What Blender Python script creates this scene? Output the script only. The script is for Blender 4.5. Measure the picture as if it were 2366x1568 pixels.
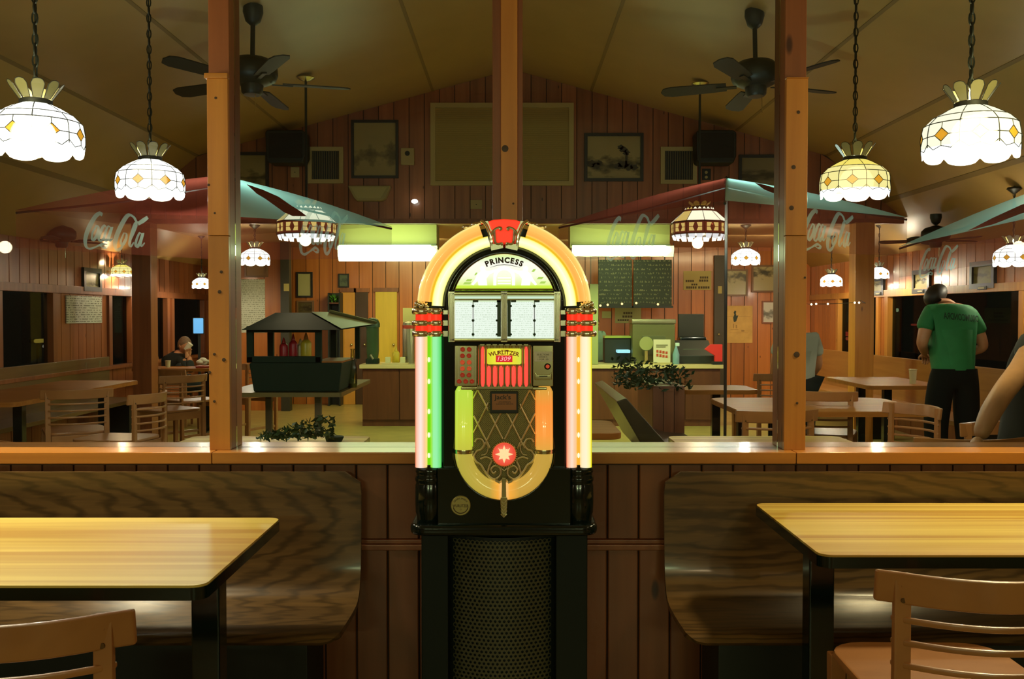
import bpy, bmesh, math, random
from mathutils import Vector, Matrix

for _o in list(bpy.data.objects):
    bpy.data.objects.remove(_o)
SC = bpy.context.scene
C = SC.collection
RND = random.Random(11)
PI = math.pi

# ------------------------------------------------------------------ camera
F, CX, CY, CAMZ = 2300.0, 1183.0, 784.0, 1.36
PITCH = math.atan(59.0 / F)
cam_d = bpy.data.cameras.new('camera')
cam = bpy.data.objects.new('camera', cam_d)
C.objects.link(cam)
cam.location = (0, 0, CAMZ)
cam.rotation_euler = (PI / 2 - PITCH, 0, 0)
cam_d.sensor_width = 36.0
cam_d.sensor_fit = 'HORIZONTAL'
cam_d.lens = F / 2366.0 * 36.0
cam_d.clip_start, cam_d.clip_end = 0.05, 100
SC.camera = cam

# ------------------------------------------------------------------ world, exposure, lights
W = bpy.data.worlds.new('night')
SC.world = W
W.use_nodes = True
W.node_tree.nodes['Background'].inputs[0].default_value = (0.30, 0.62, 0.50, 1)
W.node_tree.nodes['Background'].inputs[1].default_value = 0.016
SC.view_settings.view_transform = 'Standard'
SC.view_settings.look = 'None'
SC.view_settings.exposure = 0.0
SC.view_settings.gamma = 1.0
SC.view_settings.use_curve_mapping = False
SC.cycles.use_denoising = True
SC.cycles.max_bounces = 8
SC.cycles.transparent_max_bounces = 16
SC.cycles.sample_clamp_indirect = 4.0
SC.cycles.caustics_reflective = False
SC.cycles.caustics_refractive = False


def lamp_light(name, loc, col, power, size=0.12, spot=None, rot=None):
    d = bpy.data.lights.new(name, 'SPOT' if spot else 'POINT')
    d.color = col
    d.energy = power
    d.shadow_soft_size = size
    if spot:
        d.spot_size = spot
        d.spot_blend = 0.6
    o = bpy.data.objects.new(name, d)
    C.objects.link(o)
    o.location = loc
    if rot:
        o.rotation_euler = rot
    return o


LAMPK = 14.0
# the part of the room behind the camera is lit by lamps of its own (none of them in the frame)
for _x, _y, _z, _p, _c in ((-1.76, 3.19, 2.0, 78, (1, .88, .56)), (-1.62, 2.42, 1.945, 14, (1, .88, .56)), (1.69, 3.21, 2.0, 62, (1, .80, .40)), (1.674, 2.01, 1.985, 10, (1, .78, .36))):
    lamp_light('table_lamp', (_x, _y, _z), _c, _p, .08, spot=2.1)
    lamp_light('table_lamp_shade', (_x, _y, _z + .01), _c, 20 if _y > 3 else 4, .08)
for _x, _y, _z, _p, _c in ((-1.8, -1.82, 2.0, 20, (1, .80, .46)), (1.68, -2.16, 2.0, 20, (1, .76, .42)), (4.1, -1.2, 1.9, 5, (1, .86, .62)), (-4.1, -1.2, 1.9, 5, (1, .86, .62))):
    lamp_light('room_lamp', (_x, _y, _z), _c, _p, .05)
for _x in (-1.37, 1.23):
    _d = bpy.data.lights.new('room_fluorescent', 'AREA')
    _d.shape = 'RECTANGLE'; _d.size = 1.1; _d.size_y = .12; _d.energy = 24; _d.color = (.80, 1, .50)
    _o = bpy.data.objects.new('room_fluorescent', _d); C.objects.link(_o)
    _o.location = (_x, -4.1, 2.05); _o.rotation_euler = (PI / 2 - .25, 0, 0)


# added fill lights without fixtures, brightening the counter and the back wall
for _x, _y, _e, _c in ((-1.5, 13.2, 42, (1, .90, .38)), (1.2, 13.4, 22, (.95, 1, .5)), (3.1, 12.6, 34, (1, .74, .40))):
    _d = bpy.data.lights.new('kitchen_fill', 'AREA')
    _d.shape = 'RECTANGLE'; _d.size = 1.2; _d.size_y = .2; _d.energy = _e; _d.color = _c
    _o = bpy.data.objects.new('kitchen_fill', _d); C.objects.link(_o)
    _o.location = (_x, _y, 2.33); _o.rotation_euler = (.55, 0, 0)

# ------------------------------------------------------------------ measuring helpers
_c, _s = math.cos(PITCH), math.sin(PITCH)


def ray(px, py):
    u, v = (px - CX) / F, (CY - py) / F
    return Vector((u, _c + v * _s, v * _c - _s))


def at(px, py, Y):
    d = ray(px, py)
    t = Y / d.y
    return Vector((d.x * t, Y, CAMZ + d.z * t))


def atz(px, py, z):
    d = ray(px, py)
    t = (z - CAMZ) / d.z
    return Vector((d.x * t, d.y * t, z))


def atx(px, py, X):
    d = ray(px, py)
    t = X / d.x
    return Vector((X, d.y * t, CAMZ + d.z * t))


def onplane(px, py, P, N):
    d = ray(px, py)
    o = Vector((0, 0, CAMZ))
    t = (P - o).dot(N) / d.dot(N)
    return o + d * t


# ------------------------------------------------------------------ materials
MATS = {}


def _new(name):
    m = bpy.data.materials.new(name)
    m.use_nodes = True
    nt = m.node_tree
    return m, nt, nt.nodes['Principled BSDF']


def mat(name, col, rough=0.5, metal=0.0, spec=0.5, em=None, es=0.0, coat=0.0, noise=0.0, nscale=30.0):
    if name in MATS:
        return MATS[name]
    m, nt, b = _new(name)
    b.inputs['Base Color'].default_value = (*col, 1)
    b.inputs['Roughness'].default_value = rough
    b.inputs['Metallic'].default_value = metal
    b.inputs['Specular IOR Level'].default_value = spec
    b.inputs['Coat Weight'].default_value = coat
    b.inputs['Coat Roughness'].default_value = 0.05
    if em:
        b.inputs['Emission Color'].default_value = (*em, 1)
        b.inputs['Emission Strength'].default_value = es
    if noise:
        tc = nt.nodes.new('ShaderNodeTexCoord')
        n = nt.nodes.new('ShaderNodeTexNoise')
        n.inputs['Scale'].default_value = nscale
        n.inputs['Detail'].default_value = 4
        r = nt.nodes.new('ShaderNodeValToRGB')
        r.color_ramp.elements[0].position = 0.3
        r.color_ramp.elements[1].position = 0.7
        r.color_ramp.elements[0].color = (*[c * (1 - noise) for c in col], 1)
        r.color_ramp.elements[1].color = (*[min(1, c * (1 + noise)) for c in col], 1)
        nt.links.new(tc.outputs['Object'], n.inputs['Vector'])
        nt.links.new(n.outputs['Fac'], r.inputs['Fac'])
        nt.links.new(r.outputs['Color'], b.inputs['Base Color'])
        bp = nt.nodes.new('ShaderNodeBump')
        bp.inputs['Strength'].default_value = 0.08
        nt.links.new(n.outputs['Fac'], bp.inputs['Height'])
        nt.links.new(bp.outputs['Normal'], b.inputs['Normal'])
    MATS[name] = m
    return m


def ramp(nt, stops, interp='LINEAR'):
    r = nt.nodes.new('ShaderNodeValToRGB')
    r.color_ramp.interpolation = interp
    e = r.color_ramp.elements
    e[0].position, e[0].color = stops[0][0], (*stops[0][1], 1)
    e[1].position, e[1].color = stops[-1][0], (*stops[-1][1], 1)
    for p, c in stops[1:-1]:
        x = e.new(p)
        x.color = (*c, 1)
    return r


def wood(name, light, dark, scale=(14, 14, 0.9), rough=0.42, knots=0.0, rings=0.0, ringscale=3.0, var=0.18, coat=0.0, ringax='X', spec=0.5):
    """light/dark grain stretched along the axis with the small scale; every object gets its own offset and tone"""
    if name in MATS:
        return MATS[name]
    m, nt, b = _new(name)
    L = nt.links.new
    tc = nt.nodes.new('ShaderNodeTexCoord')
    oi = nt.nodes.new('ShaderNodeObjectInfo')
    mul = nt.nodes.new('ShaderNodeMath'); mul.operation = 'MULTIPLY'; mul.inputs[1].default_value = 37.0
    L(oi.outputs['Random'], mul.inputs[0])
    add = nt.nodes.new('ShaderNodeVectorMath'); add.operation = 'ADD'
    L(tc.outputs['Object'], add.inputs[0]); L(mul.outputs[0], add.inputs[1])
    mp = nt.nodes.new('ShaderNodeMapping')
    mp.inputs['Scale'].default_value = scale
    L(add.outputs[0], mp.inputs['Vector'])
    n = nt.nodes.new('ShaderNodeTexNoise')
    n.inputs['Scale'].default_value = 1.0
    n.inputs['Detail'].default_value = 6
    n.inputs['Distortion'].default_value = 0.7
    L(mp.outputs[0], n.inputs['Vector'])
    r = ramp(nt, [(0.28, dark), (0.72, light)])
    L(n.outputs['Fac'], r.inputs['Fac'])
    col = r.outputs['Color']
    if rings:
        w = nt.nodes.new('ShaderNodeTexWave')
        w.wave_type = 'RINGS'
        w.rings_direction = 'SPHERICAL'
        w.inputs['Scale'].default_value = ringscale
        w.inputs['Distortion'].default_value = 6.0
        w.inputs['Detail'].default_value = 3
        w.inputs['Detail Scale'].default_value = 1.5
        mp2 = nt.nodes.new('ShaderNodeMapping')
        mp2.inputs['Scale'].default_value = (.42, 2.4, 2.4)
        mp2.inputs['Location'].default_value = (.40, 0, -1.66)
        L(tc.outputs['Object'], mp2.inputs['Vector'])
        L(mp2.outputs[0], w.inputs['Vector'])
        mx = nt.nodes.new('ShaderNodeMix'); mx.data_type = 'RGBA'; mx.blend_type = 'MULTIPLY'
        rr = ramp(nt, [(0.0, (1 - rings,) * 3), (0.55, (1, 1, 1))])
        L(w.outputs['Fac'], rr.inputs['Fac'])
        mx.inputs[0].default_value = 1.0
        L(col, mx.inputs[6]); L(rr.outputs['Color'], mx.inputs[7])
        col = mx.outputs[2]
    if knots:
        mp3 = nt.nodes.new('ShaderNodeMapping')
        mp3.inputs['Scale'].default_value = tuple(7.0 if q > 5 else 2.6 for q in scale)
        L(add.outputs[0], mp3.inputs['Vector'])
        v = nt.nodes.new('ShaderNodeTexVoronoi')
        v.inputs['Scale'].default_value = 1.0
        L(mp3.outputs[0], v.inputs['Vector'])
        kr = ramp(nt, [(0.0, (0.10, 0.07, 0.05)), (knots * 0.6, (0.25, 0.17, 0.12)), (knots, (1, 1, 1))])
        L(v.outputs['Distance'], kr.inputs['Fac'])
        mx = nt.nodes.new('ShaderNodeMix'); mx.data_type = 'RGBA'; mx.blend_type = 'MULTIPLY'
        mx.inputs[0].default_value = 1.0
        L(col, mx.inputs[6]); L(kr.outputs['Color'], mx.inputs[7])
        col = mx.outputs[2]
    hs = nt.nodes.new('ShaderNodeHueSaturation')
    mr = nt.nodes.new('ShaderNodeMapRange')
    mr.inputs['To Min'].default_value = 1 - var
    mr.inputs['To Max'].default_value = 1 + var
    L(oi.outputs['Random'], mr.inputs['Value'])
    L(mr.outputs['Result'], hs.inputs['Value'])
    L(col, hs.inputs['Color'])
    L(hs.outputs['Color'], b.inputs['Base Color'])
    bp = nt.nodes.new('ShaderNodeBump')
    bp.inputs['Strength'].default_value = 0.05
    L(n.outputs['Fac'], bp.inputs['Height'])
    L(bp.outputs['Normal'], b.inputs['Normal'])
    b.inputs['Roughness'].default_value = rough
    b.inputs['Coat Weight'].default_value = coat
    b.inputs['Coat Roughness'].default_value = 0.12
    b.inputs['Specular IOR Level'].default_value = spec
    MATS[name] = m
    return m


def glow_axis(name, stops, axis, lo, hi, strength, coat=1.0):
    """lit plastic: colour runs along one object axis from lo to hi"""
    if name in MATS:
        return MATS[name]
    m, nt, b = _new(name)
    L = nt.links.new
    tc = nt.nodes.new('ShaderNodeTexCoord')
    sp = nt.nodes.new('ShaderNodeSeparateXYZ')
    L(tc.outputs['Object'], sp.inputs[0])
    mr = nt.nodes.new('ShaderNodeMapRange')
    mr.inputs['From Min'].default_value = lo
    mr.inputs['From Max'].default_value = hi
    L(sp.outputs[axis], mr.inputs['Value'])
    r = ramp(nt, stops)
    L(mr.outputs['Result'], r.inputs['Fac'])
    L(r.outputs['Color'], b.inputs['Emission Color'])
    b.inputs['Emission Strength'].default_value = strength
    b.inputs['Base Color'].default_value = (0.05, 0.05, 0.04, 1)
    b.inputs['Roughness'].default_value = 0.25
    b.inputs['Coat Weight'].default_value = coat
    MATS[name] = m
    return m


def glow_radial(name, stops, cx, cz, lo, hi, strength):
    if name in MATS:
        return MATS[name]
    m, nt, b = _new(name)
    L = nt.links.new
    tc = nt.nodes.new('ShaderNodeTexCoord')
    sub = nt.nodes.new('ShaderNodeVectorMath'); sub.operation = 'SUBTRACT'
    sub.inputs[1].default_value = (cx, 0, cz)
    L(tc.outputs['Object'], sub.inputs[0])
    fl = nt.nodes.new('ShaderNodeVectorMath'); fl.operation = 'MULTIPLY'
    fl.inputs[1].default_value = (1, 0, 1)
    L(sub.outputs[0], fl.inputs[0])
    ln = nt.nodes.new('ShaderNodeVectorMath'); ln.operation = 'LENGTH'
    L(fl.outputs[0], ln.inputs[0])
    mr = nt.nodes.new('ShaderNodeMapRange')
    mr.inputs['From Min'].default_value = lo
    mr.inputs['From Max'].default_value = hi
    L(ln.outputs['Value'], mr.inputs['Value'])
    r = ramp(nt, stops)
    L(mr.outputs['Result'], r.inputs['Fac'])
    L(r.outputs['Color'], b.inputs['Emission Color'])
    b.inputs['Emission Strength'].default_value = strength
    b.inputs['Base Color'].default_value = (0.05, 0.05, 0.04, 1)
    b.inputs['Roughness'].default_value = 0.25
    b.inputs['Coat Weight'].default_value = 0.6
    MATS[name] = m
    return m


def lit(name, col, strength=1.0):
    return mat(name, tuple(c * 0.3 for c in col), 0.4, em=col, es=strength)


def paper(name, base, ink, rows=18.0, glow=0.0, axis='Z', dens=0.5):
    """paper with rows of illegible print"""
    if name in MATS:
        return MATS[name]
    m, nt, b = _new(name)
    L = nt.links.new
    tc = nt.nodes.new('ShaderNodeTexCoord')
    sp = nt.nodes.new('ShaderNodeSeparateXYZ')
    L(tc.outputs['Generated'], sp.inputs[0])
    mu = nt.nodes.new('ShaderNodeMath'); mu.operation = 'MULTIPLY'; mu.inputs[1].default_value = rows
    L(sp.outputs['Z'], mu.inputs[0])
    fr = nt.nodes.new('ShaderNodeMath'); fr.operation = 'FRACT'
    L(mu.outputs[0], fr.inputs[0])
    gt = nt.nodes.new('ShaderNodeMath'); gt.operation = 'GREATER_THAN'; gt.inputs[1].default_value = 0.55
    L(fr.outputs[0], gt.inputs[0])
    mp = nt.nodes.new('ShaderNodeMapping')
    mp.inputs['Scale'].default_value = (24, 24, rows)
    L(tc.outputs['Generated'], mp.inputs['Vector'])
    n = nt.nodes.new('ShaderNodeTexNoise'); n.inputs['Scale'].default_value = 1.0; n.inputs['Detail'].default_value = 1
    L(mp.outputs[0], n.inputs['Vector'])
    g2 = nt.nodes.new('ShaderNodeMath'); g2.operation = 'GREATER_THAN'; g2.inputs[1].default_value = dens
    L(n.outputs['Fac'], g2.inputs[0])
    pr = nt.nodes.new('ShaderNodeMath'); pr.operation = 'MULTIPLY'
    L(gt.outputs[0], pr.inputs[0]); L(g2.outputs[0], pr.inputs[1])
    mx = nt.nodes.new('ShaderNodeMix'); mx.data_type = 'RGBA'
    L(pr.outputs[0], mx.inputs[0])
    mx.inputs[6].default_value = (*base, 1)
    mx.inputs[7].default_value = (*ink, 1)
    L(mx.outputs[2], b.inputs['Base Color'])
    b.inputs['Roughness'].default_value = 0.7
    if glow:
        nt.links.remove(b.inputs['Base Color'].links[0])
        b.inputs['Base Color'].default_value = (.03, .03, .03, 1)
        L(mx.outputs[2], b.inputs['Emission Color'])
        b.inputs['Emission Strength'].default_value = glow
    MATS[name] = m
    return m


def art(name, sky, dark, horizon=0.45, seed=0.0, rough=0.25):
    """faded photograph behind glass: pale sky, dark blotchy landscape"""
    if name in MATS:
        return MATS[name]
    m, nt, b = _new(name)
    L = nt.links.new
    tc = nt.nodes.new('ShaderNodeTexCoord')
    sp = nt.nodes.new('ShaderNodeSeparateXYZ')
    L(tc.outputs['Generated'], sp.inputs[0])
    mp = nt.nodes.new('ShaderNodeMapping')
    mp.inputs['Scale'].default_value = (3.5, 3.5, 5)
    mp.inputs['Location'].default_value = (seed, seed * 1.7, seed * 0.6)
    L(tc.outputs['Generated'], mp.inputs['Vector'])
    n = nt.nodes.new('ShaderNodeTexNoise'); n.inputs['Scale'].default_value = 1.0; n.inputs['Detail'].default_value = 5
    L(mp.outputs[0], n.inputs['Vector'])
    d = nt.nodes.new('ShaderNodeMath'); d.operation = 'SUBTRACT'; d.inputs[1].default_value = horizon
    L(sp.outputs['Z'], d.inputs[0])
    ab = nt.nodes.new('ShaderNodeMath'); ab.operation = 'ABSOLUTE'
    L(d.outputs[0], ab.inputs[0])
    ml = nt.nodes.new('ShaderNodeMath'); ml.operation = 'MULTIPLY_ADD'; ml.inputs[1].default_value = 1.1; 
    L(ab.outputs[0], ml.inputs[0]); L(n.outputs['Fac'], ml.inputs[2])
    r = ramp(nt, [(0.48, dark), (0.62, tuple((a + c) / 2 for a, c in zip(sky, dark))), (0.72, sky)])
    L(ml.outputs[0], r.inputs['Fac'])
    L(r.outputs['Color'], b.inputs['Base Color'])
    b.inputs['Roughness'].default_value = rough
    MATS[name] = m
    return m


def sheer(name, col, alpha, rough=0.8):
    """thin awning cloth: part of the light goes straight through"""
    if name in MATS:
        return MATS[name]
    m, nt, b = _new(name)
    L = nt.links.new
    b.inputs['Base Color'].default_value = (*col, 1)
    b.inputs['Roughness'].default_value = rough
    tr = nt.nodes.new('ShaderNodeBsdfTransparent')
    tl = nt.nodes.new('ShaderNodeBsdfTranslucent')
    tl.inputs['Color'].default_value = (*col, 1)
    m1 = nt.nodes.new('ShaderNodeMixShader'); m1.inputs[0].default_value = 0.68
    L(b.outputs[0], m1.inputs[1]); L(tl.outputs[0], m1.inputs[2])
    m2 = nt.nodes.new('ShaderNodeMixShader'); m2.inputs[0].default_value = alpha
    L(tr.outputs[0], m2.inputs[1]); L(m1.outputs[0], m2.inputs[2])
    L(m2.outputs[0], nt.nodes['Material Output'].inputs['Surface'])
    MATS[name] = m
    return m


def pane_glass(name, tint=(0.97, 1, 0.98), refl=0.05, rough=0.0, even=False):
    if name in MATS:
        return MATS[name]
    m, nt, b = _new(name)
    L = nt.links.new
    tr = nt.nodes.new('ShaderNodeBsdfTransparent'); tr.inputs[0].default_value = (*tint, 1)
    gl = nt.nodes.new('ShaderNodeBsdfGlossy'); gl.inputs['Roughness'].default_value = rough
    fr = nt.nodes.new('ShaderNodeFresnel'); fr.inputs['IOR'].default_value = 1.0 + 2 * math.sqrt(refl)
    mx = nt.nodes.new('ShaderNodeMixShader')
    if even:
        mx.inputs[0].default_value = refl
    else:
        L(fr.outputs[0], mx.inputs[0])
    L(tr.outputs[0], mx.inputs[1]); L(gl.outputs[0], mx.inputs[2])
    L(mx.outputs[0], nt.nodes['Material Output'].inputs['Surface'])
    nt.nodes.remove(b)
    MATS[name] = m
    return m


# ------------------------------------------------------------------ mesh helpers
ORG = {}


class MB:
    def __init__(self):
        self.v, self.f = [], []

    def add(self, vs, fs):
        b = len(self.v)
        self.v += [Vector(p) for p in vs]
        self.f += [tuple(i + b for i in q) for q in fs]
        return self

    def box(self, x0, x1, y0, y1, z0, z1):
        x0, x1 = sorted((x0, x1)); y0, y1 = sorted((y0, y1)); z0, z1 = sorted((z0, z1))
        self.add([(x0, y0, z0), (x1, y0, z0), (x1, y1, z0), (x0, y1, z0), (x0, y0, z1), (x1, y0, z1), (x1, y1, z1), (x0, y1, z1)],
                 [(0, 3, 2, 1), (4, 5, 6, 7), (0, 1, 5, 4), (1, 2, 6, 5), (2, 3, 7, 6), (3, 0, 4, 7)])
        return self

    def hexa(self, p):
        """eight corners: bottom four then top four"""
        self.add(p, [(0, 3, 2, 1), (4, 5, 6, 7), (0, 1, 5, 4), (1, 2, 6, 5), (2, 3, 7, 6), (3, 0, 4, 7)])
        return self

    def tube(self, pts, r, n=8, closed=False, flat=1.0):
        pts = [Vector(p) for p in pts]
        m = len(pts)
        rs = r if isinstance(r, (list, tuple)) else [r] * m
        up = Vector((0, 0, 1))
        vs, fs = [], []
        prev = None
        for i, p in enumerate(pts):
            if closed:
                t = pts[(i + 1) % m] - pts[i - 1]
            else:
                t = pts[min(i + 1, m - 1)] - pts[max(i - 1, 0)]
            if t.length < 1e-9:
                t = Vector((0, 0, 1))
            t.normalize()
            if prev is None:
                a = up.cross(t)
                if a.length < 1e-3:
                    a = Vector((1, 0, 0)).cross(t)
            else:
                a = prev - t * prev.dot(t)
                if a.length < 1e-6:
                    a = up.cross(t)
            a.normalize()
            prev = a
            b = t.cross(a)
            for k in range(n):
                w = 2 * PI * k / n
                vs.append(p + a * (math.cos(w) * rs[i]) + b * (math.sin(w) * rs[i] * flat))
        for i in range(m if closed else m - 1):
            for k in range(n):
                j = (i + 1) % m
                fs.append((i * n + k, i * n + (k + 1) % n, j * n + (k + 1) % n, j * n + k))
        if not closed:
            fs.append(tuple(range(n))[::-1])
            fs.append(tuple((m - 1) * n + k for k in range(n)))
        self.add(vs, fs)
        return self

    def lathe(self, prof, c=(0, 0, 0), n=24, axis='z', a0=0.0, a1=2 * PI, lobes=0, lobe_amp=0.0):
        """prof: (radius, height) pairs"""
        full = abs(a1 - a0 - 2 * PI) < 1e-6
        cols = n if full else n + 1
        vs, fs = [], []
        for r, h in prof:
            for k in range(cols):
                w = a0 + (a1 - a0) * k / n
                q = r * (1 + lobe_amp * math.cos(lobes * w)) if lobes else r
                x, y = q * math.cos(w), q * math.sin(w)
                vs.append({'z': (c[0] + x, c[1] + y, c[2] + h), 'y': (c[0] + x, c[1] + h, c[2] + y), 'x': (c[0] + h, c[1] + x, c[2] + y)}[axis])
        for i in range(len(prof) - 1):
            for k in range(n):
                k2 = (k + 1) % cols
                fs.append((i * cols + k, i * cols + k2, (i + 1) * cols + k2, (i + 1) * cols + k))
        if full:
            if prof[0][0] > 1e-6:
                fs.append(tuple(range(cols))[::-1])
            if prof[-1][0] > 1e-6:
                fs.append(tuple((len(prof) - 1) * cols + k for k in range(cols)))
        self.add(vs, fs)
        return self

    def prism(self, poly, d0, d1, axis='y'):
        """poly in the two other axes, pushed along axis from d0 to d1"""
        def P(a, b, d):
            return {'y': (a, d, b), 'z': (a, b, d), 'x': (d, a, b)}[axis]
        n = len(poly)
        vs = [P(a, b, d0) for a, b in poly] + [P(a, b, d1) for a, b in poly]
        fs = [tuple(range(n))[::-1], tuple(range(n, 2 * n))] + [(i, (i + 1) % n, n + (i + 1) % n, n + i) for i in range(n)]
        self.add(vs, fs)
        return self

    def sphere(self, c, r, n=12, sc=(1, 1, 1)):
        prof = [(math.sin(PI * i / 8) * r, -math.cos(PI * i / 8) * r) for i in range(9)]
        b = MB().lathe([(max(p, 1e-5 * (0 < i < 8)), h) for i, (p, h) in enumerate(prof)], (0, 0, 0), n)
        self.add([(c[0] + v.x * sc[0], c[1] + v.y * sc[1], c[2] + v.z * sc[2]) for v in b.v], b.f)
        return self

    def disc(self, c, r, d, n=20):
        """short cylinder facing -Y: c is its front centre, d its depth"""
        return self.lathe([(r, d), (r, 0.0)], c, n, 'y')

    def xform(self, M):
        self.v = [M @ v for v in self.v]
        return self

    def build(self, name, material, parent=None, smooth=None, bevel=0.0, seg=2, kind=None, label=None, cat=None, group=None):
        me = bpy.data.meshes.new(name)
        off = ORG.get(parent.name, Vector()) if parent is not None else Vector()
        me.from_pydata([v - off for v in self.v], [], self.f)
        me.validate()
        bm = bmesh.new()
        bm.from_mesh(me)
        bmesh.ops.remove_doubles(bm, verts=bm.verts, dist=1e-6)
        bmesh.ops.recalc_face_normals(bm, faces=bm.faces)
        if bevel:
            es = [e for e in bm.edges if len(e.link_faces) == 2 and e.calc_face_angle(0) > 0.6]
            bmesh.ops.bevel(bm, geom=es, offset=bevel, segments=seg, profile=0.5, affect='EDGES', clamp_overlap=True)
        bm.to_mesh(me)
        bm.free()
        if smooth is None:
            smooth = len(self.f) > 12 or bevel > 0
        if smooth:
            me.shade_smooth()
            me.set_sharp_from_angle(angle=0.75)
        me.materials.append(material)
        o = bpy.data.objects.new(name, me)
        C.objects.link(o)
        if bevel and smooth:
            wn = o.modifiers.new('even_shading', 'WEIGHTED_NORMAL')
            wn.keep_sharp = True
            wn.weight = 100
        if parent is not None:
            o.parent = parent
            ORG[o.name] = off
        if kind:
            o['kind'] = kind
        if label:
            o['label'] = label
        if cat:
            o['category'] = cat
        if group:
            o['group'] = group
        return o


def thing(name, label, cat, loc=(0, 0, 0), group=None, rotz=0.0):
    o = bpy.data.objects.new(name, None)
    o.empty_display_size = 0.1
    C.objects.link(o)
    o.location = loc
    o.rotation_euler = (0, 0, rotz)
    ORG[o.name] = Vector(loc)
    o['label'] = label
    o['category'] = cat
    if group:
        o['group'] = group
    return o


def dup(root, loc, label, rotz=None, scale=None):
    """copy of a thing, of its parts and of their sub-parts"""
    r = root.copy()
    C.objects.link(r)
    r.location = loc
    r['label'] = label
    if rotz is not None:
        r.rotation_euler = (0, 0, rotz)
    if scale is not None:
        r.scale = (scale,) * 3
    for ch in list(root.children):
        c = ch.copy()
        C.objects.link(c)
        c.parent = r
        for g in list(ch.children):
            d = g.copy()
            C.objects.link(d)
            d.parent = c
    return r


def smoothpath(pts, k=6, closed=False):
    """Catmull-Rom through pts"""
    P = [Vector(p) for p in pts]
    n = len(P)
    out = []
    for i in range(n if closed else n - 1):
        p0 = P[i - 1] if (i > 0 or closed) else P[0] * 2 - P[1]
        p1, p2 = P[i], P[(i + 1) % n]
        p3 = P[(i + 2) % n] if (i + 2 < n or closed) else P[-1] * 2 - P[-2]
        for j in range(k):
            t = j / k
            out.append(0.5 * ((2 * p1) + (p2 - p0) * t + (2 * p0 - 5 * p1 + 4 * p2 - p3) * t * t + (3 * p1 - p0 - 3 * p2 + p3) * t ** 3))
    if not closed:
        out.append(P[-1])
    return out


def text_mesh(s, size=1.0, align='CENTER', shear=0.0, bold=0.0, spacing=1.0):
    """flat letters in the XY plane as (verts, faces, width)"""
    cu = bpy.data.curves.new('txt', 'FONT')
    cu.body = s
    cu.size = size
    cu.align_x = align
    cu.shear = shear
    cu.offset = bold
    cu.space_character = spacing
    cu.resolution_u = 3
    ob = bpy.data.objects.new('txt', cu)
    C.objects.link(ob)
    dg = bpy.context.evaluated_depsgraph_get()
    me = bpy.data.meshes.new_from_object(ob.evaluated_get(dg))
    vs = [v.co.copy() for v in me.vertices]
    fs = [tuple(p.vertices) for p in me.polygons]
    bpy.data.objects.remove(ob)
    bpy.data.curves.remove(cu)
    bpy.data.meshes.remove(me)
    w = (max(v.x for v in vs) - min(v.x for v in vs)) if vs else 0
    return vs, fs, w


def flat_text(mb, s, c, width, height=None, shear=0.0, bold=0.0, mirror=False, spacing=1.0):
    """letters standing in the XZ plane, facing -Y, centred on c, as wide as width"""
    vs, fs, w = text_mesh(s, 1.0, 'CENTER', shear, bold, spacing)
    k = width / w
    h0, h1 = min(v.y for v in vs), max(v.y for v in vs)
    kz = (height / (h1 - h0)) if height else k
    xm = (max(v.x for v in vs) + min(v.x for v in vs)) / 2
    sg = -1 if mirror else 1
    mb.add([(c[0] + sg * (v.x - xm) * k, c[1], c[2] + (v.y - (h0 + h1) / 2) * kz) for v in vs], fs)
    return mb


def arc_text(mb, s, c, radius, size, span, bold=0.0, flip=1):
    """letters on an arc about c in the XZ plane, facing -Y"""
    glyphs = [([v * size for v in g[0]], g[1], g[2] * size) for g in (text_mesh(ch, 1.0, 'CENTER', 0, bold) for ch in s)]
    ws = [(g[2] or size * .3) + size * 0.13 for g in glyphs]
    tot = sum(ws)
    k = span / (tot / radius)
    a = span / 2
    for (vs, fs, w), ww in zip(glyphs, ws):
        a -= ww / radius * k / 2
        if not vs:
            a -= ww / radius * k / 2
            continue
        xm = (max(v.x for v in vs) + min(v.x for v in vs)) / 2
        out = []
        for v in vs:
            x, y = (v.x - xm), v.y
            rr = radius + y
            out.append((c[0] + math.sin(a * -1) * rr + math.cos(a) * x, c[1], c[2] + math.cos(a) * rr + math.sin(a) * x))
        mb.add(out, fs)
        a -= ww / radius * k / 2
    return mb


def rrect(x0, x1, y0, y1, r, n=5):
    out = []
    for cx, cy, a in ((x1 - r, y0 + r, -PI / 2), (x1 - r, y1 - r, 0), (x0 + r, y1 - r, PI / 2), (x0 + r, y0 + r, PI)):
        for i in range(n + 1):
            w = a + PI / 2 * i / n
            out.append((cx + r * math.cos(w), cy + r * math.sin(w)))
    return out


# ------------------------------------------------------------------ shared materials
BLACK = mat('black_gloss', (0.003, 0.009, 0.008), 0.14, spec=.4, coat=0.15)
BLACKP = mat('black_pedestal', (0.003, 0.008, 0.007), 0.4, spec=.25)
BLACKM = mat('black_matt', (0.008, 0.014, 0.012), 0.55)
CHROME = mat('chrome', (0.88, 0.84, 0.66), 0.2, metal=1.0)
GOLDM = mat('brassy_chrome', (0.60, 0.56, 0.32), 0.22, metal=1.0)
IRON = mat('dark_bronze', (0.012, 0.016, 0.012), 0.45, metal=0.3)
LEAD = mat('lead_came', (0.03, 0.03, 0.022), 0.5, metal=0.5)
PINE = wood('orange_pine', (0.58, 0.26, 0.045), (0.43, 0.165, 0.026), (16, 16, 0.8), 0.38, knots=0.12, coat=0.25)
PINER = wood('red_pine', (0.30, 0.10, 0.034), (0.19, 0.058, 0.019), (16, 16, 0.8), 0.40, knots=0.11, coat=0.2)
PANEL = wood('pine_panelling', (0.34, 0.115, 0.042), (0.215, 0.066, 0.024), (15, 15, 0.7), 0.34, knots=0.07, coat=0.3)
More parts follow.
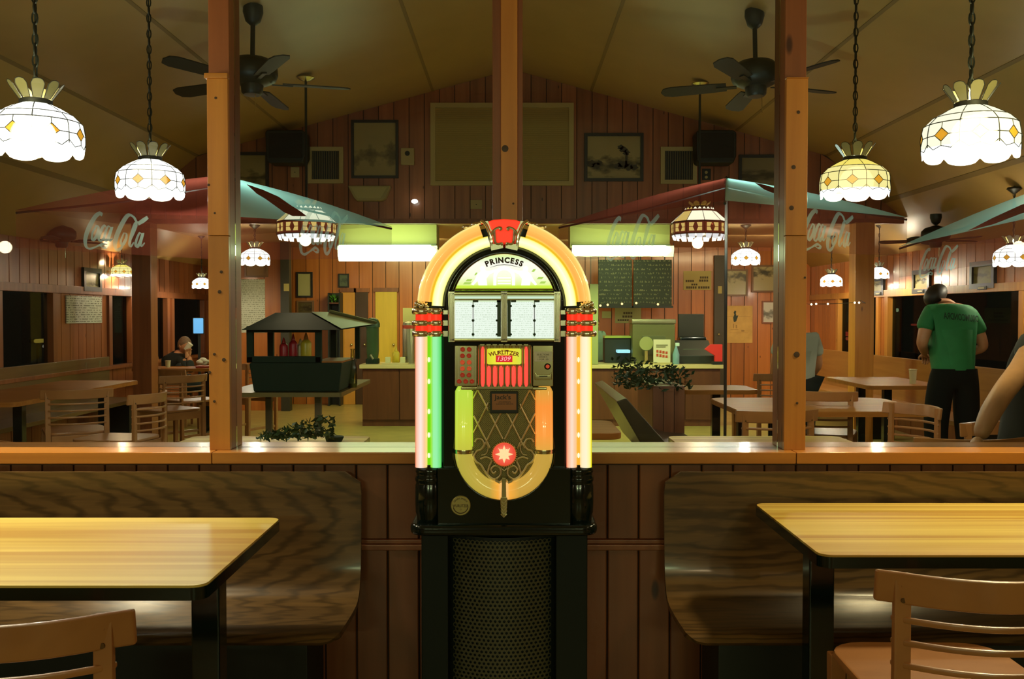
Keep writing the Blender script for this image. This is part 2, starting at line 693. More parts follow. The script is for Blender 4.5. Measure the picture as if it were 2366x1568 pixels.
PANELO = wood('amber_panelling', (0.52, 0.17, 0.035), (0.38, 0.11, 0.020), (15, 15, 0.7), 0.34, knots=0.06, coat=0.3)
LEDGE = wood('ledge_pine', (0.54, 0.23, 0.045), (0.38, 0.14, 0.024), (0.9, 16, 16), 0.30, knots=0.09, coat=0.4)
BENCHW = wood('bench_laminate', (0.165, 0.092, 0.030), (0.090, 0.050, 0.018), (2.4, 42, 42), 0.30, rings=0.50, ringscale=7.5, var=0.04, coat=0.3, ringax='Z')
TABLEW = wood('table_laminate', (0.66, 0.51, 0.13), (0.45, 0.27, 0.055), (0.3, 11, 11), 0.46, var=0.03, coat=0.0, spec=.22)
for _n in TABLEW.node_tree.nodes:
    if _n.type == 'VALTORGB':
        _n.color_ramp.elements[0].position, _n.color_ramp.elements[1].position = .40, .60
    if _n.type == 'TEX_NOISE':
        _n.inputs['Detail'].default_value = 3
TABLED = wood('far_table_wood', (0.42, 0.165, 0.035), (0.30, 0.11, 0.022), (2, 20, 20), 0.48, coat=0.0, spec=.12)
CHAIRW = wood('chair_beech', (0.40, 0.180, 0.062), (0.31, 0.128, 0.042), (5, 9, 9), 0.36, var=0.06, coat=0.2)

# ================================================================== SETTING
def struct(name, mb, m, parent=None, **k):
    return mb.build(name, m, parent, kind='structure' if parent is None else None, **k)


GY, BY, GL, WX = 10.5, 15.0, 3.435, 4.5          # gable wall, back wall, glass, side walls
LOWZ = 2.36


def zc(x):
    x = abs(x)
    return 3.92 - 0.272 * x if x <= 3.3 else 3.0224 - 0.8 * (x - 3.3)


FLOORM = mat('tan_vinyl', (0.36, 0.27, 0.085), 0.32, noise=0.15, nscale=6)
CEILM = mat('ceiling_paint', (0.40, 0.25, 0.080), 0.42, noise=0.05, nscale=3)
CEILF = mat('low_ceiling_paint', (0.44, 0.30, 0.14), 0.45, noise=0.05, nscale=3)
BACKER = mat('panel_backing', (0.05, 0.022, 0.01), 0.7)
SEAM = mat('ceiling_batten', (0.23, 0.145, 0.05), 0.6)

struct('floor', MB().box(-7, 7, -4.5, 19, -0.1, 0), FLOORM)
# shell of the room on the camera's side
struct('wall_rear', MB().box(-4.6, 4.6, -4.5, -4.4, 0, 4), mat('rear_wall', (.28, .12, .045), .45))
for sx in (-1, 1):
    struct('wall_near_right' if sx > 0 else 'wall_near_left', MB().box(sx * 4.5, sx * 4.6, -4.4, 3.5, 0, 2.2), mat('rear_wall', (.28, .12, .045), .45))
    struct('ceiling', MB().prism([(0, zc(0)), (sx * 3.3, zc(3.3)), (sx * 4.6, zc(4.6)), (sx * 4.6, zc(4.6) + .1), (sx * 3.3, zc(3.3) + .1), (0, zc(0) + .1)], -4.4, GL - .05), CEILM)

# vaulted ceiling over the room's reflection, built as solid mirror-image geometry behind the glass
ce = struct('ceiling', MB().prism([(-3.3, zc(3.3)), (0, zc(0)), (3.3, zc(3.3)), (3.3, zc(3.3) + .08), (0, zc(0) + .08), (-3.3, zc(3.3) + .08)], GL + .1, GY), CEILM)
for sx in (-1, 1):
    struct('ceiling', MB().prism([(sx * 3.3, zc(3.3)), (sx * 4.6, zc(4.6)), (sx * 4.6, zc(4.6) + .1), (sx * 3.3, zc(3.3) + .1)], GL + .1, BY), CEILM)
struct('ceiling', MB().box(-4.2, 4.2, GY + .06, BY, LOWZ, LOWZ + .08), CEILF)
for x in (-3.3, -2.35, -0.83, 0.83, 2.35, 3.3):
    w = .013
    MB().prism([(x - w, zc(x - w) - .004), (x + w, zc(x + w) - .004), (x + w, zc(x + w) + .004), (x - w, zc(x - w) + .004)], GL + .1, GY - .01).build('batten', SEAM, ce)
for sx in (-1, 1):
    for x in (3.9,):
        MB().prism([(sx * (x - .02), zc(x - .02) - .004), (sx * (x + .02), zc(x + .02) - .004), (sx * (x + .02), zc(x + .02) + .003), (sx * (x - .02), zc(x - .02) + .003)], GL + .1, BY - .1).build('batten', SEAM, ce)

# gable wall hung over the opening to the counter
gw = struct('wall_gable', MB().prism([(-4.12, LOWZ), (4.12, LOWZ), (3.3, zc(3.3)), (0, zc(0)), (-3.3, zc(3.3))], GY + .012, GY + .06), BACKER)
x = -4.12
while x < 4.1:
    a, b = x + .004, min(x + .16 - .004, 4.118)
    top = [(b, zc(b)), (a, zc(a))] if not a < 0 < b else [(b, zc(b)), (0, zc(0)), (a, zc(a))]
    MB().prism([(a, LOWZ), (b, LOWZ)] + top, GY, GY + .014).build('plank', PANEL, gw)
    x += .16
struct('trim_5', MB().box(-4.12, 4.12, GY - .012, GY + .06, LOWZ - .05, LOWZ), PINER)

# back wall behind the counter
bw = struct('wall_back', MB().box(-4.6, 4.6, BY + .012, BY + .1, 0, LOWZ), BACKER)
x = -4.5
while x < 4.49:
    MB().box(x + .005, x + .195, BY, BY + .014, 0, LOWZ).build('plank', PANELO, bw)
    x += .2

# side walls with a band of windows
NIGHT = pane_glass('night_window_glass', (0.35, 0.42, 0.40), 0.03, even=True)
wins = {1: [(4.2, 8.6), (8.75, 11.9), (12.2, 13.7)], -1: [(4.2, 6.6), (6.8, 8.55), (8.7, 9.75), (11.1, 11.75), (12.0, 12.97), (13.15, 14.5)]}
n_win = 10
for sx, nm in ((1, 'right'), (-1, 'left')):
    wl = struct('wall_' + nm, MB().box(sx * (WX + .012), sx * (WX + .1), 3.6, BY, 0, .77).box(sx * (WX + .012), sx * (WX + .1), 3.6, BY, 1.60, 2.12), BACKER)
    y = 3.6
    while y < BY - .01:
        y1 = min(y + .19, BY)
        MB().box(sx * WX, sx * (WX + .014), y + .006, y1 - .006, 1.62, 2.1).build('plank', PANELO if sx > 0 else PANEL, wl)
        y += .19
    # solid panelling between the windows
    solid = []
    prev = 3.6
    for a, b in wins[sx] + [(BY, BY)]:
        if a - prev > .04:
            solid.append((prev, a))
        prev = b
    for a, b in solid:
        nb = max(1, round((b - a) / .19))
        MB().box(sx * (WX + .014), sx * (WX + .09), a, b, .77, 1.6).build('panel_backing', BACKER, wl)
        for i in range(nb):
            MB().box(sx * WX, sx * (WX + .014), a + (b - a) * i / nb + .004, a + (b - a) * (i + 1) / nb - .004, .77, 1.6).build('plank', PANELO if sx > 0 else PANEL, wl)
    y = 3.6
    while y < BY - .01:
        y1 = min(y + .38, BY)
        MB().box(sx * WX, sx * (WX + .014), y + .006, y1 - .006, 0, .75).build('plank', PANEL, wl)
        y += .38
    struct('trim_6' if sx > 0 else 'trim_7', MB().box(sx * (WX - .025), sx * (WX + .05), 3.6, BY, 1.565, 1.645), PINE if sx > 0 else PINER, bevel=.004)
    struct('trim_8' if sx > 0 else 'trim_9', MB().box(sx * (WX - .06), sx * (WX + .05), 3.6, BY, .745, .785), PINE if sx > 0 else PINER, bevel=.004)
    for a, b in wins[sx]:
        wd = struct('window_%d' % n_win, MB().box(sx * (WX + .03), sx * (WX + .036), a, b, .785, 1.565), NIGHT)
        for q in (a, b):
            MB().box(sx * (WX - .03), sx * (WX + .06), q - .045, q + .045, .785, 1.565).build('jamb', PINE if sx > 0 else PINER, wd, bevel=.004)
        n_win += 1

# posts that carry the gable wall
for px in (1987, 338):
    p = at(px, 700, GY)
    struct('trim_10' if px > 1000 else 'trim_11', MB().box(p.x - .1, p.x + .1, GY - .14, GY + .06, 0, LOWZ - .05), PINE if px > 1000 else PANEL, bevel=.006)

# low wall under the window, ledge, posts and panes
fw = struct('wall_front', MB().box(-3.6, 3.6, 3.362, 3.5, 0, .86), BACKER)
x = -3.6
while x < 3.59:
    MB().box(x + .0025, x + .1035, 3.345, 3.363, .60, .86).build('plank', PINER, fw, bevel=.003, seg=1)
    MB().box(x + .0025, x + .1035, 3.345, 3.363, 0, .565).build('plank', PINER, fw, bevel=.003, seg=1)
    x += .106
struct('trim_12', MB().box(-3.6, 3.6, 3.325, 3.363, .565, .585).box(-3.6, 3.6, 3.335, 3.363, .585, .60), PINER, bevel=.004)
lg = struct('trim_4', MB().box(-3.6, 3.6, 3.32, 3.56, .855, .862), BACKER)
for a, b in ((-3.6, -1.0), (-.998, .945), (.947, 3.6)):
    MB().box(a, b, 3.30, 3.57, .861, .90).build('board', LEDGE, lg, bevel=.003)  # carried past the glass to stand for the ledge's own reflection

POSTS = [(-1.0226, -.9525), (-.066, .036), (.919, .992)]
for i, (a, b) in enumerate(POSTS):
    if i == 1:
        p = struct('trim_%d' % (i + 1), MB().box(a, b, 3.38, 3.51, .90, 2.75), PINER, bevel=.003)
        MB().box(-.066 + .029, .036 - .018, 3.36, 3.38, .90, 2.75).build('facing_board', PINE, p, bevel=.002)
    else:
        p = struct('trim_%d' % (i + 1), MB().box(a, b, 3.375, 3.434, .90, 2.75).box(a + .001, b - .001, 3.440, 3.511, .90, 2.75), PINER, bevel=.003)  # rear box stands for the post's reflection in the glass
        zt, zj = at(500, 182, 3.36).z, at(500, 545, 3.36).z
        MB().box(a, b, 3.355, 3.375, .90, zj).build('facing_board', PINE, p, bevel=.002)
        MB().box(a, b, 3.3545, 3.375, zj + .001, zt).build('facing_board', PINE, p, bevel=.002)
        MB().box(a - (.008 if i == 0 else 0), b + .001, 3.350, 3.376, zt, zt + (.018 if i == 0 else .003)).build('cap_moulding', PINE, p, bevel=.003)
KNOT = mat('knot', (.05, .022, .008), .5)
for tr_, pts_ in ((1, ((482, 427, 3.2), (496, 492, 2.6), (511, 628, 3.6), (507, 674, 4.2), (495, 818, 3.4), (517, 831, 4.4), (484, 860, 3.6), (495, 927, 3.2), (498, 226, 3))),
                  (2, ((1167, 343, 8), (1186, 470, 2.5))), (3, ((1845, 259, 4), (1834, 386, 5), (1829, 480, 5.5), (1860, 641, 2.6), (1841, 819, 7), (1812 + 30, 931, 3)))):
    for x_, y_, r_ in pts_:
        c_ = at(x_, y_, 3.3535 if tr_ != 2 else 3.359)
        k_ = r_ * 3.36 / F
        MB().lathe([(k_, .0022), (k_, .0004), (k_ * .6, .0), (.0001, .0)], c_, 12, 'y').build('knot', KNOT, bpy.data.objects['trim_%d' % tr_])
struct('trim_13', MB().box(-3.6, 3.6, 3.36, 3.52, 2.75, 2.9), PINER)
GLASS = pane_glass('window_pane_glass', (0.96, 0.985, 0.97), 0.02)
for i, (a, b) in enumerate(((-3.6, -1.023), (-.952, -.067), (.037, .918), (.993, 3.6))):
    struct('window_%d' % (i + 1), MB().box(a, b, GL - .003, GL + .003, .90, 2.75), GLASS)


# ================================================================== BENCHES, TABLES, CHAIRS
def make_bench(x0, x1, label):
    """one bent sheet: upright back that curls forward into the seat"""
    t = thing('bench', label, 'bench', ((x0 + x1) / 2, 3.1, 0), 'booth benches under the window')
    prof = [(3.275, .838), (3.272, .70), (3.262, .56), (3.245, .49), (3.215, .447), (3.165, .430), (3.08, .428), (2.97, .432), (2.90, .436), (2.862, .430), (2.845, .412)]
    pts = [Vector((0, y, z)) for y, z in smoothpath([(y, z, 0) for y, z in prof], 4) for _ in (0,)] if False else [Vector((0, p.x, p.y)) for p in smoothpath([(y, z, 0) for y, z in prof], 4)]
    L = [0.0]
    for i in range(1, len(pts)):
        L.append(L[-1] + (pts[i] - pts[i - 1]).length)
    tot, r = L[-1], .055
    vs, fs = [], []
    for side in (0, 1):
        for i, p in enumerate(pts):
            d = min(L[i], tot - L[i])
            ins = r - math.sqrt(max(0, r * r - (r - d) ** 2)) if d < r else 0
            tg = (pts[min(i + 1, len(pts) - 1)] - pts[max(i - 1, 0)]).normalized()
            nrm = Vector((0, tg.z, -tg.y))
            q = p - nrm * (.018 * side) if True else p
            for k in range(9):
                xx = x0 + ins + (x1 - x0 - 2 * ins) * k / 8
                vs.append((xx, q.y, q.z))
    n, m = len(pts), 9
    for side in (0, 1):
        b = side * n * m
        for i in range(n - 1):
            for k in range(m - 1):
                fs.append((b + i * m + k, b + i * m + k + 1, b + (i + 1) * m + k + 1, b + (i + 1) * m + k))
    N = n * m
    for i in range(n - 1):
        for k in (0, m - 1):
            fs.append((i * m + k, (i + 1) * m + k, N + (i + 1) * m + k, N + i * m + k))
    for k in range(m - 1):
        for i in (0, n - 1):
            fs.append((i * m + k, i * m + k + 1, N + i * m + k + 1, N + i * m + k))
    MB().add(vs, fs).build('seat_shell', BENCHW, t, smooth=True)
    MB().box(x0 + .12, x1 - .12, 2.98, 3.24, 0, .40).build('plinth', BLACKM, t, bevel=.004)
    MB().box(x0 + .10, x1 - .10, 2.90, 3.2, .395, .412).build('seat_rail', BLACKM, t)
    return t


make_bench(-2.7, -.498, 'bent plywood booth bench left of the jukebox, behind the squared table')
make_bench(.503, 2.7, 'bent plywood booth bench right of the jukebox, behind the right-hand table')


def make_table(x0, x1, y0, y1, z, label, legs, m=TABLEW, r=.035, group=None, name='dining_table', edge=None, leg=None, lw=.035):
    t = thing(name, label, 'table', ((x0 + x1) / 2, (y0 + y1) / 2, 0), group)
    MB().prism(rrect(x0 + .002, x1 - .002, y0 + .002, y1 - .002, r), z - .006, z, 'z').build('tabletop', m, t)
    MB().prism(rrect(x0, x1, y0, y1, r), z - .034, z - .0055, 'z').build('edge_band', edge or BLACK, t)
    for lx, ly in legs:
        MB().box(lx - lw, lx + lw, ly - lw, ly + lw, .02, z - .034).build('leg', leg or BLACK, t, bevel=.006)
        MB().box(lx - .04, lx + .04, ly - .2, ly + .2, 0, .03).build('foot', BLACK, t, bevel=.008)
    return t


make_table(-2.3, -.695, 2.235, 2.99, .746, 'yellow laminate table with black edge left of the jukebox, nearest the camera', [(-.757, 2.47), (-2.1, 2.47)])
tb = make_table(.785, 2.4, 2.52, 3.22, .746, 'amber laminate table with black edge right of the jukebox, close to the bench', [(.855, 2.76), (2.2, 2.76)])

SEATM = CHAIRW


def make_chair(label, group, wood_m=CHAIRW):
    """cafe chair at the origin, its back towards -Y"""
    t = thing('dining_chair', label, 'chair', (0, 0, 0), group)
    W2 = .205

    def bow(x, d=.08):
        return -d * (1 - (x / W2) ** 2)

    def bent_slat(z0, z1, th, over=0.0, y0=-.21, lean=.0):
        vs, fs = [], []
        n = 12
        for i in range(n + 1):
            x = -W2 - over + (2 * W2 + 2 * over) * i / n
            y = y0 + bow(min(max(x, -W2), W2)) * 1.0 + (abs(x) - W2 if abs(x) > W2 else 0) * .45
            for yy, zz in ((y, z0), (y + th, z0), (y + th + lean, z1), (y + lean, z1)):
                vs.append((x, yy, zz))
        for i in range(n):
            for k in range(4):
                fs.append((4 * i + k, 4 * i + (k + 1) % 4, 4 * i + 4 + (k + 1) % 4, 4 * i + 4 + k))
        fs += [(3, 2, 1, 0), (4 * n, 4 * n + 1, 4 * n + 2, 4 * n + 3)]
        return MB().add(vs, fs)
    bent_slat(.776, .842, .016, .03, lean=-.010).build('top_rail', wood_m, t, bevel=.005)
    for z in (.738, .692, .646, .600):
        bent_slat(z, z + .013, .012).build('slat', wood_m, t, bevel=.004)
    for sx in (-1, 1):
        # back post leans: rear leg below, upright above
        x = sx * (W2 - .018)
        y = -.213
        MB().hexa([(x - .019, y - .012, .0), (x + .019, y - .012, .0), (x + .019, y + .022, .0), (x - .019, y + .022, .0),
                   (x - .017, y - .009, .838), (x + .017, y - .009, .838), (x + .017, y + .008, .838), (x - .017, y + .008, .838)]).build('back_post', wood_m, t, bevel=.004)
        MB().hexa([(x - .014, .20, 0), (x + .014, .20, 0), (x + .014, .228, 0), (x - .014, .228, 0),
                   (x - .019, .192, .53), (x + .019, .192, .53), (x + .019, .23, .53), (x - .019, .23, .53)]).build('leg', wood_m, t, bevel=.004)
        MB().box(x - .009, x + .009, -.19, .20, .20, .225).build('stretcher', wood_m, t, bevel=.003)
        for z in (.815, .785):
            MB().disc((x, y - .0125, z), .0055, .004, 10).build('screw_head', mat('screw', (.12, .06, .02), .4, metal=.5), t)
    for y0, y1 in ((.202, .22), (-.205, -.187)):
        MB().box(-W2 + .04, W2 - .04, y0, y1, .46, .523).build('apron', wood_m, t, bevel=.003)
    MB().prism(rrect(-.205, .205, -.20, .255, .09), .523, .545, 'z').build('seat', wood_m, t, bevel=.007)
    return t


ch0 = make_chair('beech ladder-back chair at the squared table left of the jukebox', 'ladder-back chairs')
ch0.location = (-.905, 1.93, 0)
ch0.rotation_euler = (0, 0, .03)
NEARCHAIR = ch0
ch = dup(ch0, (.978, 2.205, 0), 'beech ladder-back chair drawn up to the table right of the jukebox', -.02)

# ================================================================== LIGHT FROM THE LAMPS OVER THE NEAR TABLES (outside the frame)

# ================================================================== STAINED-GLASS PENDANTS
MILK = lit('milk_glass', (1.0, .97, .92), 2.0)
MILKD = lit('milk_glass_low', (1.0, .99, .95), 2.2)
CREAM = lit('cream_glass', (1.0, .86, .34), 1.0)
IVORY = lit('ivory_glass', (1.0, .95, .74), 1.08)
YELL = lit('yellow_glass', (1.0, .80, .16), 1.0)
AMBER = lit('amber_glass', (.95, .43, .03), .80)
PETAL = mat('petal_glass', (.15, .13, .045), .3, em=(.5, .45, .16), es=.10)


def shade_pt(R, th, h):
    """point of the dome: h runs 0 (neck) to 1 (hem)"""
    prof = [(0, .30, .0), (.14, .52, -.10), (.28, .78, -.25), (.40, .955, -.42), (.55, 1.0, -.62), (.80, 1.0, -.92), (1.0, .97, -1.14)]
    for (h0, r0, z0), (h1, r1, z1) in zip(prof, prof[1:]):
        if h <= h1 + 1e-9:
            q = (h - h0) / (h1 - h0)
            r, z = r0 + (r1 - r0) * q, z0 + (z1 - z0) * q
            break
    return Vector((R * r * math.cos(th), R * r * math.sin(th), R * z))


def make_pendant(label, warm, chain_len, R=.163, turn=0.0, group='milk glass pendants with amber diamonds'):
    """stained-glass pendant; origin at the neck of its shade"""
    t = thing('pendant_lamp', label, 'lamp', (0, 0, 0), group)
    N = 8
    sh = MB().lathe([(R * .31, -.012), (R * .345, -.006), (R * .345, .012), (R * .30, .016)], n=24).build('neck_ring', LEAD, t)
    hl = MB()
    for hh in (.28, .40):
        hl.tube([shade_pt(R * 1.004, 2 * PI * k / 32, hh) for k in range(32)], .0017, 4, True)
    m_top = {'w': MILK, 'y': YELL, 'c': IVORY}[warm]
    m_mid = {'w': MILK, 'y': CREAM, 'c': IVORY}[warm]
    shade = None

    def pane(poly, m, nm='pane'):
        vs = [shade_pt(R, th, h) for th, h in poly]
        c = sum(vs, Vector()) / len(vs)
        o = MB().add(vs, [tuple(range(len(vs)))]).build(nm, m, shade, smooth=False)
        return o
    for k in range(N):
        a, b = turn + 2 * PI * k / N, turn + 2 * PI * (k + 1) / N
        mid = (a + b) / 2
        hl.tube([shade_pt(R * 1.004, a, h / 10) for h in range(0, 9)], .0019, 4)
        hl.tube([shade_pt(R * 1.004, mid, h) for h in (.40, .46, .50)], .0016, 4)
        for s0, s1 in ((mid, b), (mid, a)):
            hl.tube([shade_pt(R * 1.006, s0, .495), shade_pt(R * 1.006, s0 + (s1 - s0) * .42, .61), shade_pt(R * 1.006, s0, .725)], .0018, 4)
            hl.tube([shade_pt(R * 1.006, s0 + (s1 - s0) * .42, .61), shade_pt(R * 1.006, s1, .61)], .0016, 4)
            hl.tube([shade_pt(R * 1.006, s1, .74), shade_pt(R * 1.006, s0 + (s1 - s0) * .55, .86), shade_pt(R * 1.006, s0, .80), shade_pt(R * 1.006, s0, .725)], .0016, 4)
    shade = MB().lathe([(R * .965 * r, R * z) for r, z in ((.30, .0), (.52, -.10), (.78, -.25), (.955, -.42), (1.0, -.62), (1.0, -.90))], n=24).build('shade_lining', {'w': MILK, 'y': CREAM, 'c': IVORY}[warm], t)
    for k in range(N):
        a, b = turn + 2 * PI * k / N, turn + 2 * PI * (k + 1) / N
        mid, q = (a + b) / 2, (b - a) / 3
        w = a
        vs, fs = [], []
        for mm, h0, h1 in ((m_top, 0, .28), (m_mid, .28, .40)):
            vs, fs = [], []
            for i in range(4):
                for h in (h0, (h0 + h1) / 2, h1):
                    vs.append(shade_pt(R, a + (b - a) * i / 3, h))
            for i in range(3):
                for j in range(2):
                    fs.append((i * 3 + j, i * 3 + 3 + j, i * 3 + 4 + j, i * 3 + 1 + j))
            MB().add(vs, fs).build('pane', mm, shade, smooth=False)
        d = (b - a) * .21
        pane([(mid, .495), (mid + d, .61), (mid, .725), (mid - d, .61)], AMBER, 'diamond_pane')
        for s1, sg in ((b, 1), (a, -1)):
            pane([(mid, .40), (s1, .40), (s1, .61), (mid + sg * d, .61), (mid, .495)], m_mid)
            pane([(mid + sg * d, .61), (s1, .61), (s1, .80), (mid, .80), (mid, .725)], m_mid)
        # scalloped hem
        vs = [shade_pt(R, a, .80)] + [shade_pt(R, a + (b - a) * i / 8, .86 + .14 * math.sqrt(max(0, 1 - (i / 4 - 1) ** 2))) for i in range(9)] + [shade_pt(R, b, .80), shade_pt(R, mid, .80)]
        MB().add(vs, [tuple(range(len(vs)))]).build('hem_pane', MILKD, shade, smooth=False)
    hl.build('came', LEAD, t)
    # crown of petals above the neck
    cr = MB()
    for k in range(9):
        a = 2 * PI * (k + .5) / 9
        w = .26
        pts = []
        for i in range(7):
            s = i / 6
            pts.append((R * (.31 + .03 * s), a - w * (1 - 2 * s), .014))
        vs = [(R * .33 * math.cos(a - w), R * .33 * math.sin(a - w), .015), (R * .33 * math.cos(a + w), R * .33 * math.sin(a + w), .015)]
        for i in range(7):
            s = 1 - 2 * i / 6
            zz = R * (.36 + .10 * math.sqrt(max(0, 1 - s * s)))
            rr = R * (.52 + .06 * math.sqrt(max(0, 1 - s * s)))
            vs.append((rr * math.cos(a + w * s * 1.05), rr * math.sin(a + w * s * 1.05), zz))
        MB().add(vs, [tuple(range(len(vs)))]).build('petal', PETAL, sh, smooth=False)
        cr.tube([Vector(v) * 1.003 for v in vs[1:] + vs[:1]], .0014, 4)
    cr.build('petal_came', LEAD, sh)
    # chain
    ch = MB()
    z, i = .02, 0
    while z < chain_len:
        ring = []
        for k in range(10):
            w = 2 * PI * k / 10
            u, vv = .010 * math.cos(w), .0235 * math.sin(w)
            ring.append((u, 0, z + .022 + vv) if i % 2 else (0, u, z + .022 + vv))
        ch.tube(ring, .0034, 5, True)
        z += .038
        i += 1
    ch.build('chain', IRON, t)
    MB().tube([(.004, .004, .0), (-.003, .003, chain_len * .5), (.003, -.002, chain_len)], .0035, 6).build('cord', BLACKM, t)
    MB().lathe([(.0, chain_len + .02), (.055, chain_len + .016), (.062, chain_len), (.03, chain_len - .025), (.012, chain_len - .04)], n=16).build('ceiling_rose', IRON, t)
    CHAIN[t.name] = chain_len
    return t


def pend_at(px, py_neck, width_px, Y, R=.163):
    """neck position and scale for a shade width_px wide in the picture at depth Y"""
    p = at(px, py_neck, Y)
    return p, width_px * Y / F / (2 * R)


LAMPS = []


CHAIN = {}


def place_lamp(root, px, pyn, wpx, Y, label, lab_first=False, power=5.0, col=(1, .80, .50), rose=None):
    p, s = pend_at(px, pyn, wpx, Y)
    L0 = CHAIN[root.name]
    if lab_first:
        root.location = p
        root.scale = (s,) * 3
        root['label'] = label
        o = root
    else:
        o = dup(root, p, label, None, s)
    if rose is not None:
        L1 = (at(px, rose, Y).z - p.z) / s
        for c in o.children:
            k = c.name.split('.')[0]
            if k in ('chain', 'cord'):
                c.scale.z = L1 / L0
            elif k == 'ceiling_rose':
                c.location.z = L1 - L0
    lamp_light('lamp_light', (p.x, p.y, p.z - .13 * s), col, power * LAMPK, .05)
    lamp_light('lamp_light_up', (p.x, p.y, p.z + .03 * s), col, power * LAMPK * .22, .008)
    LAMPS.append(o)
    return o


pw = make_pendant('x', 'w', 1.02, turn=.36)
place_lamp(pw, 83, 240, 207, 3.68, 'large glowing white stained-glass pendant at the upper left corner', True, 5.5, (1, .90, .70))
pw2 = make_pendant('x', 'w', 1.28, turn=.39)
place_lamp(pw2, 347, 369, 153, 4.45, 'white stained-glass pendant hanging just left of the left post', True, 4.8, (1, .90, .70))
py2 = make_pendant('x', 'y', 1.28, turn=.0)
place_lamp(py2, 1975, 369, 155, 4.86, 'yellow-tinted stained-glass pendant hanging just right of the right post', True, 6, (1, .80, .42))
pw3 = make_pendant('x', 'c', 1.0, turn=.15)
place_lamp(pw3, 2243, 246, 212, 3.66, 'large cream stained-glass pendant at the upper right corner', True, 7, (1, .84, .52))
# the row further back
pf = make_pendant('x', 'w', .60, turn=.39)
place_lamp(pf, 2342, 565, 88, 8.09, 'white pendant at the right edge above the man in green', True, 7, (1, .86, .62), 437)
pf2 = make_pendant('x', 'w', .40, turn=.2)
place_lamp(pf2, 1723, 574, 66, 11.2, 'hazy white pendant left of the right post, above the map poster', True, 8, (1, .86, .62), 521)
place_lamp(pf2, 589, 574, 68, 11.2, 'white pendant hanging right beside the left post', False, 8, (1, .86, .62), 521)
place_lamp(pf2, 2031, 617, 46, 11.25, 'small white pendant beside the slim far post on the right', False, 6, (1, .84, .6), 521)
place_lamp(pf2, 1921, 633, 50, 12.8, 'small white pendant farthest back, right of the right post', False, 6, (1, .84, .6), 546)
place_lamp(pf2, 466, 641, 44, 12.8, 'small white pendant half hidden behind the left post', False, 4, (1, .84, .6), 546)
pf3 = make_pendant('x', 'y', .40, turn=.2)
place_lamp(pf3, 281, 611, 48, 11.2, 'small amber-banded pendant beside the slim far post on the left', True, 3, (1, .7, .4), 521)
place_lamp(pf2, -24, 572, 64, 9.0, 'white pendant cut off by the left edge of the picture', False, 2.2, (1, .86, .62), 450)

# ------------------------------------------------------------------ red and white tiffany pendants
RUST = mat('rust_glass', (.20, .045, .02), .35, em=(.30, .05, .02), es=.22)
HONEY = lit('honey_glass', (1, .70, .20), 1.1)
WARMW = lit('warm_white_glass', (1, .90, .66), 2.1)
RUBY = lit('ruby_glass', (1, .20, .07), .7)


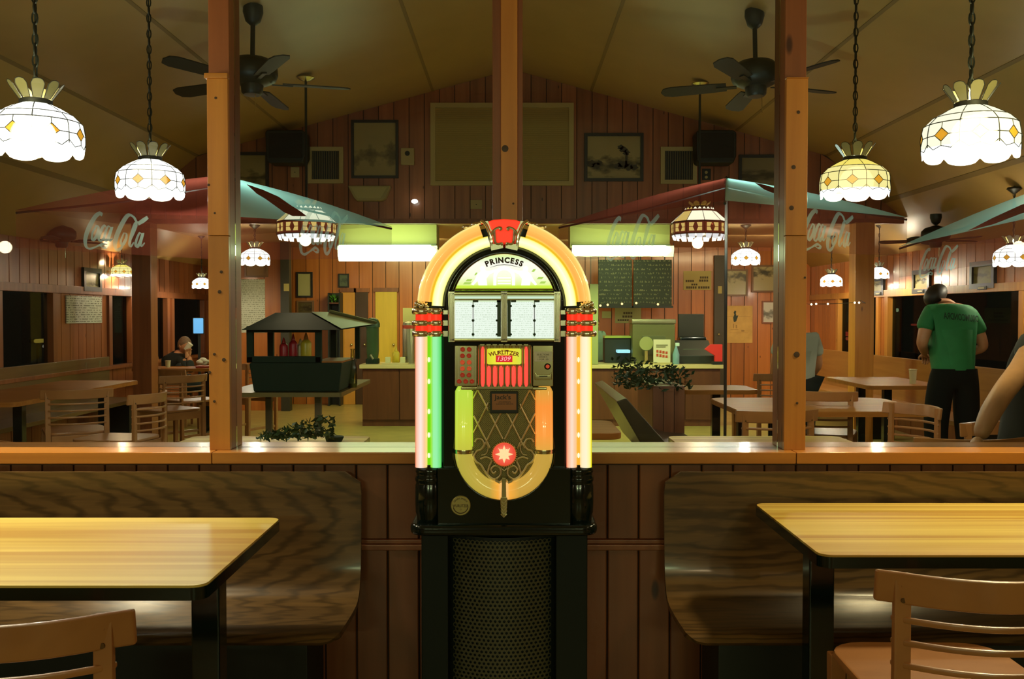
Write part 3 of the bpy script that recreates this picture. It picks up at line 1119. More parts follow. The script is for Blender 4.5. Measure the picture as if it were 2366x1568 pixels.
def make_tiffany(label, chain_len):
    t = thing('pendant_lamp', label, 'lamp', (0, 0, 0), 'red-brown tiffany pendants')
    N, R0, R1 = 10, .13, .255
    zt, zb, zh, zf = .0, -.15, -.30, -.355
    core = MB().lathe([(R0 * .97, zt), (R1 * .97, zb), (R1 * .985, zh)], n=N).build('shade_body', RUST, t, smooth=False)
    for k in range(N):
        a, b = 2 * PI * k / N, 2 * PI * (k + 1) / N
        A0, B0 = Vector((math.cos(a), math.sin(a), 0)), Vector((math.cos(b), math.sin(b), 0))

        def on(u, r0, z):
            q = A0 * (1 - u) + B0 * u
            return q * r0 + Vector((0, 0, z))
        for u0, u1 in ((.02, .5), (.5, .98)):
            um = (u0 + u1) / 2
            MB().add([on(u0, R1, zb), on(u1, R1, zb), on(u1, R0 * 1.02, zt - .01), on(um, R0, zt + .016), on(u0, R0 * 1.02, zt - .01)], [(0, 1, 2, 3, 4)]).build('roof_pane', WARMW if k % 5 else HONEY, core, smooth=False)
        zm = (zb + zh) / 2
        for (u0, u1, c0, c1) in ((.14, .44, 1, 0), (.56, .86, 0, 1)):
            for z0, z1 in ((zb - .028, zm + .003), (zm - .003, zh + .03)):
                e0, e1 = (u0, u1 - (.07 if c0 else 0)), (u0 + (0 if c0 else .07), u1)
                inner_top = z0 > z1 and z0 == zb - .028
                if c0:
                    q = [on(u0, R1 * 1.005, z0), on(u1 - (.0 if inner_top else .09), R1 * 1.005, z0), on(u1 - (.09 if inner_top else 0), R1 * 1.005, z1), on(u0, R1 * 1.005, z1)]
                else:
                    q = [on(u0 + (.0 if inner_top else .09), R1 * 1.005, z0), on(u1, R1 * 1.005, z0), on(u1, R1 * 1.005, z1), on(u0 + (.09 if inner_top else 0), R1 * 1.005, z1)]
                MB().add(q, [(0, 1, 2, 3)]).build('square_pane', HONEY, core, smooth=False)
        for u0, u1 in ((.08, .48), (.52, .92)):
            MB().add([on(u0, R1 * .985, zh - .002), on(u1, R1 * .985, zh - .002), on(u1 - .04, R1 * .93, zf), on(u0 + .04, R1 * .93, zf)], [(0, 1, 2, 3)]).build('fringe_pane', lit('fringe_white', (.95, .95, 1), 1.5), core, smooth=False)
    a = -PI / 2
    MB().lathe([(R1 * 1.0, zb - .002), (R1 * 1.012, zb - .01), (R1 * 1.0, zb - .018)], n=N).lathe([(R1 * .99, zh + .012), (R1 * 1.01, zh + .004), (R1 * .98, zh - .004)], n=N).lathe([(R0 * .9, zt + .006), (R0 * .6, zt + .03), (R0 * .45, zt + .04)], n=16).build('rim', LEAD, t)
    hl = MB()
    for k in range(N):
        w = 2 * PI * k / N
        d = Vector((math.cos(w), math.sin(w), 0))
        hl.tube([d * R0 + Vector((0, 0, zt)), d * R1 * 1.004 + Vector((0, 0, zb)), d * R1 * 1.008 + Vector((0, 0, zh))], .002, 4)
    hl.build('came', LEAD, t)
    for k in range(8):
        w = 2 * PI * k / 8
        d, e = Vector((math.cos(w), math.sin(w), 0)), Vector((-math.sin(w), math.cos(w), 0))
        MB().add([d * .06 - e * .022 + Vector((0, 0, .03)), d * .06 + e * .022 + Vector((0, 0, .03)), d * .095 + e * .026 + Vector((0, 0, .07)), d * .105 + Vector((0, 0, .088)), d * .095 - e * .026 + Vector((0, 0, .07))], [(0, 1, 2, 3, 4)]).build('petal', mat('gold_petal', (.5, .3, .05), .4, em=(.6, .35, .05), es=.3), t, smooth=False)
    MB().sphere((0, -R1 * .80, zb - .045), .035, 12).build('ruby_bulb', RUBY, t)
    MB().tube([(0, 0, .03), (0, 0, chain_len)], .011, 8).build('stem', IRON, t)
    MB().lathe([(0.001, chain_len + .01), (.07, chain_len + .005), (.078, chain_len - .012), (.045, chain_len - .035), (.014, chain_len - .05)], n=18).build('ceiling_rose', GOLDM, t)
    return t


p = at(708, 481, 8.69)
tf = make_tiffany('red-brown tiffany pendant with white panes over the green condiment hut', (at(705, 178, 8.69).z - p.z) / .78)
tf.location = p
tf.scale = (1, 1, .78)
tf.rotation_euler = (0, 0, .31)
p2 = at(1616, 483, 9.03)
tf2 = dup(tf, p2, 'red-brown tiffany pendant with cream panes right of the jukebox', .31)
for q in (p, p2):
    lamp_light('lamp_light', (q.x, q.y, q.z - .22), (1, .78, .45), 5 * LAMPK, .06)


# ================================================================== CEILING FANS
def make_fan(label, rod, blade_a):
    """origin at the motor's middle"""
    t = thing('ceiling_fan', label, 'fan', (0, 0, 0), 'dark ceiling fans')
    MB().lathe([(.0, rod + .06), (.066, rod + .055), (.068, rod + .01), (.05, rod - .05), (.022, rod - .075)], n=20).build('canopy', IRON, t)
    MB().tube([(0, 0, .09), (0, 0, rod)], .016, 10).build('rod', IRON, t)
    MB().lathe([(.03, .125), (.06, .115), (.125, .095), (.165, .055), (.170, .0), (.158, -.035), (.11, -.062), (.075, -.075), (.07, -.125), (.055, -.14), (.0, -.142)], n=28).build('motor', IRON, t)
    for k in range(5):
        w = blade_a + 2 * PI * k / 5
        M = Matrix.Rotation(w, 4, 'Z') @ Matrix.Translation((0, 0, -.055)) @ Matrix.Rotation(.20, 4, 'X')
        out = [(.20, -.052), (.30, -.060), (.58, -.068), (.635, -.05), (.655, 0), (.635, .05), (.58, .068), (.30, .060), (.20, .052)]
        bl = MB().prism(out, -.004, .004, 'z').xform(M).build('blade', mat('fan_blade', (.010, .010, .007), .6), t)
        MB().box(.13, .27, -.016, .016, -.012, -.004).xform(M).build('blade_iron', IRON, bl)
    MB().tube([(.03, -.03, -.14), (.03, -.03, -.26)], .003, 6).build('pull_chain', GOLDM, t)
    return t


fl = at(583, 172, 6.75)
fan = make_fan('dark five-blade ceiling fan behind the left post', 3.43 - fl.z - .045, .227)
fan.location = fl
fan.rotation_euler = (-.07, 0, 0)
fr_ = at(1746, 180, 6.94)
dup(fan, (fr_.x, fr_.y, 3.40 - (3.43 - fl.z) + .06), 'dark five-blade ceiling fan beside the right post, above the tiffany lamp', .12).rotation_euler = (-.07, 0, .12)
f3 = at(2162, 545, 9.66)
fan3 = make_fan('small dark ceiling fan far back at the right side, above the man in green', .21, .1)
fan3.location = f3
fan3.scale = (.8,) * 3
f4 = at(142, 545, 9.6)
dup(fan3, f4, 'dim ceiling fan far back at the left, seen through the red canopy', 1.0, .8)


# ================================================================== JUKEBOX
JY = 2.95
JC = at(1165, 1232, JY)
JROOT = Vector((JC.x, JY + .17, JC.z))
jb = thing('jukebox', 'glowing arched jukebox with coloured light tubes standing on a black pedestal', 'jukebox', JROOT)
S1 = JY / F                                    # metres per pixel on the jukebox front


def J(px, py, d=0.0):
    p = at(px, py, JY)
    return Vector((p.x, JY + d, p.z))


def J2(px, py):
    p = at(px, py, JY)
    return (p.x, p.z)


def jprism(mb, poly, d0, d1):
    return mb.prism([J2(*q) for q in poly], JY + d0, JY + d1)


def jbox(mb, x0, y0, x1, y1, d0, d1):
    a, b = J2(x0, y0), J2(x1, y1)
    return mb.box(a[0], b[0], JY + d0, JY + d1, a[1], b[1])


def jarc(r, a0, a1, n=24, cx=1165.0, cy=709.0):
    return [(cx + r * math.cos(math.radians(a0 + (a1 - a0) * i / n)), cy - r * math.sin(math.radians(a0 + (a1 - a0) * i / n))) for i in range(n + 1)]


AC = J(1165, 709)
LX, LZ = AC.x - JROOT.x, AC.z - JROOT.z        # arch centre in the jukebox's own axes
RED = mat('red_lit_plastic', (.5, .02, .01), .3, em=(1.0, .035, .012), es=.95, coat=.5)
ORANGE_ARCH = glow_radial('orange_arch', [(0, (1, .75, .12)), (.16, (1, .42, .07)), (.5, (1, .50, .10)), (.78, (1, .62, .14)), (.92, (1, .88, .30)), (1, (.9, .55, .05))], LX, LZ, 168 * S1, 201 * S1, 1.05)
YELLOW_ARCH = glow_radial('cream_arch', [(0, (.85, .80, .10)), (.15, (1, .98, .40)), (.45, (1, 1, .66)), (.75, (1, .97, .45)), (.93, (1, .78, .06)), (1, (.9, .55, .02))], LX, LZ, 141 * S1, 168 * S1, 1.12)
GOLD_STRIP = lit('gold_strip', (1, .60, .03), .75)

# carcass
body = [(976, 1232), (976, 709)] + jarc(189, 180, 0, 40)[1:] + [(1354, 1232)]
jprism(MB(), body, .03, .36).build('cabinet', BLACK, jb, bevel=.004)
front = [(1024, 1215), (1024, 709)] + jarc(141, 180, 0, 40)[1:] + [(1306, 1215)]
fp = jprism(MB(), front, -.004, .034).build('front_panel', BLACK, jb, bevel=.003)
notch = [(1164.5 + 112 * math.cos(PI * (1 - q / 24.0)), 1040 + 112 * math.sin(PI * q / 24.0)) for q in range(25)]
notch = [q for q in notch if q[1] > 1079]
jprism(MB(), [(1012, 1212), (1012, 1078), (notch[0][0], 1078)] + notch + [(notch[-1][0], 1078), (1318, 1078), (1318, 1212)], -.022, .03).build('lower_panel', BLACK, jb, bevel=.004)
MB().tube([J(x, y, -.012) for x, y in jarc(132, 183, -3, 44)], 8.5 * S1, 10).build('inner_arch', BLACK, jb)
# flange at the foot
a, b = J2(948, 1206), J2(1380, 1232)
MB().prism(rrect(a[0], b[0], JY - .045, JY + .36, .05), b[1], a[1], 'z').build('foot_flange', BLACK, jb, bevel=.012, seg=3)

# light tubes
for nm, a0, a1 in (('left', 176, 107), ('right', 4, 73)):
    MB().tube([J(x, y, -.012) for x, y in jarc(185, a0, a1, 30)], 15.5 * S1, 14).build('outer_arch_tube', ORANGE_ARCH, jb)
    MB().tube([J(x, y, -.012) for x, y in jarc(154.5, a0 + (3 if a0 > 90 else -3), a1 - (4 if a0 > 90 else -4), 30)], 12.5 * S1, 14).build('inner_arch_tube', YELLOW_ARCH, jb)
    MB().tube([J(x, y, -.017) for x, y in jarc(168.5, a0, a1 + (0 if a0 > 90 else 0), 30)], 3.0 * S1, 8).build('arch_rib', GOLD_STRIP, jb)


def vtube(nm, x0, x1, stops, strength=1.0, y0=770, y1=1077):
    p, q = J((x0 + x1) / 2, y0, -.012), J((x0 + x1) / 2, y1, -.012)
    lo, hi = J(x0, 900).x - JROOT.x, J(x1, 900).x - JROOT.x
    return MB().tube([q, p], (x1 - x0) / 2 * S1, 16).build(nm, glow_axis('tube_%d' % x0, stops, 0, lo, hi, strength), jb)


vtube('outer_light_tube', 960, 989, [(0, (1, .22, .10)), (.16, (1, .55, .38)), (.48, (1, .86, .78)), (.75, (1, .62, .36)), (.93, (1, .70, .22)), (1, (1, .45, .2))], 1.0)
vtube('inner_light_tube', 995, 1021, [(0, (.25, .75, .02)), (.16, (.22, .80, .05)), (.30, (.35, 1, .40)), (.6, (.32, .95, .42)), (1, (.07, .72, .10))], .95)
vtube('inner_light_tube', 1308, 1333, [(0, (1, .18, .08)), (.15, (1, .48, .28)), (.5, (1, .78, .60)), (.85, (1, .55, .25)), (1, (1, .42, .1))], 1.0)
vtube('outer_light_tube', 1339, 1367, [(0, (1, .6, .25)), (.2, (1, .86, .55)), (.5, (1, .90, .62)), (.78, (1, .92, .35)), (.92, (1, .88, .02)), (1, (.8, .7, 0))], 1.05)
for x, c in ((992, (.20, .75, .0)), (1336, (1, .50, .04))):
    jbox(MB(), x - 4, 772, x + 4, 1076, -.014, .03).build('tube_strip', lit('strip_%d' % x, c, .8), jb)
    bb = MB()
    for y in (830, 880, 949, 1003, 1050):
        bb.sphere(J(x, y, -.016), 2.6 * S1, 8, (1, 1, 2.4))
    bb.build('strip_bubbles', lit('bubble', (1, 1, .7), 1.1), jb)

# chrome clasps with red bands between
for sx in (-1, 1):
    def X(x):
        return x if sx < 0 else 2330 - x
    for y0, y1 in ((712, 726), (740, 752), (764, 777)):
        m = MB()
        zm, h = J(0, (y0 + y1) / 2).z, (y1 - y0) / 2 * S1
        prof = lambda r: [(r * .9, -h), (r, -h * .6), (r * 1.02, 0), (r, h * .6), (r * .9, h)]
        for xx, r in ((973, 21.5), (1007, 17)):
            c = J(X(xx), 0, -.012)
            m.lathe(prof(r * S1), (c.x, c.y, zm), 32, lobes=16, lobe_amp=.018)
        p0, p1 = J(X(1004), 0).x, J(X(1034), 0).x
        m.box(p0, p1, JY - .012, JY + .01, zm - h, zm + h)
        for q in range(5):
            xx = J(X(1016 + q * 4), 0).x
            m.box(xx - .0012, xx + .0012, JY - .0145, JY + .0, zm - h * .95, zm + h * .95)
        m.build('chrome_clasp', CHROME, jb)
    for y0, y1 in ((726, 741), (752, 765)):
        c0, c1 = J(X(975), 0, -.012), J(X(1007), 0, -.012)
        zt, zb = J(0, y0).z, J(0, y1).z
        MB().lathe([(15.5 * S1, zb), (15.5 * S1, zt)], (c0.x, c0.y, 0), 20).lathe([(13 * S1, zb), (13 * S1, zt)], (c1.x, c1.y, 0), 20).box(c0.x, c1.x, JY - .02, JY, zb, zt).build('red_band', RED, jb)
    # shell ornament above the clasps
    m = MB()
    c = J(X(975), 712, -.016)
    for k in range(7):
        w = PI * (k + .5) / 7
        m.tube([c, c + Vector((math.cos(w) * 13 * S1, -.010, math.sin(w) * 13 * S1)), c + Vector((math.cos(w) * 17 * S1, -.004, math.sin(w) * 19 * S1))], [.002, .0045, .002], 8)
    m.sphere(J(X(966), 702, -.026), 6.5 * S1, 10)
    m.sphere(J(X(975), 706, -.03), 7 * S1, 10)
    m.sphere(J(X(986), 709, -.026), 5.5 * S1, 10)
    m.build('shell_ornament', CHROME, jb)
    # knobs along the crown
    for kx, ky, r in ((1076, 523, 8), (1098, 517, 9), (1108, 514, 7)):
        MB().sphere(J(X(kx), ky, .03), r * S1, 12, (1.25, 1, .75)).build('crown_knob', CHROME, jb)
    # black fluted corner below the tubes
    m = MB()
    c = J(X(990), 0, .02)
    zz = lambda y: J(0, y).z
    pr = [(30, 1206), (31.5, 1190), (34, 1184), (35, 1160), (34.5, 1122), (33, 1118), (33, 1114), (35, 1110), (35, 1102), (32, 1098), (32, 1094), (34, 1090), (33, 1082), (29, 1078), (28, 1072)]
    m.lathe([(r * S1, zz(y)) for r, y in pr], (c.x, c.y, 0), 32)
    m.build('corner_column', BLACK, jb)

# keystone
key = [(1128, 514), (1140, 510), (1165, 508), (1190, 510), (1203, 514), (1196, 530), (1190, 540), (1190, 558), (1186, 563), (1144, 563), (1140, 558), (1140, 540), (1134, 530)]
jprism(MB(), key, -.034, .03).build('keystone', RED, jb, bevel=.003)
for sx in (-1, 1):
    def X(x):
        return x if sx < 0 else 2331 - x
    m = MB()
    rail = smoothpath([J(X(1112), 512, -.03), J(X(1122), 519, -.036), J(X(1129), 533, -.04), J(X(1135), 550, -.042), J(X(1137), 573, -.04)], 5)
    m.tube(rail, [.0045] * (len(rail) - 4) + [.006] * 4, 10)
    m.tube(smoothpath([J(X(1136), 545, -.044), J(X(1141), 536, -.045), J(X(1149), 530, -.046), J(X(1157), 529, -.046), J(X(1159), 533, -.046)], 5), .0043, 8)
    m.sphere(J(X(1157), 532, -.046), .0058, 10)
    m.tube(smoothpath([J(X(1143), 536, -.046), J(X(1144), 550, -.045), J(X(1146), 563, -.045), J(X(1152), 566, -.045), J(X(1160), 564, -.045), J(X(1161), 569, -.044)], 5), .0042, 8)
    jprism(m, [(X(1134), 566), (X(1162), 566), (X(1163), 575), (X(1136), 581)], -.046, -.0)
    jprism(m, [(X(1118), 514), (X(1128), 512), (X(1141), 540), (X(1142), 570), (X(1135), 578), (X(1131), 545)], -.032, .0)
    m.build('scroll_bracket', CHROME, jb, bevel=.0008, seg=1)

# lit dome panel
DOME = glow_axis('dome_panel', [(0, (.50, .75, .02)), (.13, (.62, .88, .05)), (.16, (.80, .95, .30)), (.40, (.98, 1, .78)), (.72, (1, 1, .88)), (.9, (.75, .95, .40)), (1, (1, .9, .35))], 2, J(0, 672).z - JROOT.z, J(0, 584).z - JROOT.z, 1.0)
R_d = 118.0
dome = [(1051, 668), (1279, 668)] + jarc(120, 17, 163, 36, 1165, 706)
dp = jprism(MB(), dome, -.010, .0).build('dome_panel', DOME, jb)
edge = [J(x, y, -.011) for x, y in smoothpath([(x, y, 0) for x, y in dome], 1, True) for _ in (0,)] if False else [J(x, y, -.011) for x, y in dome]
MB().tube(edge, .0022, 6, True).build('dome_rim', GOLDM, dp)
arc_text(MB(), 'PRINCESS', J(1165, 700, -.0112), 93 * S1, 17 * S1, 2 * math.asin(44 / 99), .05).build('lettering', mat('dark_brown_ink', (.05, .02, .005), .6), dp)
m = MB()
sw = [(1133, 618), (1150, 613), (1165, 611.5), (1180, 613), (1202, 618)]
m.tube([J(x, y, -.0112) for x, y in sw], [.0003, .0009, .0011, .0009, .0003], 6)
m.build('swash', mat('dark_brown_ink', (.05, .02, .005), .6), dp)
# pale printed scene: little jukebox between two dancers' plain silhouettes
PALE = lit('pale_print', (1, 1, .97), 1.12)
m = MB()
jprism(m, [(1140, 659)] + jarc(25, 180, 0, 14, 1165, 640) + [(1190, 659), (1183, 659)] + jarc(18, 0, 180, 12, 1165, 642) + [(1147, 659)], -.0125, -.011)
for y in (642, 649, 655):
    jbox(m, 1150, y - 1.4, 1180, y + 1.4, -.0122, -.011)
m.build('printed_arch', PALE, dp)
for sx in (-1, 1):
    q = lambda x: 1165 + sx * (x - 1165)
    m = MB()
    sil = [(1204, 659), (1206, 644), (1199, 634), (1186, 628), (1184, 622), (1200, 626), (1208, 625), (1209, 617), (1216, 614), (1221, 619), (1219, 627), (1226, 633), (1232, 645), (1241, 657), (1236, 659), (1226, 649), (1224, 659)]
    jprism(m, [(q(x), y) for x, y in sil], -.0122, -.011)
    m.build('printed_dancer', PALE, dp)
GREENP = lit('green_print', (.45, .72, .12), .85)
m = MB()
for x0, y0, x1, y1 in ((1076, 645, 1092, 650), (1070, 652, 1090, 657), (1240, 640, 1256, 645), (1246, 650, 1262, 655), (1096, 630, 1104, 636), (1228, 622, 1238, 628)):
    jprism(m, [(x0, y1), (x1 - 4, y1), (x1, y0), (x0 + 4, y0)], -.0116, -.0105)
m.build('printed_leaf', GREENP, dp)

# title-card window
TITLE = glow_axis('title_glow', [(0, (.80, 1, .74)), (.5, (.95, 1, .92)), (.80, (.90, 1, .84)), (.90, (.62, .85, .42)), (.95, (.72, .95, .75)), (1, (.35, .42, .10))], 2, J(0, 783).z - JROOT.z, J(0, 682).z - JROOT.z, .9)
tw = jbox(MB(), 1048, 681, 1284, 782, -.008, .0).build('title_backlight', TITLE, jb)
CARD = paper('title_card', (.88, 1, .86), (.62, .75, .58), 17, .95, dens=.52)
for x0, x1 in ((1053, 1091), (1096, 1148), (1181, 1231), (1238, 1278)):
    jbox(MB(), x0, 697, x1, 779, -.012, -.009).build('title_card', CARD, tw)
DGREEN = mat('dark_green_rod', (.012, .05, .012), .4)
jbox(MB(), 1149, 694, 1158, 777, -.016, -.009).build('hinge_strip', DGREEN, tw)
jbox(MB(), 1172, 694, 1180, 777, -.016, -.009).build('hinge_strip', DGREEN, tw)
for x, full in ((1093.5, 1), (1234.5, 1), (1148, 0), (1180.5, 0)):
    m = MB()
    if full:
        m.tube([J(x, 694, -.015), J(x, 777, -.015)], .0011, 6)
    for y in (707, 740, 772):
        m.sphere(J(x, y, -.015), (3.4 if full else 2.6) * S1, 8)
    if full:
        jbox(m, x, 693.5, x + 12, 698, -.016, -.0125)
    else:
        jbox(m, x, 694, x + 12, 698, -.016, -.0125)
    m.build('card_rod', DGREEN, tw)
m = MB()
for y0, y1, d in ((675, 682, -.030), (781, 788, -.030), (690, 694, -.02)):
    jbox(m, 1040, y0, 1292, y1, d, .0)
m.build('title_rail', GOLDM, jb, bevel=.002)
for x0, x1 in ((1037.5, 1052), (1157.5, 1172.5), (1279, 1293.5)):
    m = MB()
    w = (x1 - x0)
    jbox(m, x0, 674, x1, 789, -.030, .0)
    for k in range(5):
        xx = x0 + w * (k + .5) / 5
        m.tube([J(xx, 676, -.031), J(xx, 787, -.031)], 1.25 * S1, 6)
    m.build('title_pillar', CHROME, jb, bevel=.0015, seg=1)

# selector row
kp = jbox(MB(), 1051, 797, 1103, 891, -.026, .0).build('keypad', GOLDM, jb, bevel=.003)
m = MB()
for x in (1053.5, 1061, 1064.5, 1092, 1095.5, 1100):
    jbox(m, x - .9, 799, x + .9, 886, -.0275, -.025)
m.build('keypad_rib', CHROME, kp)
BUT = mat('red_button', (.30, .02, .012), .3, em=(.6, .05, .02), es=.28, coat=.5)
BUTL = mat('red_button_lit', (.45, .04, .015), .3, em=(.85, .12, .04), es=.42, coat=.5)
rows = [(806, (1070, 1085)), (820.5, (1069.5, 1084.5)), (835.5, (1069.5, 1085)), (850, (1069.5, 1085)), (864.5, (1069.5, 1084.5)), (879, (1062, 1077, 1091.5))]
for i, (y, xs) in enumerate(rows):
    for x in xs:
        o = MB().lathe([(5.4 * S1, .0), (5.4 * S1, -.006), (4.3 * S1, -.0085), (2.4 * S1, -.0075), (0.0001, -.007)], J(x, y, -.026), 14, 'y').build('button', BUTL if i in (2, 3) else BUT, kp)
jbox(MB(), 1066, 891, 1103, 899, -.032, .0).build('keypad_lip', GOLDM, kp, bevel=.003)

gr = jprism(MB(), [(1103, 893), (1103, 801), (1107, 795), (1225, 795), (1230, 801), (1230, 893)], -.022, .0).build('selector_grille', mat('dark_gilt', (.20, .15, .06), .35, metal=.8), jb, bevel=.002)
m = MB()
for k in range(9):
    x = 1108.5 + 14.3 * k
    for s in (-2.6, 2.6):
        m.tube([J(x + s, 797, -.024), J(x + s, 893, -.024)], 1.3 * S1, 6)
for k in range(8):
    jbox(m, 1110 + 14.3 * k, 794, 1120 + 14.3 * k, 797, -.027, -.02)
m.build('grille_rib', GOLDM, gr)
REDBAR = mat('red_lit_bar', (.5, .03, .03), .3, em=(1.0, .09, .06), es=.95)
for x, y0 in [(1116, 800), (1215.5, 800)] + [(1129.8 + 14.25 * k, 844) for k in range(6)]:
    ln = 892 - y0
    MB().tube([J(x, y0, -.027), J(x, y0 + ln * .1, -.029), J(x, y0 + ln * .55, -.029), J(x, 885, -.029), J(x, 891, -.027)], [1.8 * S1, 4 * S1, 4.6 * S1, 4 * S1, 2.4 * S1], 8).build('red_bar', REDBAR, gr)
m = MB()
for k in range(32):
    x = 1104 + 4 * k
    m.tube([J(x, 884 + 4 * (k % 2), -.026), J(x, 894, -.026)], 1.2 * S1, 5)
jbox(m, 1102, 891, 1231, 896, -.03, .0)
m.build('grille_skirt', GOLDM, gr)
bd = jprism(MB(), rrect(1126, 1204, 804, 840, 4), -.036, -.02).build('name_badge', glow_axis('badge_glow', [(0, (.75, .75, .02)), (.3, (1, .92, .05)), (.7, (.95, .82, .03)), (1, (.75, .85, .06))], 0, J(1126, 0).x - JROOT.x, J(1204, 0).x - JROOT.x, .92), jb)
REDINK = mat('red_ink', (.55, .08, .01), .5)
arc_text(MB(), 'WURLITZER', J(1165, 926, -.0368), 109 * S1, 13 * S1, 2 * math.asin(34 / 111), .024).build('lettering', REDINK, bd)
m = MB()
jbox(m, 1157, 807, 1175, 808.4, -.0368, -.036)
jbox(m, 1150, 809.6, 1185, 810.6, -.0368, -.036)
m.build('lettering_crossbar', REDINK, bd)
ds = jbox(MB(), 1146, 819.5, 1184, 835, -.038, -.03).build('number_display', lit('display_red', (.85, .012, .03), .7), jb, bevel=.001)
flat_text(MB(), '1309', J(1165, 827, -.0386), 30 * S1, 10 * S1, .25, .004).build('lettering', lit('digit_pink', (1, .42, .42), 1.0), ds)

cp = jbox(MB(), 1230.5, 797, 1278, 891, -.024, .0).build('coin_plate', GOLDM, jb, bevel=.003)
lb = jprism(MB(), rrect(1234, 1275, 811, 834, 2), -.027, -.024).build('instruction_label', mat('label_white', (.75, .78, .66), .4), cp)
m = MB()
for tx, y, w in (('SELECTIONS', 818, 28), ('10 FOR 5', 823.5, 19), ('1 FOR .50', 829, 24)):
    flat_text(m, tx, J(1254, y, -.0274), w * S1, 3.6 * S1)
m.build('lettering', mat('dark_brown_ink', (.05, .02, .005), .6), lb)
bt = MB().lathe([(7.4 * S1, 0), (7.4 * S1, -.006), (5 * S1, -.008), (4.9 * S1, -.004), (.0001, -.004)], J(1264.5, 845, -.024), 18, 'y').build('reject_button_ring', BLACK, cp)
MB().sphere(J(1264.5, 845, -.03), 4.6 * S1, 12, (1, .8, 1)).build('reject_button', BUTL, cp)
m = MB()
jprism(m, [(1235, 876), (1235, 858), (1240, 863), (1269, 863), (1274, 858), (1274, 876)], -.030, -.022)
m.build('coin_slot_plate', GOLDM, cp, bevel=.002)
jbox(MB(), 1245, 866, 1264, 868.5, -.0308, -.028).build('coin_slot', BLACKM, cp)
jbox(MB(), 1230, 892, 1263, 899.5, -.032, .0).build('coin_lip', GOLDM, cp, bevel=.003)

# lower U-shaped tube
UC = (1164.5, 1040)
uz0, uz1 = J(0, 1155).z - JROOT.z, J(0, 898).z - JROOT.z
U_L = glow_axis('u_tube_green', [(0, (.72, .40, .03)), (.35, (.52, .46, .05)), (.6, (.60, .66, .05)), (1, (.50, .74, .06))], 2, uz0, uz1, 1.0)
U_R = glow_axis('u_tube_orange', [(0, (.85, .42, .04)), (.35, (.62, .42, .06)), (.6, (1, .34, .05)), (.85, (1, .30, .04)), (1, (.72, .36, .05))], 2, uz0, uz1, 1.0)
UB = glow_axis('u_tube_amber', [(0, (.46, .40, .05)), (.35, (.52, .36, .05)), (.44, (.95, .42, .05)), (.5, (1, .62, .25)), (.56, (.95, .42, .05)), (.66, (.60, .34, .05)), (1, (.55, .34, .05))], 0, J(1051, 0).x - JROOT.x, J(1278, 0).x - JROOT.x, 1.0)
ru = 20.5 * S1
MB().tube([J(1072, 900, -.004), J(1072, 903, -.008), J(1071.5, 1037, -.008)], [ru * .86, ru, ru], 18).build('u_tube', U_L, jb)
MB().tube([J(1257, 900, -.004), J(1257, 903, -.008), J(1257.5, 1037, -.008)], [ru * .86, ru, ru], 18).build('u_tube', U_R, jb)
MB().tube([J(x, y, -.008) for x, y in jarc(93, 180, 360, 40, *UC)], ru, 18).build('u_tube_bend', UB, jb)
MB().tube([J(x, y, .0) for x, y in [(1050, 1010)] + jarc(118, 178, 362, 44, *UC) + [(1279, 1010)]], 4 * S1, 8).build('u_tube_bezel', BLACK, jb)
# inner edge glow lines
for x, c in ((1091, (.55, .8, .03)), (1238.5, (1, .20, .02))):
    MB().tube([J(x, 902, -.01), J(x, 1030, -.01)], 2.2 * S1, 8).build('tube_edge', lit('edge_%d' % x, c, .7), jb)
for sx in (-1, 1):
    xs = (1050, 1094) if sx < 0 else (1235, 1279)
    m = MB()
    c = J(sum(xs) / 2, 1041, -.008)
    m.lathe([(ru * 1.03, -.006), (ru * 1.06, 0), (ru * 1.03, .006)], c, 28, lobes=14, lobe_amp=.012)
    m.build('tube_band', GOLDM, jb)

# grille cloth, lattice and medallion
CLOTH = None
m_, nt, b_ = _new('grille_cloth')
tc = nt.nodes.new('ShaderNodeTexCoord')
mp = nt.nodes.new('ShaderNodeMapping'); mp.inputs['Rotation'].default_value = (0, .785, 0); mp.inputs['Scale'].default_value = (1, 1, 1)
wv = nt.nodes.new('ShaderNodeTexWave'); wv.inputs['Scale'].default_value = 75; wv.bands_direction = 'X'; wv.inputs['Distortion'].default_value = .6
wz = nt.nodes.new('ShaderNodeTexWave'); wz.inputs['Scale'].default_value = 75; wz.bands_direction = 'Z'; wz.inputs['Distortion'].default_value = .6
ck = nt.nodes.new('ShaderNodeTexChecker'); ck.inputs['Scale'].default_value = 62
mx = nt.nodes.new('ShaderNodeMix'); mx.data_type = 'FLOAT'
rr = ramp(nt, [(.2, (.13, .10, .03)), (.75, (.36, .30, .10))])
nt.links.new(tc.outputs['Object'], mp.inputs[0]); nt.links.new(mp.outputs[0], wv.inputs[0]); nt.links.new(mp.outputs[0], wz.inputs[0]); nt.links.new(mp.outputs[0], ck.inputs[0])
nt.links.new(ck.outputs['Fac'], mx.inputs[0]); nt.links.new(wv.outputs['Fac'], mx.inputs[2]); nt.links.new(wz.outputs['Fac'], mx.inputs[3])
nt.links.new(mx.outputs[0], rr.inputs[0]); nt.links.new(rr.outputs[0], b_.inputs['Base Color'])
b_.inputs['Roughness'].default_value = .5; b_.inputs['Metallic'].default_value = .3
CLOTH = m_
cloth = [(1093, 898), (1237, 898), (1237, 1042)] + jarc(72.5, 0, -180, 26, *UC)[1:]
gc = jprism(MB(), cloth, -.0065, .0).build('grille_cloth', CLOTH, jb)


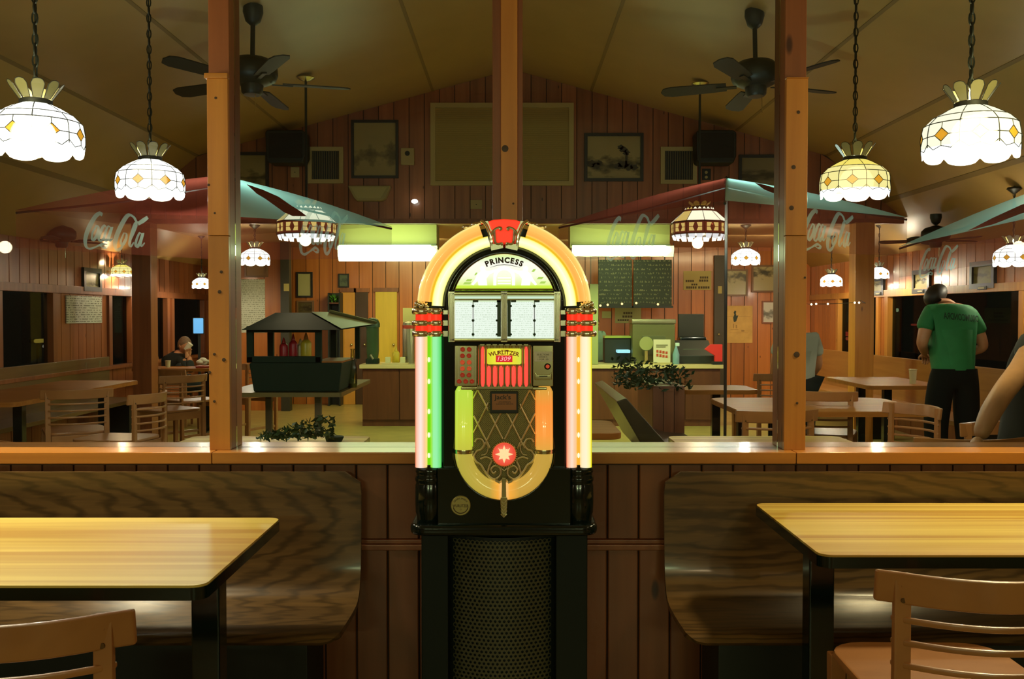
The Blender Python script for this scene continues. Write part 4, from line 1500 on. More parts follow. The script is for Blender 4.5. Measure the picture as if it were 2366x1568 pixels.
def clip(ax, ay, bx, by, keep):
    n, out, cur = 60, [], None
    for i in range(n + 1):
        t = i / n
        p = (ax + (bx - ax) * t, ay + (by - ay) * t)
        if keep(*p):
            cur = [p, p] if cur is None else [cur[0], p]
        if cur is not None and (not keep(*p) or i == n):
            out.append(cur)
            cur = None
    return out


def inside(x, y):
    if not (1094 <= x <= 1236 and 899 <= y <= 1085):
        return False
    if y > 1036 and (x < 1120 or x > 1210):
        return False
    if (x - 1165) ** 2 + (y - 1047) ** 2 < 33 ** 2:
        return False
    if 1130 < x < 1200 and 899 < y < 953:
        return False
    return y < 1062
m = MB()
for k in range(-4, 9):
    for sg in (-1, 1):
        x0 = 1065 + 39.6 * k
        for seg in clip(x0, 899, x0 + sg * 90, 899 + 180, inside):
            if (Vector(seg[0]) - Vector(seg[1])).length > 8:
                m.tube([J(*seg[0], -.012), J(*seg[1], -.012)], 2.5 * S1, 6)
m.build('lattice', mat('satin_chrome', (.90, .86, .62), .34, metal=1.0), gc)
m = MB()
for sx in (-1, 1):
    X = (lambda x: x) if sx < 0 else (lambda x: 2330 - x)
    m.tube(smoothpath([J(X(x), y, -.012) for x, y in ((1098, 1020), (1104, 1012), (1114, 1014), (1119, 1026), (1112, 1036), (1103, 1040), (1096, 1052), (1101, 1064), (1112, 1072), (1122, 1088), (1136, 1104), (1152, 1110), (1162, 1106))], 4), 3.0 * S1, 8)
    m.tube(smoothpath([J(X(x), y, -.012) for x, y in ((1110, 1058), (1124, 1054), (1136, 1062), (1130, 1078), (1128, 1094), (1142, 1104), (1156, 1096), (1155, 1080), (1143, 1074), (1135, 1083), (1140, 1091), (1147, 1087))], 4), 3.0 * S1, 8)
    m.tube(smoothpath([J(X(x), y, -.012) for x, y in ((1094, 1040), (1090, 1060), (1096, 1082), (1112, 1100), (1135, 1112), (1158, 1114))], 4), 2.0 * S1, 8)
    m.tube(smoothpath([J(X(x), y, -.012) for x, y in ((1120, 1020), (1128, 1030), (1124, 1046), (1112, 1050))], 4), 1.8 * S1, 8)
m.tube([J(1155, 1077, -.013), J(1165, 1086, -.013), J(1175, 1077, -.013)], 2 * S1, 8)
m.build('scrollwork', mat('satin_chrome', (.90, .86, .62), .34, metal=1.0), gc)
md = MB().lathe([(30 * S1, .0), (30 * S1, -.014), (27.5 * S1, -.016), (26.5 * S1, -.010), (26.5 * S1, .0)], J(1165, 1047, -.006), 40, 'y').build('medallion_ring', GOLDM, jb)
m = MB()
for k in range(36):
    w = 2 * PI * k / 36
    m.sphere(J(1165 + 29.3 * math.cos(w), 1047 + 29.3 * math.sin(w), -.021), 2.1 * S1, 6)
m.build('beads', GOLDM, md)
RC = J(1165, 1047)
MEDR = glow_radial('medallion_red', [(0, (1, .25, .12)), (.6, (1, .12, .07)), (.93, (.9, .07, .04)), (1, (1, .25, .04))], RC.x - JROOT.x, RC.z - JROOT.z, 0, 27 * S1, .92)
MB().lathe([(26.6 * S1, .0), (26 * S1, -.006), (18 * S1, -.010), (.0001, -.0115)], J(1165, 1047, -.007), 36, 'y').build('medallion', MEDR, md)
star = []
for k in range(16):
    r = (21 if k % 4 == 0 else 18) if k % 2 == 0 else 10.5
    w = PI / 2 + 2 * PI * k / 16
    star.append((1165 + r * math.cos(w), 1047 - r * math.sin(w)))
ctr = J(1165, 1047, -.0225)
MB().add([ctr] + [J(x, y, -.0185) for x, y in star], [(0, i + 1, (i + 1) % 16 + 1) for i in range(16)]).build('star', lit('star_cream', (1, .66, .32), 1.05), md, smooth=False)

# pendant arrow
m = MB()
jprism(m, [(1160, 1098), (1169, 1098), (1170, 1140), (1168, 1146), (1161, 1146), (1159, 1140)], -.042, -.01)
jprism(m, [(1157.5, 1142), (1171.5, 1142), (1173, 1150), (1171, 1178), (1164.5, 1188), (1158, 1178), (1156, 1150)], -.045, -.01)
m.build('arrow_drop', GOLDM, jb, bevel=.002)
m = MB()
for y in (1148, 1156, 1164, 1172, 1180):
    m.tube([J(1157.5, y, -.046), J(1164.5, y + 7, -.048), J(1171.5, y, -.046)], 1.3 * S1, 5)
m.build('arrow_chevron', CHROME, jb)
m = MB()
for x in (1150, 1179):
    jprism(m, [(x - 5, 1112), (x + 5, 1108), (x + 5, 1103), (x - 5, 1107)] if x > 1165 else [(x - 5, 1107), (x + 5, 1112), (x + 5, 1106), (x - 5, 1102)], -.040, -.01)
m.build('arrow_wing', CHROME, jb)

# plaque and round badge
pq = jbox(MB(), 1133, 903, 1197, 953, -.020, .0).build('plaque', BLACKM, jb, bevel=.002)
jbox(MB(), 1137, 908, 1193, 945, -.0215, -.019).build('plaque_plate', mat('copper_plate', (.30, .12, .055), .35, metal=.6), pq)
m = MB()
flat_text(m, "Jack's", J(1161, 917, -.0222), 38 * S1, 15 * S1, 0, .012)
flat_text(m, 'AMUSEMENTS', J(1166, 927, -.0222), 28 * S1, 3.2 * S1)
flat_text(m, 'JUKEBOX SERVICE', J(1166, 932, -.0222), 40 * S1, 4 * S1)
m.build('lettering', BLACKM, pq)
BR = mat('badge_brass', (.42, .36, .14), .35, metal=.7)
rb = MB().lathe([(23 * S1, .0), (23 * S1, -.004), (21.5 * S1, -.006), (.0001, -.006)], J(1065.5, 1164, -.022), 32, 'y').build('round_badge', BR, jb)
m = MB()
flat_text(m, 'WURLITZER', J(1065.5, 1164, -.0286), 37 * S1, 6.5 * S1, 0, .015)
arc_text(m, 'GENUINE JUKEBOX', J(1065.5, 1164, -.0286), 15.5 * S1, 5 * S1, 2.1)
flat_text(m, 'CD', J(1065.5, 1172, -.0286), 4 * S1, 3.4 * S1)
m.build('lettering', mat('dark_brown_ink', (.05, .02, .005), .6), rb)
m = MB()
for k in range(28):
    w = PI * (1.08 + .84 * k / 27)
    c = J(1065.5 + 17 * math.cos(w), 1164 - 17 * math.sin(w), -.0284)
    m.box(c.x - .0012, c.x + .0012, c.y - .0004, c.y, c.z - .0012, c.z + .0012)
m.build('badge_dots', mat('dark_brown_ink', (.05, .02, .005), .6), rb)

# ================================================================== PEDESTAL
pd = thing('jukebox_pedestal', 'black pedestal with a bowed perforated speaker grille under the jukebox', 'pedestal', (JROOT.x, JROOT.y, 0))
zt = JROOT.z
a, b = J(974, 1240).x, J(1357, 1240).x
g0, g1 = J(1036, 1240).x, J(1284, 1240).x
ped = MB()
ped.box(a, g0, JY - .01, JY + .34, 0, zt)
ped.box(g1, b, JY - .01, JY + .34, 0, zt)
ped.box(g0, g1, JY + .10, JY + .34, 0, zt)
ped.box(g0, g1, JY - .0, JY + .1, zt - .010, zt)
ped.box(g0, g1, JY - .0, JY + .1, 0, .06)
ped.build('pedestal_body', BLACKP, pd, bevel=.004)
# bowed sheet with a hexagonal pattern of holes
vs, fs = [], []
pitch = .0134
rh, ro = pitch * .33, pitch * .5774
cw = g1 - g0


def bowed(x, z):
    u = (x - (g0 + g1) / 2) / (cw / 2)
    return Vector((x, JY - .028 + .060 * u * u, z))
nx, nz = int(cw / pitch) - 1, int((zt - .075 - .015) / (pitch * .866))
for j in range(nz):
    for i in range(nx - (j % 2)):
        x = g0 + (cw - nx * pitch) / 2 + pitch * (i + .5 + .5 * (j % 2))
        z = zt - .018 - pitch * .866 * (j + .5)
        b0 = len(vs)
        for k in range(6):
            w = PI / 6 + PI / 3 * k
            vs.append(bowed(x + ro * math.cos(w), z + ro * math.sin(w)))
        for k in range(6):
            w = PI / 6 + PI / 3 * k
            q = bowed(x + rh * math.cos(w), z + rh * math.sin(w))
            vs.append(q)
        for k in range(6):
            q = vs[b0 + 6 + k]
            vs.append(q + Vector((0, .004, 0)))
        for k in range(6):
            k2 = (k + 1) % 6
            fs.append((b0 + k, b0 + k2, b0 + 6 + k2, b0 + 6 + k))
            fs.append((b0 + 6 + k, b0 + 6 + k2, b0 + 12 + k2, b0 + 12 + k))
gm = MB().add(vs, fs)
gm.build('perforated_grille', mat('grille_metal', (.075, .078, .045), .5, metal=.2), pd, smooth=False)
m = MB()
n = 12
m2v, m2f = [], []
for i in range(n + 1):
    x = g0 + cw * i / n
    for z in (.06, zt - .01):
        m2v.append(bowed(x, z) + Vector((0, .012, 0)))
for i in range(n):
    m2f.append((2 * i, 2 * i + 2, 2 * i + 3, 2 * i + 1))
MB().add(m2v, m2f).build('speaker_cloth', BLACKM, pd)

# ================================================================== ON THE GABLE WALL
FRAMEK = mat('black_frame', (.012, .012, .010), .4)
CREAMP = mat('cream_paint', (.42, .34, .15), .55)


def framed(px0, py0, px1, py1, Y, label, artm, border=10, frame_m=None, cat='picture', name='framed_picture', group=None, dep=.03):
    """picture hung on a wall that faces the camera; pixel corners of its frame at depth Y"""
    a, b = at(px0, py0, Y), at(px1, py1, Y)
    t = thing(name, label, cat, ((a.x + b.x) / 2, Y, b.z), group)
    w = border * Y / F
    fm = frame_m or FRAMEK
    m = MB()
    m.box(a.x, a.x + w, Y - dep, Y, b.z, a.z).box(b.x - w, b.x, Y - dep, Y, b.z, a.z).box(a.x + w, b.x - w, Y - dep, Y, a.z - w, a.z).box(a.x + w, b.x - w, Y - dep, Y, b.z, b.z + w)
    m.build('frame', fm, t)
    MB().box(a.x + w, b.x - w, Y - dep * .4, Y, b.z + w, a.z - w).build('picture', artm, t)
    return t


def framed_x(px0, px1, pytop, pybot, X, label, artm, border=.035, frame_m=None, name='framed_picture', cat='picture', group=None):
    """picture hung on a side wall at X; px0/px1 edges, heights taken at px0"""
    a, b = atx(px0, pytop, X), atx(px0, pybot, X)
    y0, y1 = sorted((a.y, atx(px1, pytop, X).y))
    sg = 1 if X > 0 else -1
    t = thing(name, label, cat, (X, (y0 + y1) / 2, b.z), group)
    m, w = MB(), border
    d = (X - sg * .03, X)
    m.box(*d, y0, y0 + w, b.z, a.z).box(*d, y1 - w, y1, b.z, a.z).box(*d, y0 + w, y1 - w, b.z, b.z + w).box(*d, y0 + w, y1 - w, a.z - w, a.z)
    m.build('frame', frame_m or FRAMEK, t)
    MB().box(X - sg * .012, X, y0 + w, y1 - w, b.z + w, a.z - w).build('picture', artm, t)
    return t


SEPIA, SDK = (.30, .24, .10), (.045, .04, .02)
GF = GY - .001
framed(812, 278, 921, 412, GF, 'tall black-framed picture on the gable wall left of the blind', art('photo_tall', SEPIA, (.11, .09, .04), .38, 1.3), 6)
framed(1350, 308, 1486, 419, GF, 'black-framed sketch of a palm and low bushes right of the blind', art('photo_palm', (.34, .27, .12), SDK, .33, 4.1), 7)
framed(500, 352, 622, 440, GF, 'black-framed landscape half behind the left post, on the gable wall', art('photo_l', SEPIA, (.08, .07, .03), .3, 7.7), 7)
framed(1706, 358, 1850, 440, GF, 'black-framed landscape half behind the right post, on the gable wall', art('photo_r', (.20, .16, .07), (.06, .05, .02), .4, 9.2), 7)
# palm and bushes drawn on the sketch
pal = bpy.data.objects['framed_picture.001']
m = MB()
INK = mat('sepia_ink', (.05, .045, .025), .6)
for cx, cy, r in ((1440, 345, 9), (1447, 352, 8), (1434, 340, 7), (1440, 380, 12), (1428, 384, 9), (1452, 386, 10), (1366, 378, 10), (1378, 382, 10), (1385, 376, 7), (1465, 386, 9)):
    c = at(cx, cy, GF - .0135)
    m.prism([(c.x + r * GY / F * (1 + .25 * math.sin(3.1 * k + cx)) * math.cos(2 * PI * k / 14), c.z + .75 * r * GY / F * (1 + .25 * math.sin(2.3 * k + cy)) * math.sin(2 * PI * k / 14)) for k in range(14)], GF - .0145, GF - .0125)
q0, q1 = at(1447, 352, GF), at(1444, 384, GF)
m.box(q0.x - .012, q0.x + .012, GF - .0145, GF - .0125, q1.z, q0.z)
m.build('drawing', INK, pal)

# blind over the central window
a, b = at(995, 239, GF), at(1325, 429, GF)
wb = thing('window_blind', 'wide closed horizontal blind high in the centre of the gable wall', 'blind', ((a.x + b.x) / 2, GF, b.z))
m = MB()
m.box(a.x, a.x + .05, GF - .04, GF, b.z, a.z).box(b.x - .05, b.x, GF - .04, GF, b.z, a.z).box(a.x + .05, b.x - .05, GF - .04, GF, a.z - .05, a.z).box(a.x + .05, b.x - .05, GF - .04, GF, b.z, b.z + .045)
m.build('frame', mat('blind_frame', (.46, .37, .14), .5), wb)
nsl = 34
for i in range(nsl):
    z = b.z + .05 + (a.z - b.z - .1) * (i + .5) / nsl
    MB().hexa([(a.x + .05, GF - .030, z - .012), (b.x - .05, GF - .030, z - .012), (b.x - .05, GF - .028, z - .012), (a.x + .05, GF - .028, z - .012),
               (a.x + .05, GF - .018, z + .012), (b.x - .05, GF - .018, z + .012), (b.x - .05, GF - .016, z + .012), (a.x + .05, GF - .016, z + .012)]).build('slat', mat('blind_slat', (.50, .39, .14), .5), wb)
MB().box(a.x + .05, b.x - .05, GF - .010, GF - .004, b.z + .05, a.z - .05).build('backing', mat('blind_back', (.18, .14, .05), .7), wb)

for px0, py0, px1, py1, lb in ((712, 340, 794, 424, 'square louvred vent left of the tall framed picture'), (1526, 340, 1609, 425, 'square louvred vent right of the framed sketch')):
    a, b = at(px0, py0, GF), at(px1, py1, GF)
    t = thing('wall_vent', lb, 'vent', ((a.x + b.x) / 2, GF, b.z), 'louvred wall vents')
    w = .042
    MB().box(a.x, a.x + w, GF - .03, GF, b.z, a.z).box(b.x - w, b.x, GF - .03, GF, b.z, a.z).box(a.x + w, b.x - w, GF - .03, GF, a.z - w, a.z).box(a.x + w, b.x - w, GF - .03, GF, b.z, b.z + w).build('frame', CREAMP, t)
    MB().box(a.x + w, b.x - w, GF - .008, GF - .002, b.z + w, a.z - w).build('backing', BLACKM, t)
    for i in range(12):
        xx = a.x + w + (b.x - a.x - 2 * w) * (i + .5) / 12
        MB().box(xx - .005, xx + .005, GF - .022, GF - .006, b.z + w, a.z - w).build('louvre', mat('vent_louvre', (.10, .085, .04), .5), t)

for px, lb in ((666, 'dark wedge-shaped loudspeaker left of the left vent'), (1651, 'dark rounded loudspeaker right of the right vent')):
    c = at(px, 342, GY - .22)
    t = thing('loudspeaker', lb, 'speaker', (c.x, GY, c.z), 'loudspeakers high on the gable wall')
    MB().prism([(c.x - .20, c.z - .14), (c.x - .17, c.z - .17), (c.x + .17, c.z - .17), (c.x + .20, c.z - .10), (c.x + .20, c.z + .14), (c.x + .17, c.z + .165), (c.x - .19, c.z + .165), (c.x - .21, c.z + .14)], GY - .34, GY - .10).build('cabinet', BLACKM, t, bevel=.015)
    MB().box(c.x - .17, c.x + .17, GY - .352, GY - .338, c.z - .12, c.z + .13).build('grille', mat('speaker_grille', (.01, .012, .01), .8), t, bevel=.004)
    MB().box(c.x - .03, c.x + .03, GY - .11, GY, c.z - .03, c.z + .03).build('bracket', IRON, t)

a, b = at(927, 343, GF), at(958, 382, GF)
t = thing('thermostat', 'small pale control box with a dark dial beside the tall framed picture', 'control', ((a.x + b.x) / 2, GF, b.z))
MB().box(a.x, b.x, GF - .05, GF, b.z, a.z).build('case', CREAMP, t, bevel=.008)
MB().disc(at(941, 354, GF - .056) , .026, .008).build('dial', BLACKM, t)
a, b = at(808, 432, GF), at(905, 466, GF)
t = thing('emergency_light', 'pale tray-shaped light fitting under the tall framed picture', 'light', ((a.x + b.x) / 2, GF, b.z))
MB().prism([(a.x, a.z), (a.x + .06, b.z + .03), (a.x + .09, b.z), (b.x - .09, b.z), (b.x - .05, b.z + .03), (b.x, a.z)], GF - .12, GF).build('case', mat('tray_plastic', (.32, .27, .10), .4), t, bevel=.006)
MB().prism([(a.x + .03, a.z - .015), (a.x + .1, b.z + .02), (b.x - .1, b.z + .02), (b.x - .03, a.z - .015)], GF - .126, GF - .118).build('lens', mat('tray_lens', (.42, .37, .16), .25), t)
for x0, y0, x1, y1, lb in ((1087, 462, 1114, 483, 'small cream blank plate low on the gable wall left of the centre post'), (672, 386, 692, 410, 'small outlet plate between the left loudspeaker and vent')):
    a, b = at(x0, y0, GF), at(x1, y1, GF)
    t = thing('wall_plate', lb, 'plate', ((a.x + b.x) / 2, GF, b.z), 'cream wall plates')
    MB().box(a.x, b.x, GF - .012, GF, b.z, a.z).build('plate', CREAMP, t, bevel=.004)
    MB().disc(((a.x + b.x) / 2, GF - .014, (a.z + b.z) / 2), .006, .003, 8).build('screw_head', IRON, t)
a, b = at(1622, 390, GF), at(1642, 416, GF)
t = thing('wall_socket', 'dark double socket plate under the right loudspeaker', 'socket', ((a.x + b.x) / 2, GF, b.z))
MB().box(a.x, b.x, GF - .012, GF, b.z, a.z).build('plate', BLACKM, t, bevel=.003)
for yy in (398, 409):
    MB().disc(at(1632, yy, GF - .016), .016, .006, 10).build('outlet', CREAMP, t)
p = at(958, 465, GF - .09)
t = thing('wall_light', 'tiny bright oval bulb on the gable wall under the control box', 'light', (p.x, GF, p.z))
MB().sphere(p, .03, 12, (1.15, 1, .75)).build('bulb', lit('small_bulb', (1, .98, .9), 6), t)
MB().tube([p + Vector((0, .03, 0)), (p.x, GF, p.z)], .012, 8).build('stem', IRON, t)

# ================================================================== FLUORESCENTS UNDER THE LOW CEILING
TUBEM = lit('fluorescent', (.80, 1.0, .55), 7.0)
SOFF = mat('soffit_paint', (.26, .25, .10), .5)
for x0, x1, y0, y1, lb in ((785, 1008, 566, 604, 'blazing white-green fluorescent light left of the jukebox arch'), (1322, 1549, 567, 591, 'pale green fluorescent tube light right of the jukebox arch')):
    Y = 11.1
    a, b = at(x0, y0, Y), at(x1, y1, Y)
    t = thing('fluorescent_light', lb, 'light', ((a.x + b.x) / 2, Y, a.z), 'fluorescent lights over the counter')
    MB().box(a.x - .02, b.x + .0, Y + .05, Y + .45, a.z - .02, LOWZ - .003).build('soffit_box', SOFF, t)
    MB().tube([(a.x, Y - .03, (a.z + b.z) / 2), (b.x - .06, Y - .03, (a.z + b.z) / 2), (b.x, Y - .03, (a.z + b.z) / 2 + .012)], [(a.z - b.z) / 2] * 2 + [(a.z - b.z) / 5], 14).build('tube', TUBEM, t)
    MB().box(a.x, b.x, Y + .01, Y + .055, a.z - .0, a.z + .018).build('tray', mat('light_tray', (.05, .06, .03), .5), t)
    d = bpy.data.lights.new('fluorescent_glow', 'AREA')
    d.shape = 'RECTANGLE'; d.size = b.x - a.x; d.size_y = .08; d.energy = 60; d.color = (.72, 1, .38)
    o = bpy.data.objects.new('fluorescent_glow', d); C.objects.link(o)
    o.location = ((a.x + b.x) / 2, Y - .10, (a.z + b.z) / 2 - .02); o.rotation_euler = (.25, 0, 0)
    d2 = d.copy(); d2.energy = 8
    o2 = bpy.data.objects.new('fluorescent_glow', d2); C.objects.link(o2)
    o2.location = ((a.x + b.x) / 2, Y - .30, a.z + .03); o2.rotation_euler = (PI - .7, 0, 0)

# ================================================================== PARASOLS
CRED = (.34, .055, .035)
REDC = sheer('red_awning', CRED, .60)
WHITEC = sheer('pale_awning', (.60, 1.0, .90), .58)
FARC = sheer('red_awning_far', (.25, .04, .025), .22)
VALC = sheer('red_valance', (.26, .05, .028), .30)
VTXT = sheer('pale_lettering', (.55, .80, .70), .36)
WEDGE = mat('wedge_red', (.22, .035, .03), .8)

STROKES = [
    ([(.86, .98), (.90, 1.06), (.80, 1.07), (.55, .92), (.22, .52), (.06, .16), (.10, -.08), (.28, -.16), (.55, -.10)], 1.5),
    ([(.62, .62), (.44, .40), (.40, .18), (.50, .16), (.68, .36), (.74, .58), (.64, .64), (.56, .52)], 1.0),
    ([(1.12, .60), (1.06, .66), (.94, .58), (.78, .32), (.76, .16), (.88, .14), (1.04, .30)], 1.0),
    ([(1.36, .58), (1.24, .64), (1.10, .46), (1.02, .22), (1.10, .14), (1.26, .32), (1.42, .62), (1.28, .28), (1.30, .14), (1.44, .24)], 1.0),
    ([(.55, -.10), (.78, -.02), (.98, .02), (1.14, -.06), (1.0, -.10), (.80, -.04)], 1.0),
    ([(2.62, .78), (2.52, .95), (2.25, 1.04), (1.98, .82), (1.66, .36), (1.56, .04), (1.64, -.14), (1.82, -.10), (2.0, .10)], 1.5),
    ([(2.0, .44), (1.86, .20), (1.86, .06), (1.96, .06), (2.10, .24), (2.12, .40), (2.02, .44)], 1.0),
    ([(2.24, .12), (2.40, .34), (2.60, .70), (2.54, .74), (2.36, .38), (2.26, .06), (2.34, .0), (2.48, .14)], 1.0),
    ([(2.86, .40), (2.76, .46), (2.62, .26), (2.56, .06), (2.64, .0), (2.78, .16), (2.92, .46), (2.80, .12), (2.84, .02), (3.0, .14)], 1.0),
    ([(2.25, 1.04), (2.45, 1.0), (2.60, .84), (2.74, .80), (3.0, .92), (3.14, .98), (2.95, .84), (2.70, .72)], 1.1),
]


def script_logo(mb, o, u, v, n, width, r=.022):
    """flowing two-word script drawn with a brush, in the plane o + u*x + v*y"""
    k = width / 3.15
    for pts, wgt in STROKES:
        path = smoothpath([Vector((x, y, 0)) for x, y in pts], 4)
        m = len(path)
        P3 = [o + u * (p.x * k) + v * (p.y * k) for p in path]
        for i in range(m):
            t = path[min(i + 1, m - 1)] - path[max(i - 1, 0)]
            t.normalize()
            s = r * width * wgt * (.45 + .55 * abs(t.x * .3 + t.y)) * (.35 + .65 * math.sin(PI * min(1, max(0.06, (i + .4) / (m - .2)))))
            side = (u * -t.y + v * t.x)
            mb.v += [P3[i] + side * s + n * .002, P3[i] - side * s + n * .002]
            if i:
                b = len(mb.v) - 4
                mb.f.append((b, b + 1, b + 3, b + 2))
    return mb


def make_parasol(label, Lc, Mc, Rc, apex, val, red_side, wedge=None, logos=()):
    """square canopy on a centre pole: near corner M, left L, right R"""
    Fc = Lc + Rc - Mc
    Fc.z = (Lc.z + Rc.z) / 2
    t = thing('parasol', label, 'parasol', (apex.x, apex.y, 0), 'red and pale parasols')
    cor = [Lc, Mc, Rc, Fc]
    for i in range(4):
        A, B = cor[i], cor[(i + 1) % 4]
        red = (i == 0) == (red_side == 'L') if i < 2 else (i == 2) == (red_side == 'L')
        N = 8
        vs, fs = [], []
        for j in range(N + 1):
            s = j / N
            for q in range(N + 1):
                w = q / N
                p = (A * (1 - w) + B * w) * (1 - s) + apex * s
                p = p - Vector((0, 0, -.022 * math.sin(PI * s)))
                vs.append(p)
        for j in range(N):
            for q in range(N):
                fs.append((j * (N + 1) + q, j * (N + 1) + q + 1, (j + 1) * (N + 1) + q + 1, (j + 1) * (N + 1) + q))
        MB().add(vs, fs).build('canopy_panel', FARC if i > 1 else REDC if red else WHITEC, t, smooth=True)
    for i in (0, 1):
        A, B = cor[i], cor[i + 1]
        dz = Vector((0, 0, -val))
        vl = MB().add([A, B, B + dz, A + dz], [(0, 1, 2, 3)]).build('valance', VALC, t)
        for li, s0, wd, hgt in logos:
            if li == i:
                u = (B - A).normalized()
                nrm = Vector((u.y, -u.x, 0)).normalized()
                o = A + (B - A) * s0 + Vector((0, 0, -val * hgt))
                script_logo(MB(), o + nrm * .003, u, Vector((0, 0, 1)), nrm, wd).build('lettering', VTXT, vl)
    if wedge:
        A, B = cor[wedge['panel']], cor[wedge['panel'] + 1]
        nrm = (B - A).cross(apex - A).normalized()
        if nrm.y > 0:
            nrm = -nrm
        wp = MB().add([onplane(x, y, A, nrm) + nrm * .03 for x, y in wedge['pts']], [tuple(range(len(wedge['pts'])))]).build('wedge_print', WEDGE, t)
        pts = [onplane(x, y, A, nrm) + nrm * .034 for x, y in wedge['text']]
        u = (pts[1] - pts[0])
        vs, fs, w = text_mesh('always', 1.0, 'LEFT', .3)
        k = u.length / w
        un = u.normalized()
        vn = nrm.cross(un).normalized()
        if vn.z < 0:
            vn = -vn
        MB().add([pts[0] + un * (v.x * k) + vn * (v.y * k) for v in vs], fs).build('lettering', VTXT, wp)
    MB().tube([(apex.x, apex.y, .04), (apex.x, apex.y, apex.z - .01)], .010, 8).build('pole', mat('pole_brown', (.02, .012, .006), .8), t)
    MB().lathe([(.11, 0), (.11, .03), (.04, .05), (.02, .10)], (apex.x, apex.y, 0), 20).build('base', IRON, t)
    MB().lathe([(.016, -.04), (.016, .0), (.001, .012)], (apex.x, apex.y, apex.z), 12).build('finial', IRON, t)
    lamp_light('parasol_fill', (apex.x - .04, apex.y - .12, apex.z - .34), (.72, 1, .92), 15, .04)  # added fill under the canopy, no fixture there, to brighten the cloth
    rb = MB()
    for c_ in cor:
        rb.tube([apex + Vector((0, 0, -.06)), apex * .5 + c_ * .5 + Vector((0, 0, -.055)), c_ + Vector((0, 0, -.015))], .007, 6)
    rb.build('ribs', IRON, t)
    return t


def PZ(px, py, z):
    return atz(px, py, z)


Lc, Mc, Rc = PZ(36, 485, 1.95), PZ(541, 500, 1.82), PZ(905, 523, 1.95)
Lc = at(36, 485, 5.3); Rc = at(905, 523, 6.4); Mc = at(541, 500, 4.55)
ap = (Lc + Rc) / 2
ap = Vector((ap.x, ap.y, at(500, 405, ap.y).z))
make_parasol('red and pale green parasol spanning the left post, lettered valance', Lc, Mc, Rc, ap, .20, 'L',
             dict(panel=1, pts=[(566, 437), (604, 450), (640, 466), (668, 486), (690, 500), (705, 512), (672, 512), (652, 503), (610, 472), (590, 460)], text=[(612, 470), (662, 490)]),
             [(0, .35, .46, .80), (1, .33, .60, .72)])
Lc = at(1291, 521, 6.7); Mc = at(1675, 463, 4.9); Rc = at(2096, 502, 6.2)
ap = (Lc + Rc) / 2
ap = Vector((ap.x, ap.y, at(1673, 411, ap.y).z))
make_parasol('red and pale green parasol spanning the right post, lettered valance', Lc, Mc, Rc, ap, .24, 'L',
             dict(panel=1, pts=[(1741, 433), (1760, 437), (1800, 449), (1840, 462), (1815, 463), (1780, 457), (1762, 449)], text=[(1765, 449), (1806, 456)]),
             [(0, .36, .62, .92), (1, .36, .55, .82)])
Lc = at(2078, 569, 6.4); Mc = at(2540, 468, 4.6); Rc = Vector((4.25, 4.7, at(2540, 468, 4.6).z + .05))
ap = (Lc + Rc) / 2
ap = Vector((ap.x, ap.y, at(2660, 372, ap.y).z))
make_parasol('pale parasol with a red stripe cut off by the right edge', Lc, Mc, Rc, ap, .20, 'R',
             dict(panel=0, pts=[(2240, 545), (2300, 514), (2366, 484), (2420, 468), (2420, 492), (2366, 505), (2300, 530)], text=[(2310, 518), (2360, 498)]),
             [(0, .14, .42, 1.0)])

# ================================================================== COUNTER AND WHAT STANDS BEHIND IT
COUNTW = wood('counter_front', (.16, .05, .02), (.10, .03, .012), (12, 12, .9), .4)
LAMI = mat('counter_top', (.62, .50, .26), .22)
DGRN = mat('dark_green_paint', (.010, .026, .015), .75, spec=.25)
DGRN2 = mat('green_trim', (.02, .07, .035), .35)
STEEL = mat('dull_steel', (.30, .28, .18), .35, metal=.7)


def counter(x0, x1, Y, label):
    a, b = at(x0, 842, Y), at(x1, 842, Y)
    t = thing('counter', label, 'counter', ((a.x + b.x) / 2, Y + .35, 0), 'serving counters')
    z = a.z
    n = max(2, round((b.x - a.x) / .42))
    MB().box(a.x + .03, b.x - .03, Y + .05, Y + .65, 0, z - .05).build('carcass', COUNTW, t)
    for i in range(n):
        u0, u1 = a.x + .03 + (b.x - a.x - .06) * i / n, a.x + .03 + (b.x - a.x - .06) * (i + 1) / n
        MB().box(u0 + .006, u1 - .006, Y + .03, Y + .051, .08, z - .06).build('panel', COUNTW, t, bevel=.004)
    MB().box(a.x, b.x, Y, Y + .7, z - .05, z).build('worktop', LAMI, t, bevel=.008)
    return t, z


CL, zl = counter(830, 1100, 12.0, 'red-brown serving counter left of the jukebox')
CR, zr = counter(1250, 1672, 12.0, 'long red-brown serving counter right of the jukebox')


def item(px, py_base, Y, name, label, cat, group=None):
    p = at(px, py_base, Y)
    return thing(name, label, cat, (p.x, Y, zl if Y > 11.5 else p.z), group), p, Y / F


# drink dispenser
t, p, k = item(861, 840, 12.25, 'drink_dispenser', 'dark green drink dispenser with a domed lid on the left counter', 'dispenser')
x, y, z = p.x, 12.25, zl
MB().prism(rrect(x - 15 * k, x + 15 * k, y - .1, y + .1, .05), z, z + 12 * k, 'z').build('base', DGRN, t, bevel=.01)
MB().lathe([(13 * k, 12 * k), (14 * k, 20 * k), (15 * k, 30 * k), (15 * k, 84 * k)], (x, y, z), 20).build('tank', mat('tank_green', (.05, .10, .045), .15), t)
MB().lathe([(17 * k, 84 * k), (17.5 * k, 92 * k), (13 * k, 102 * k), (5 * k, 106 * k), (.001, 106 * k)], (x, y, z), 20).build('lid', DGRN2, t)
MB().tube([(x, y - .08, z + 20 * k), (x, y - .17, z + 20 * k), (x + .03, y - .17, z + 12 * k)], .014, 8).build('tap', STEEL, t)


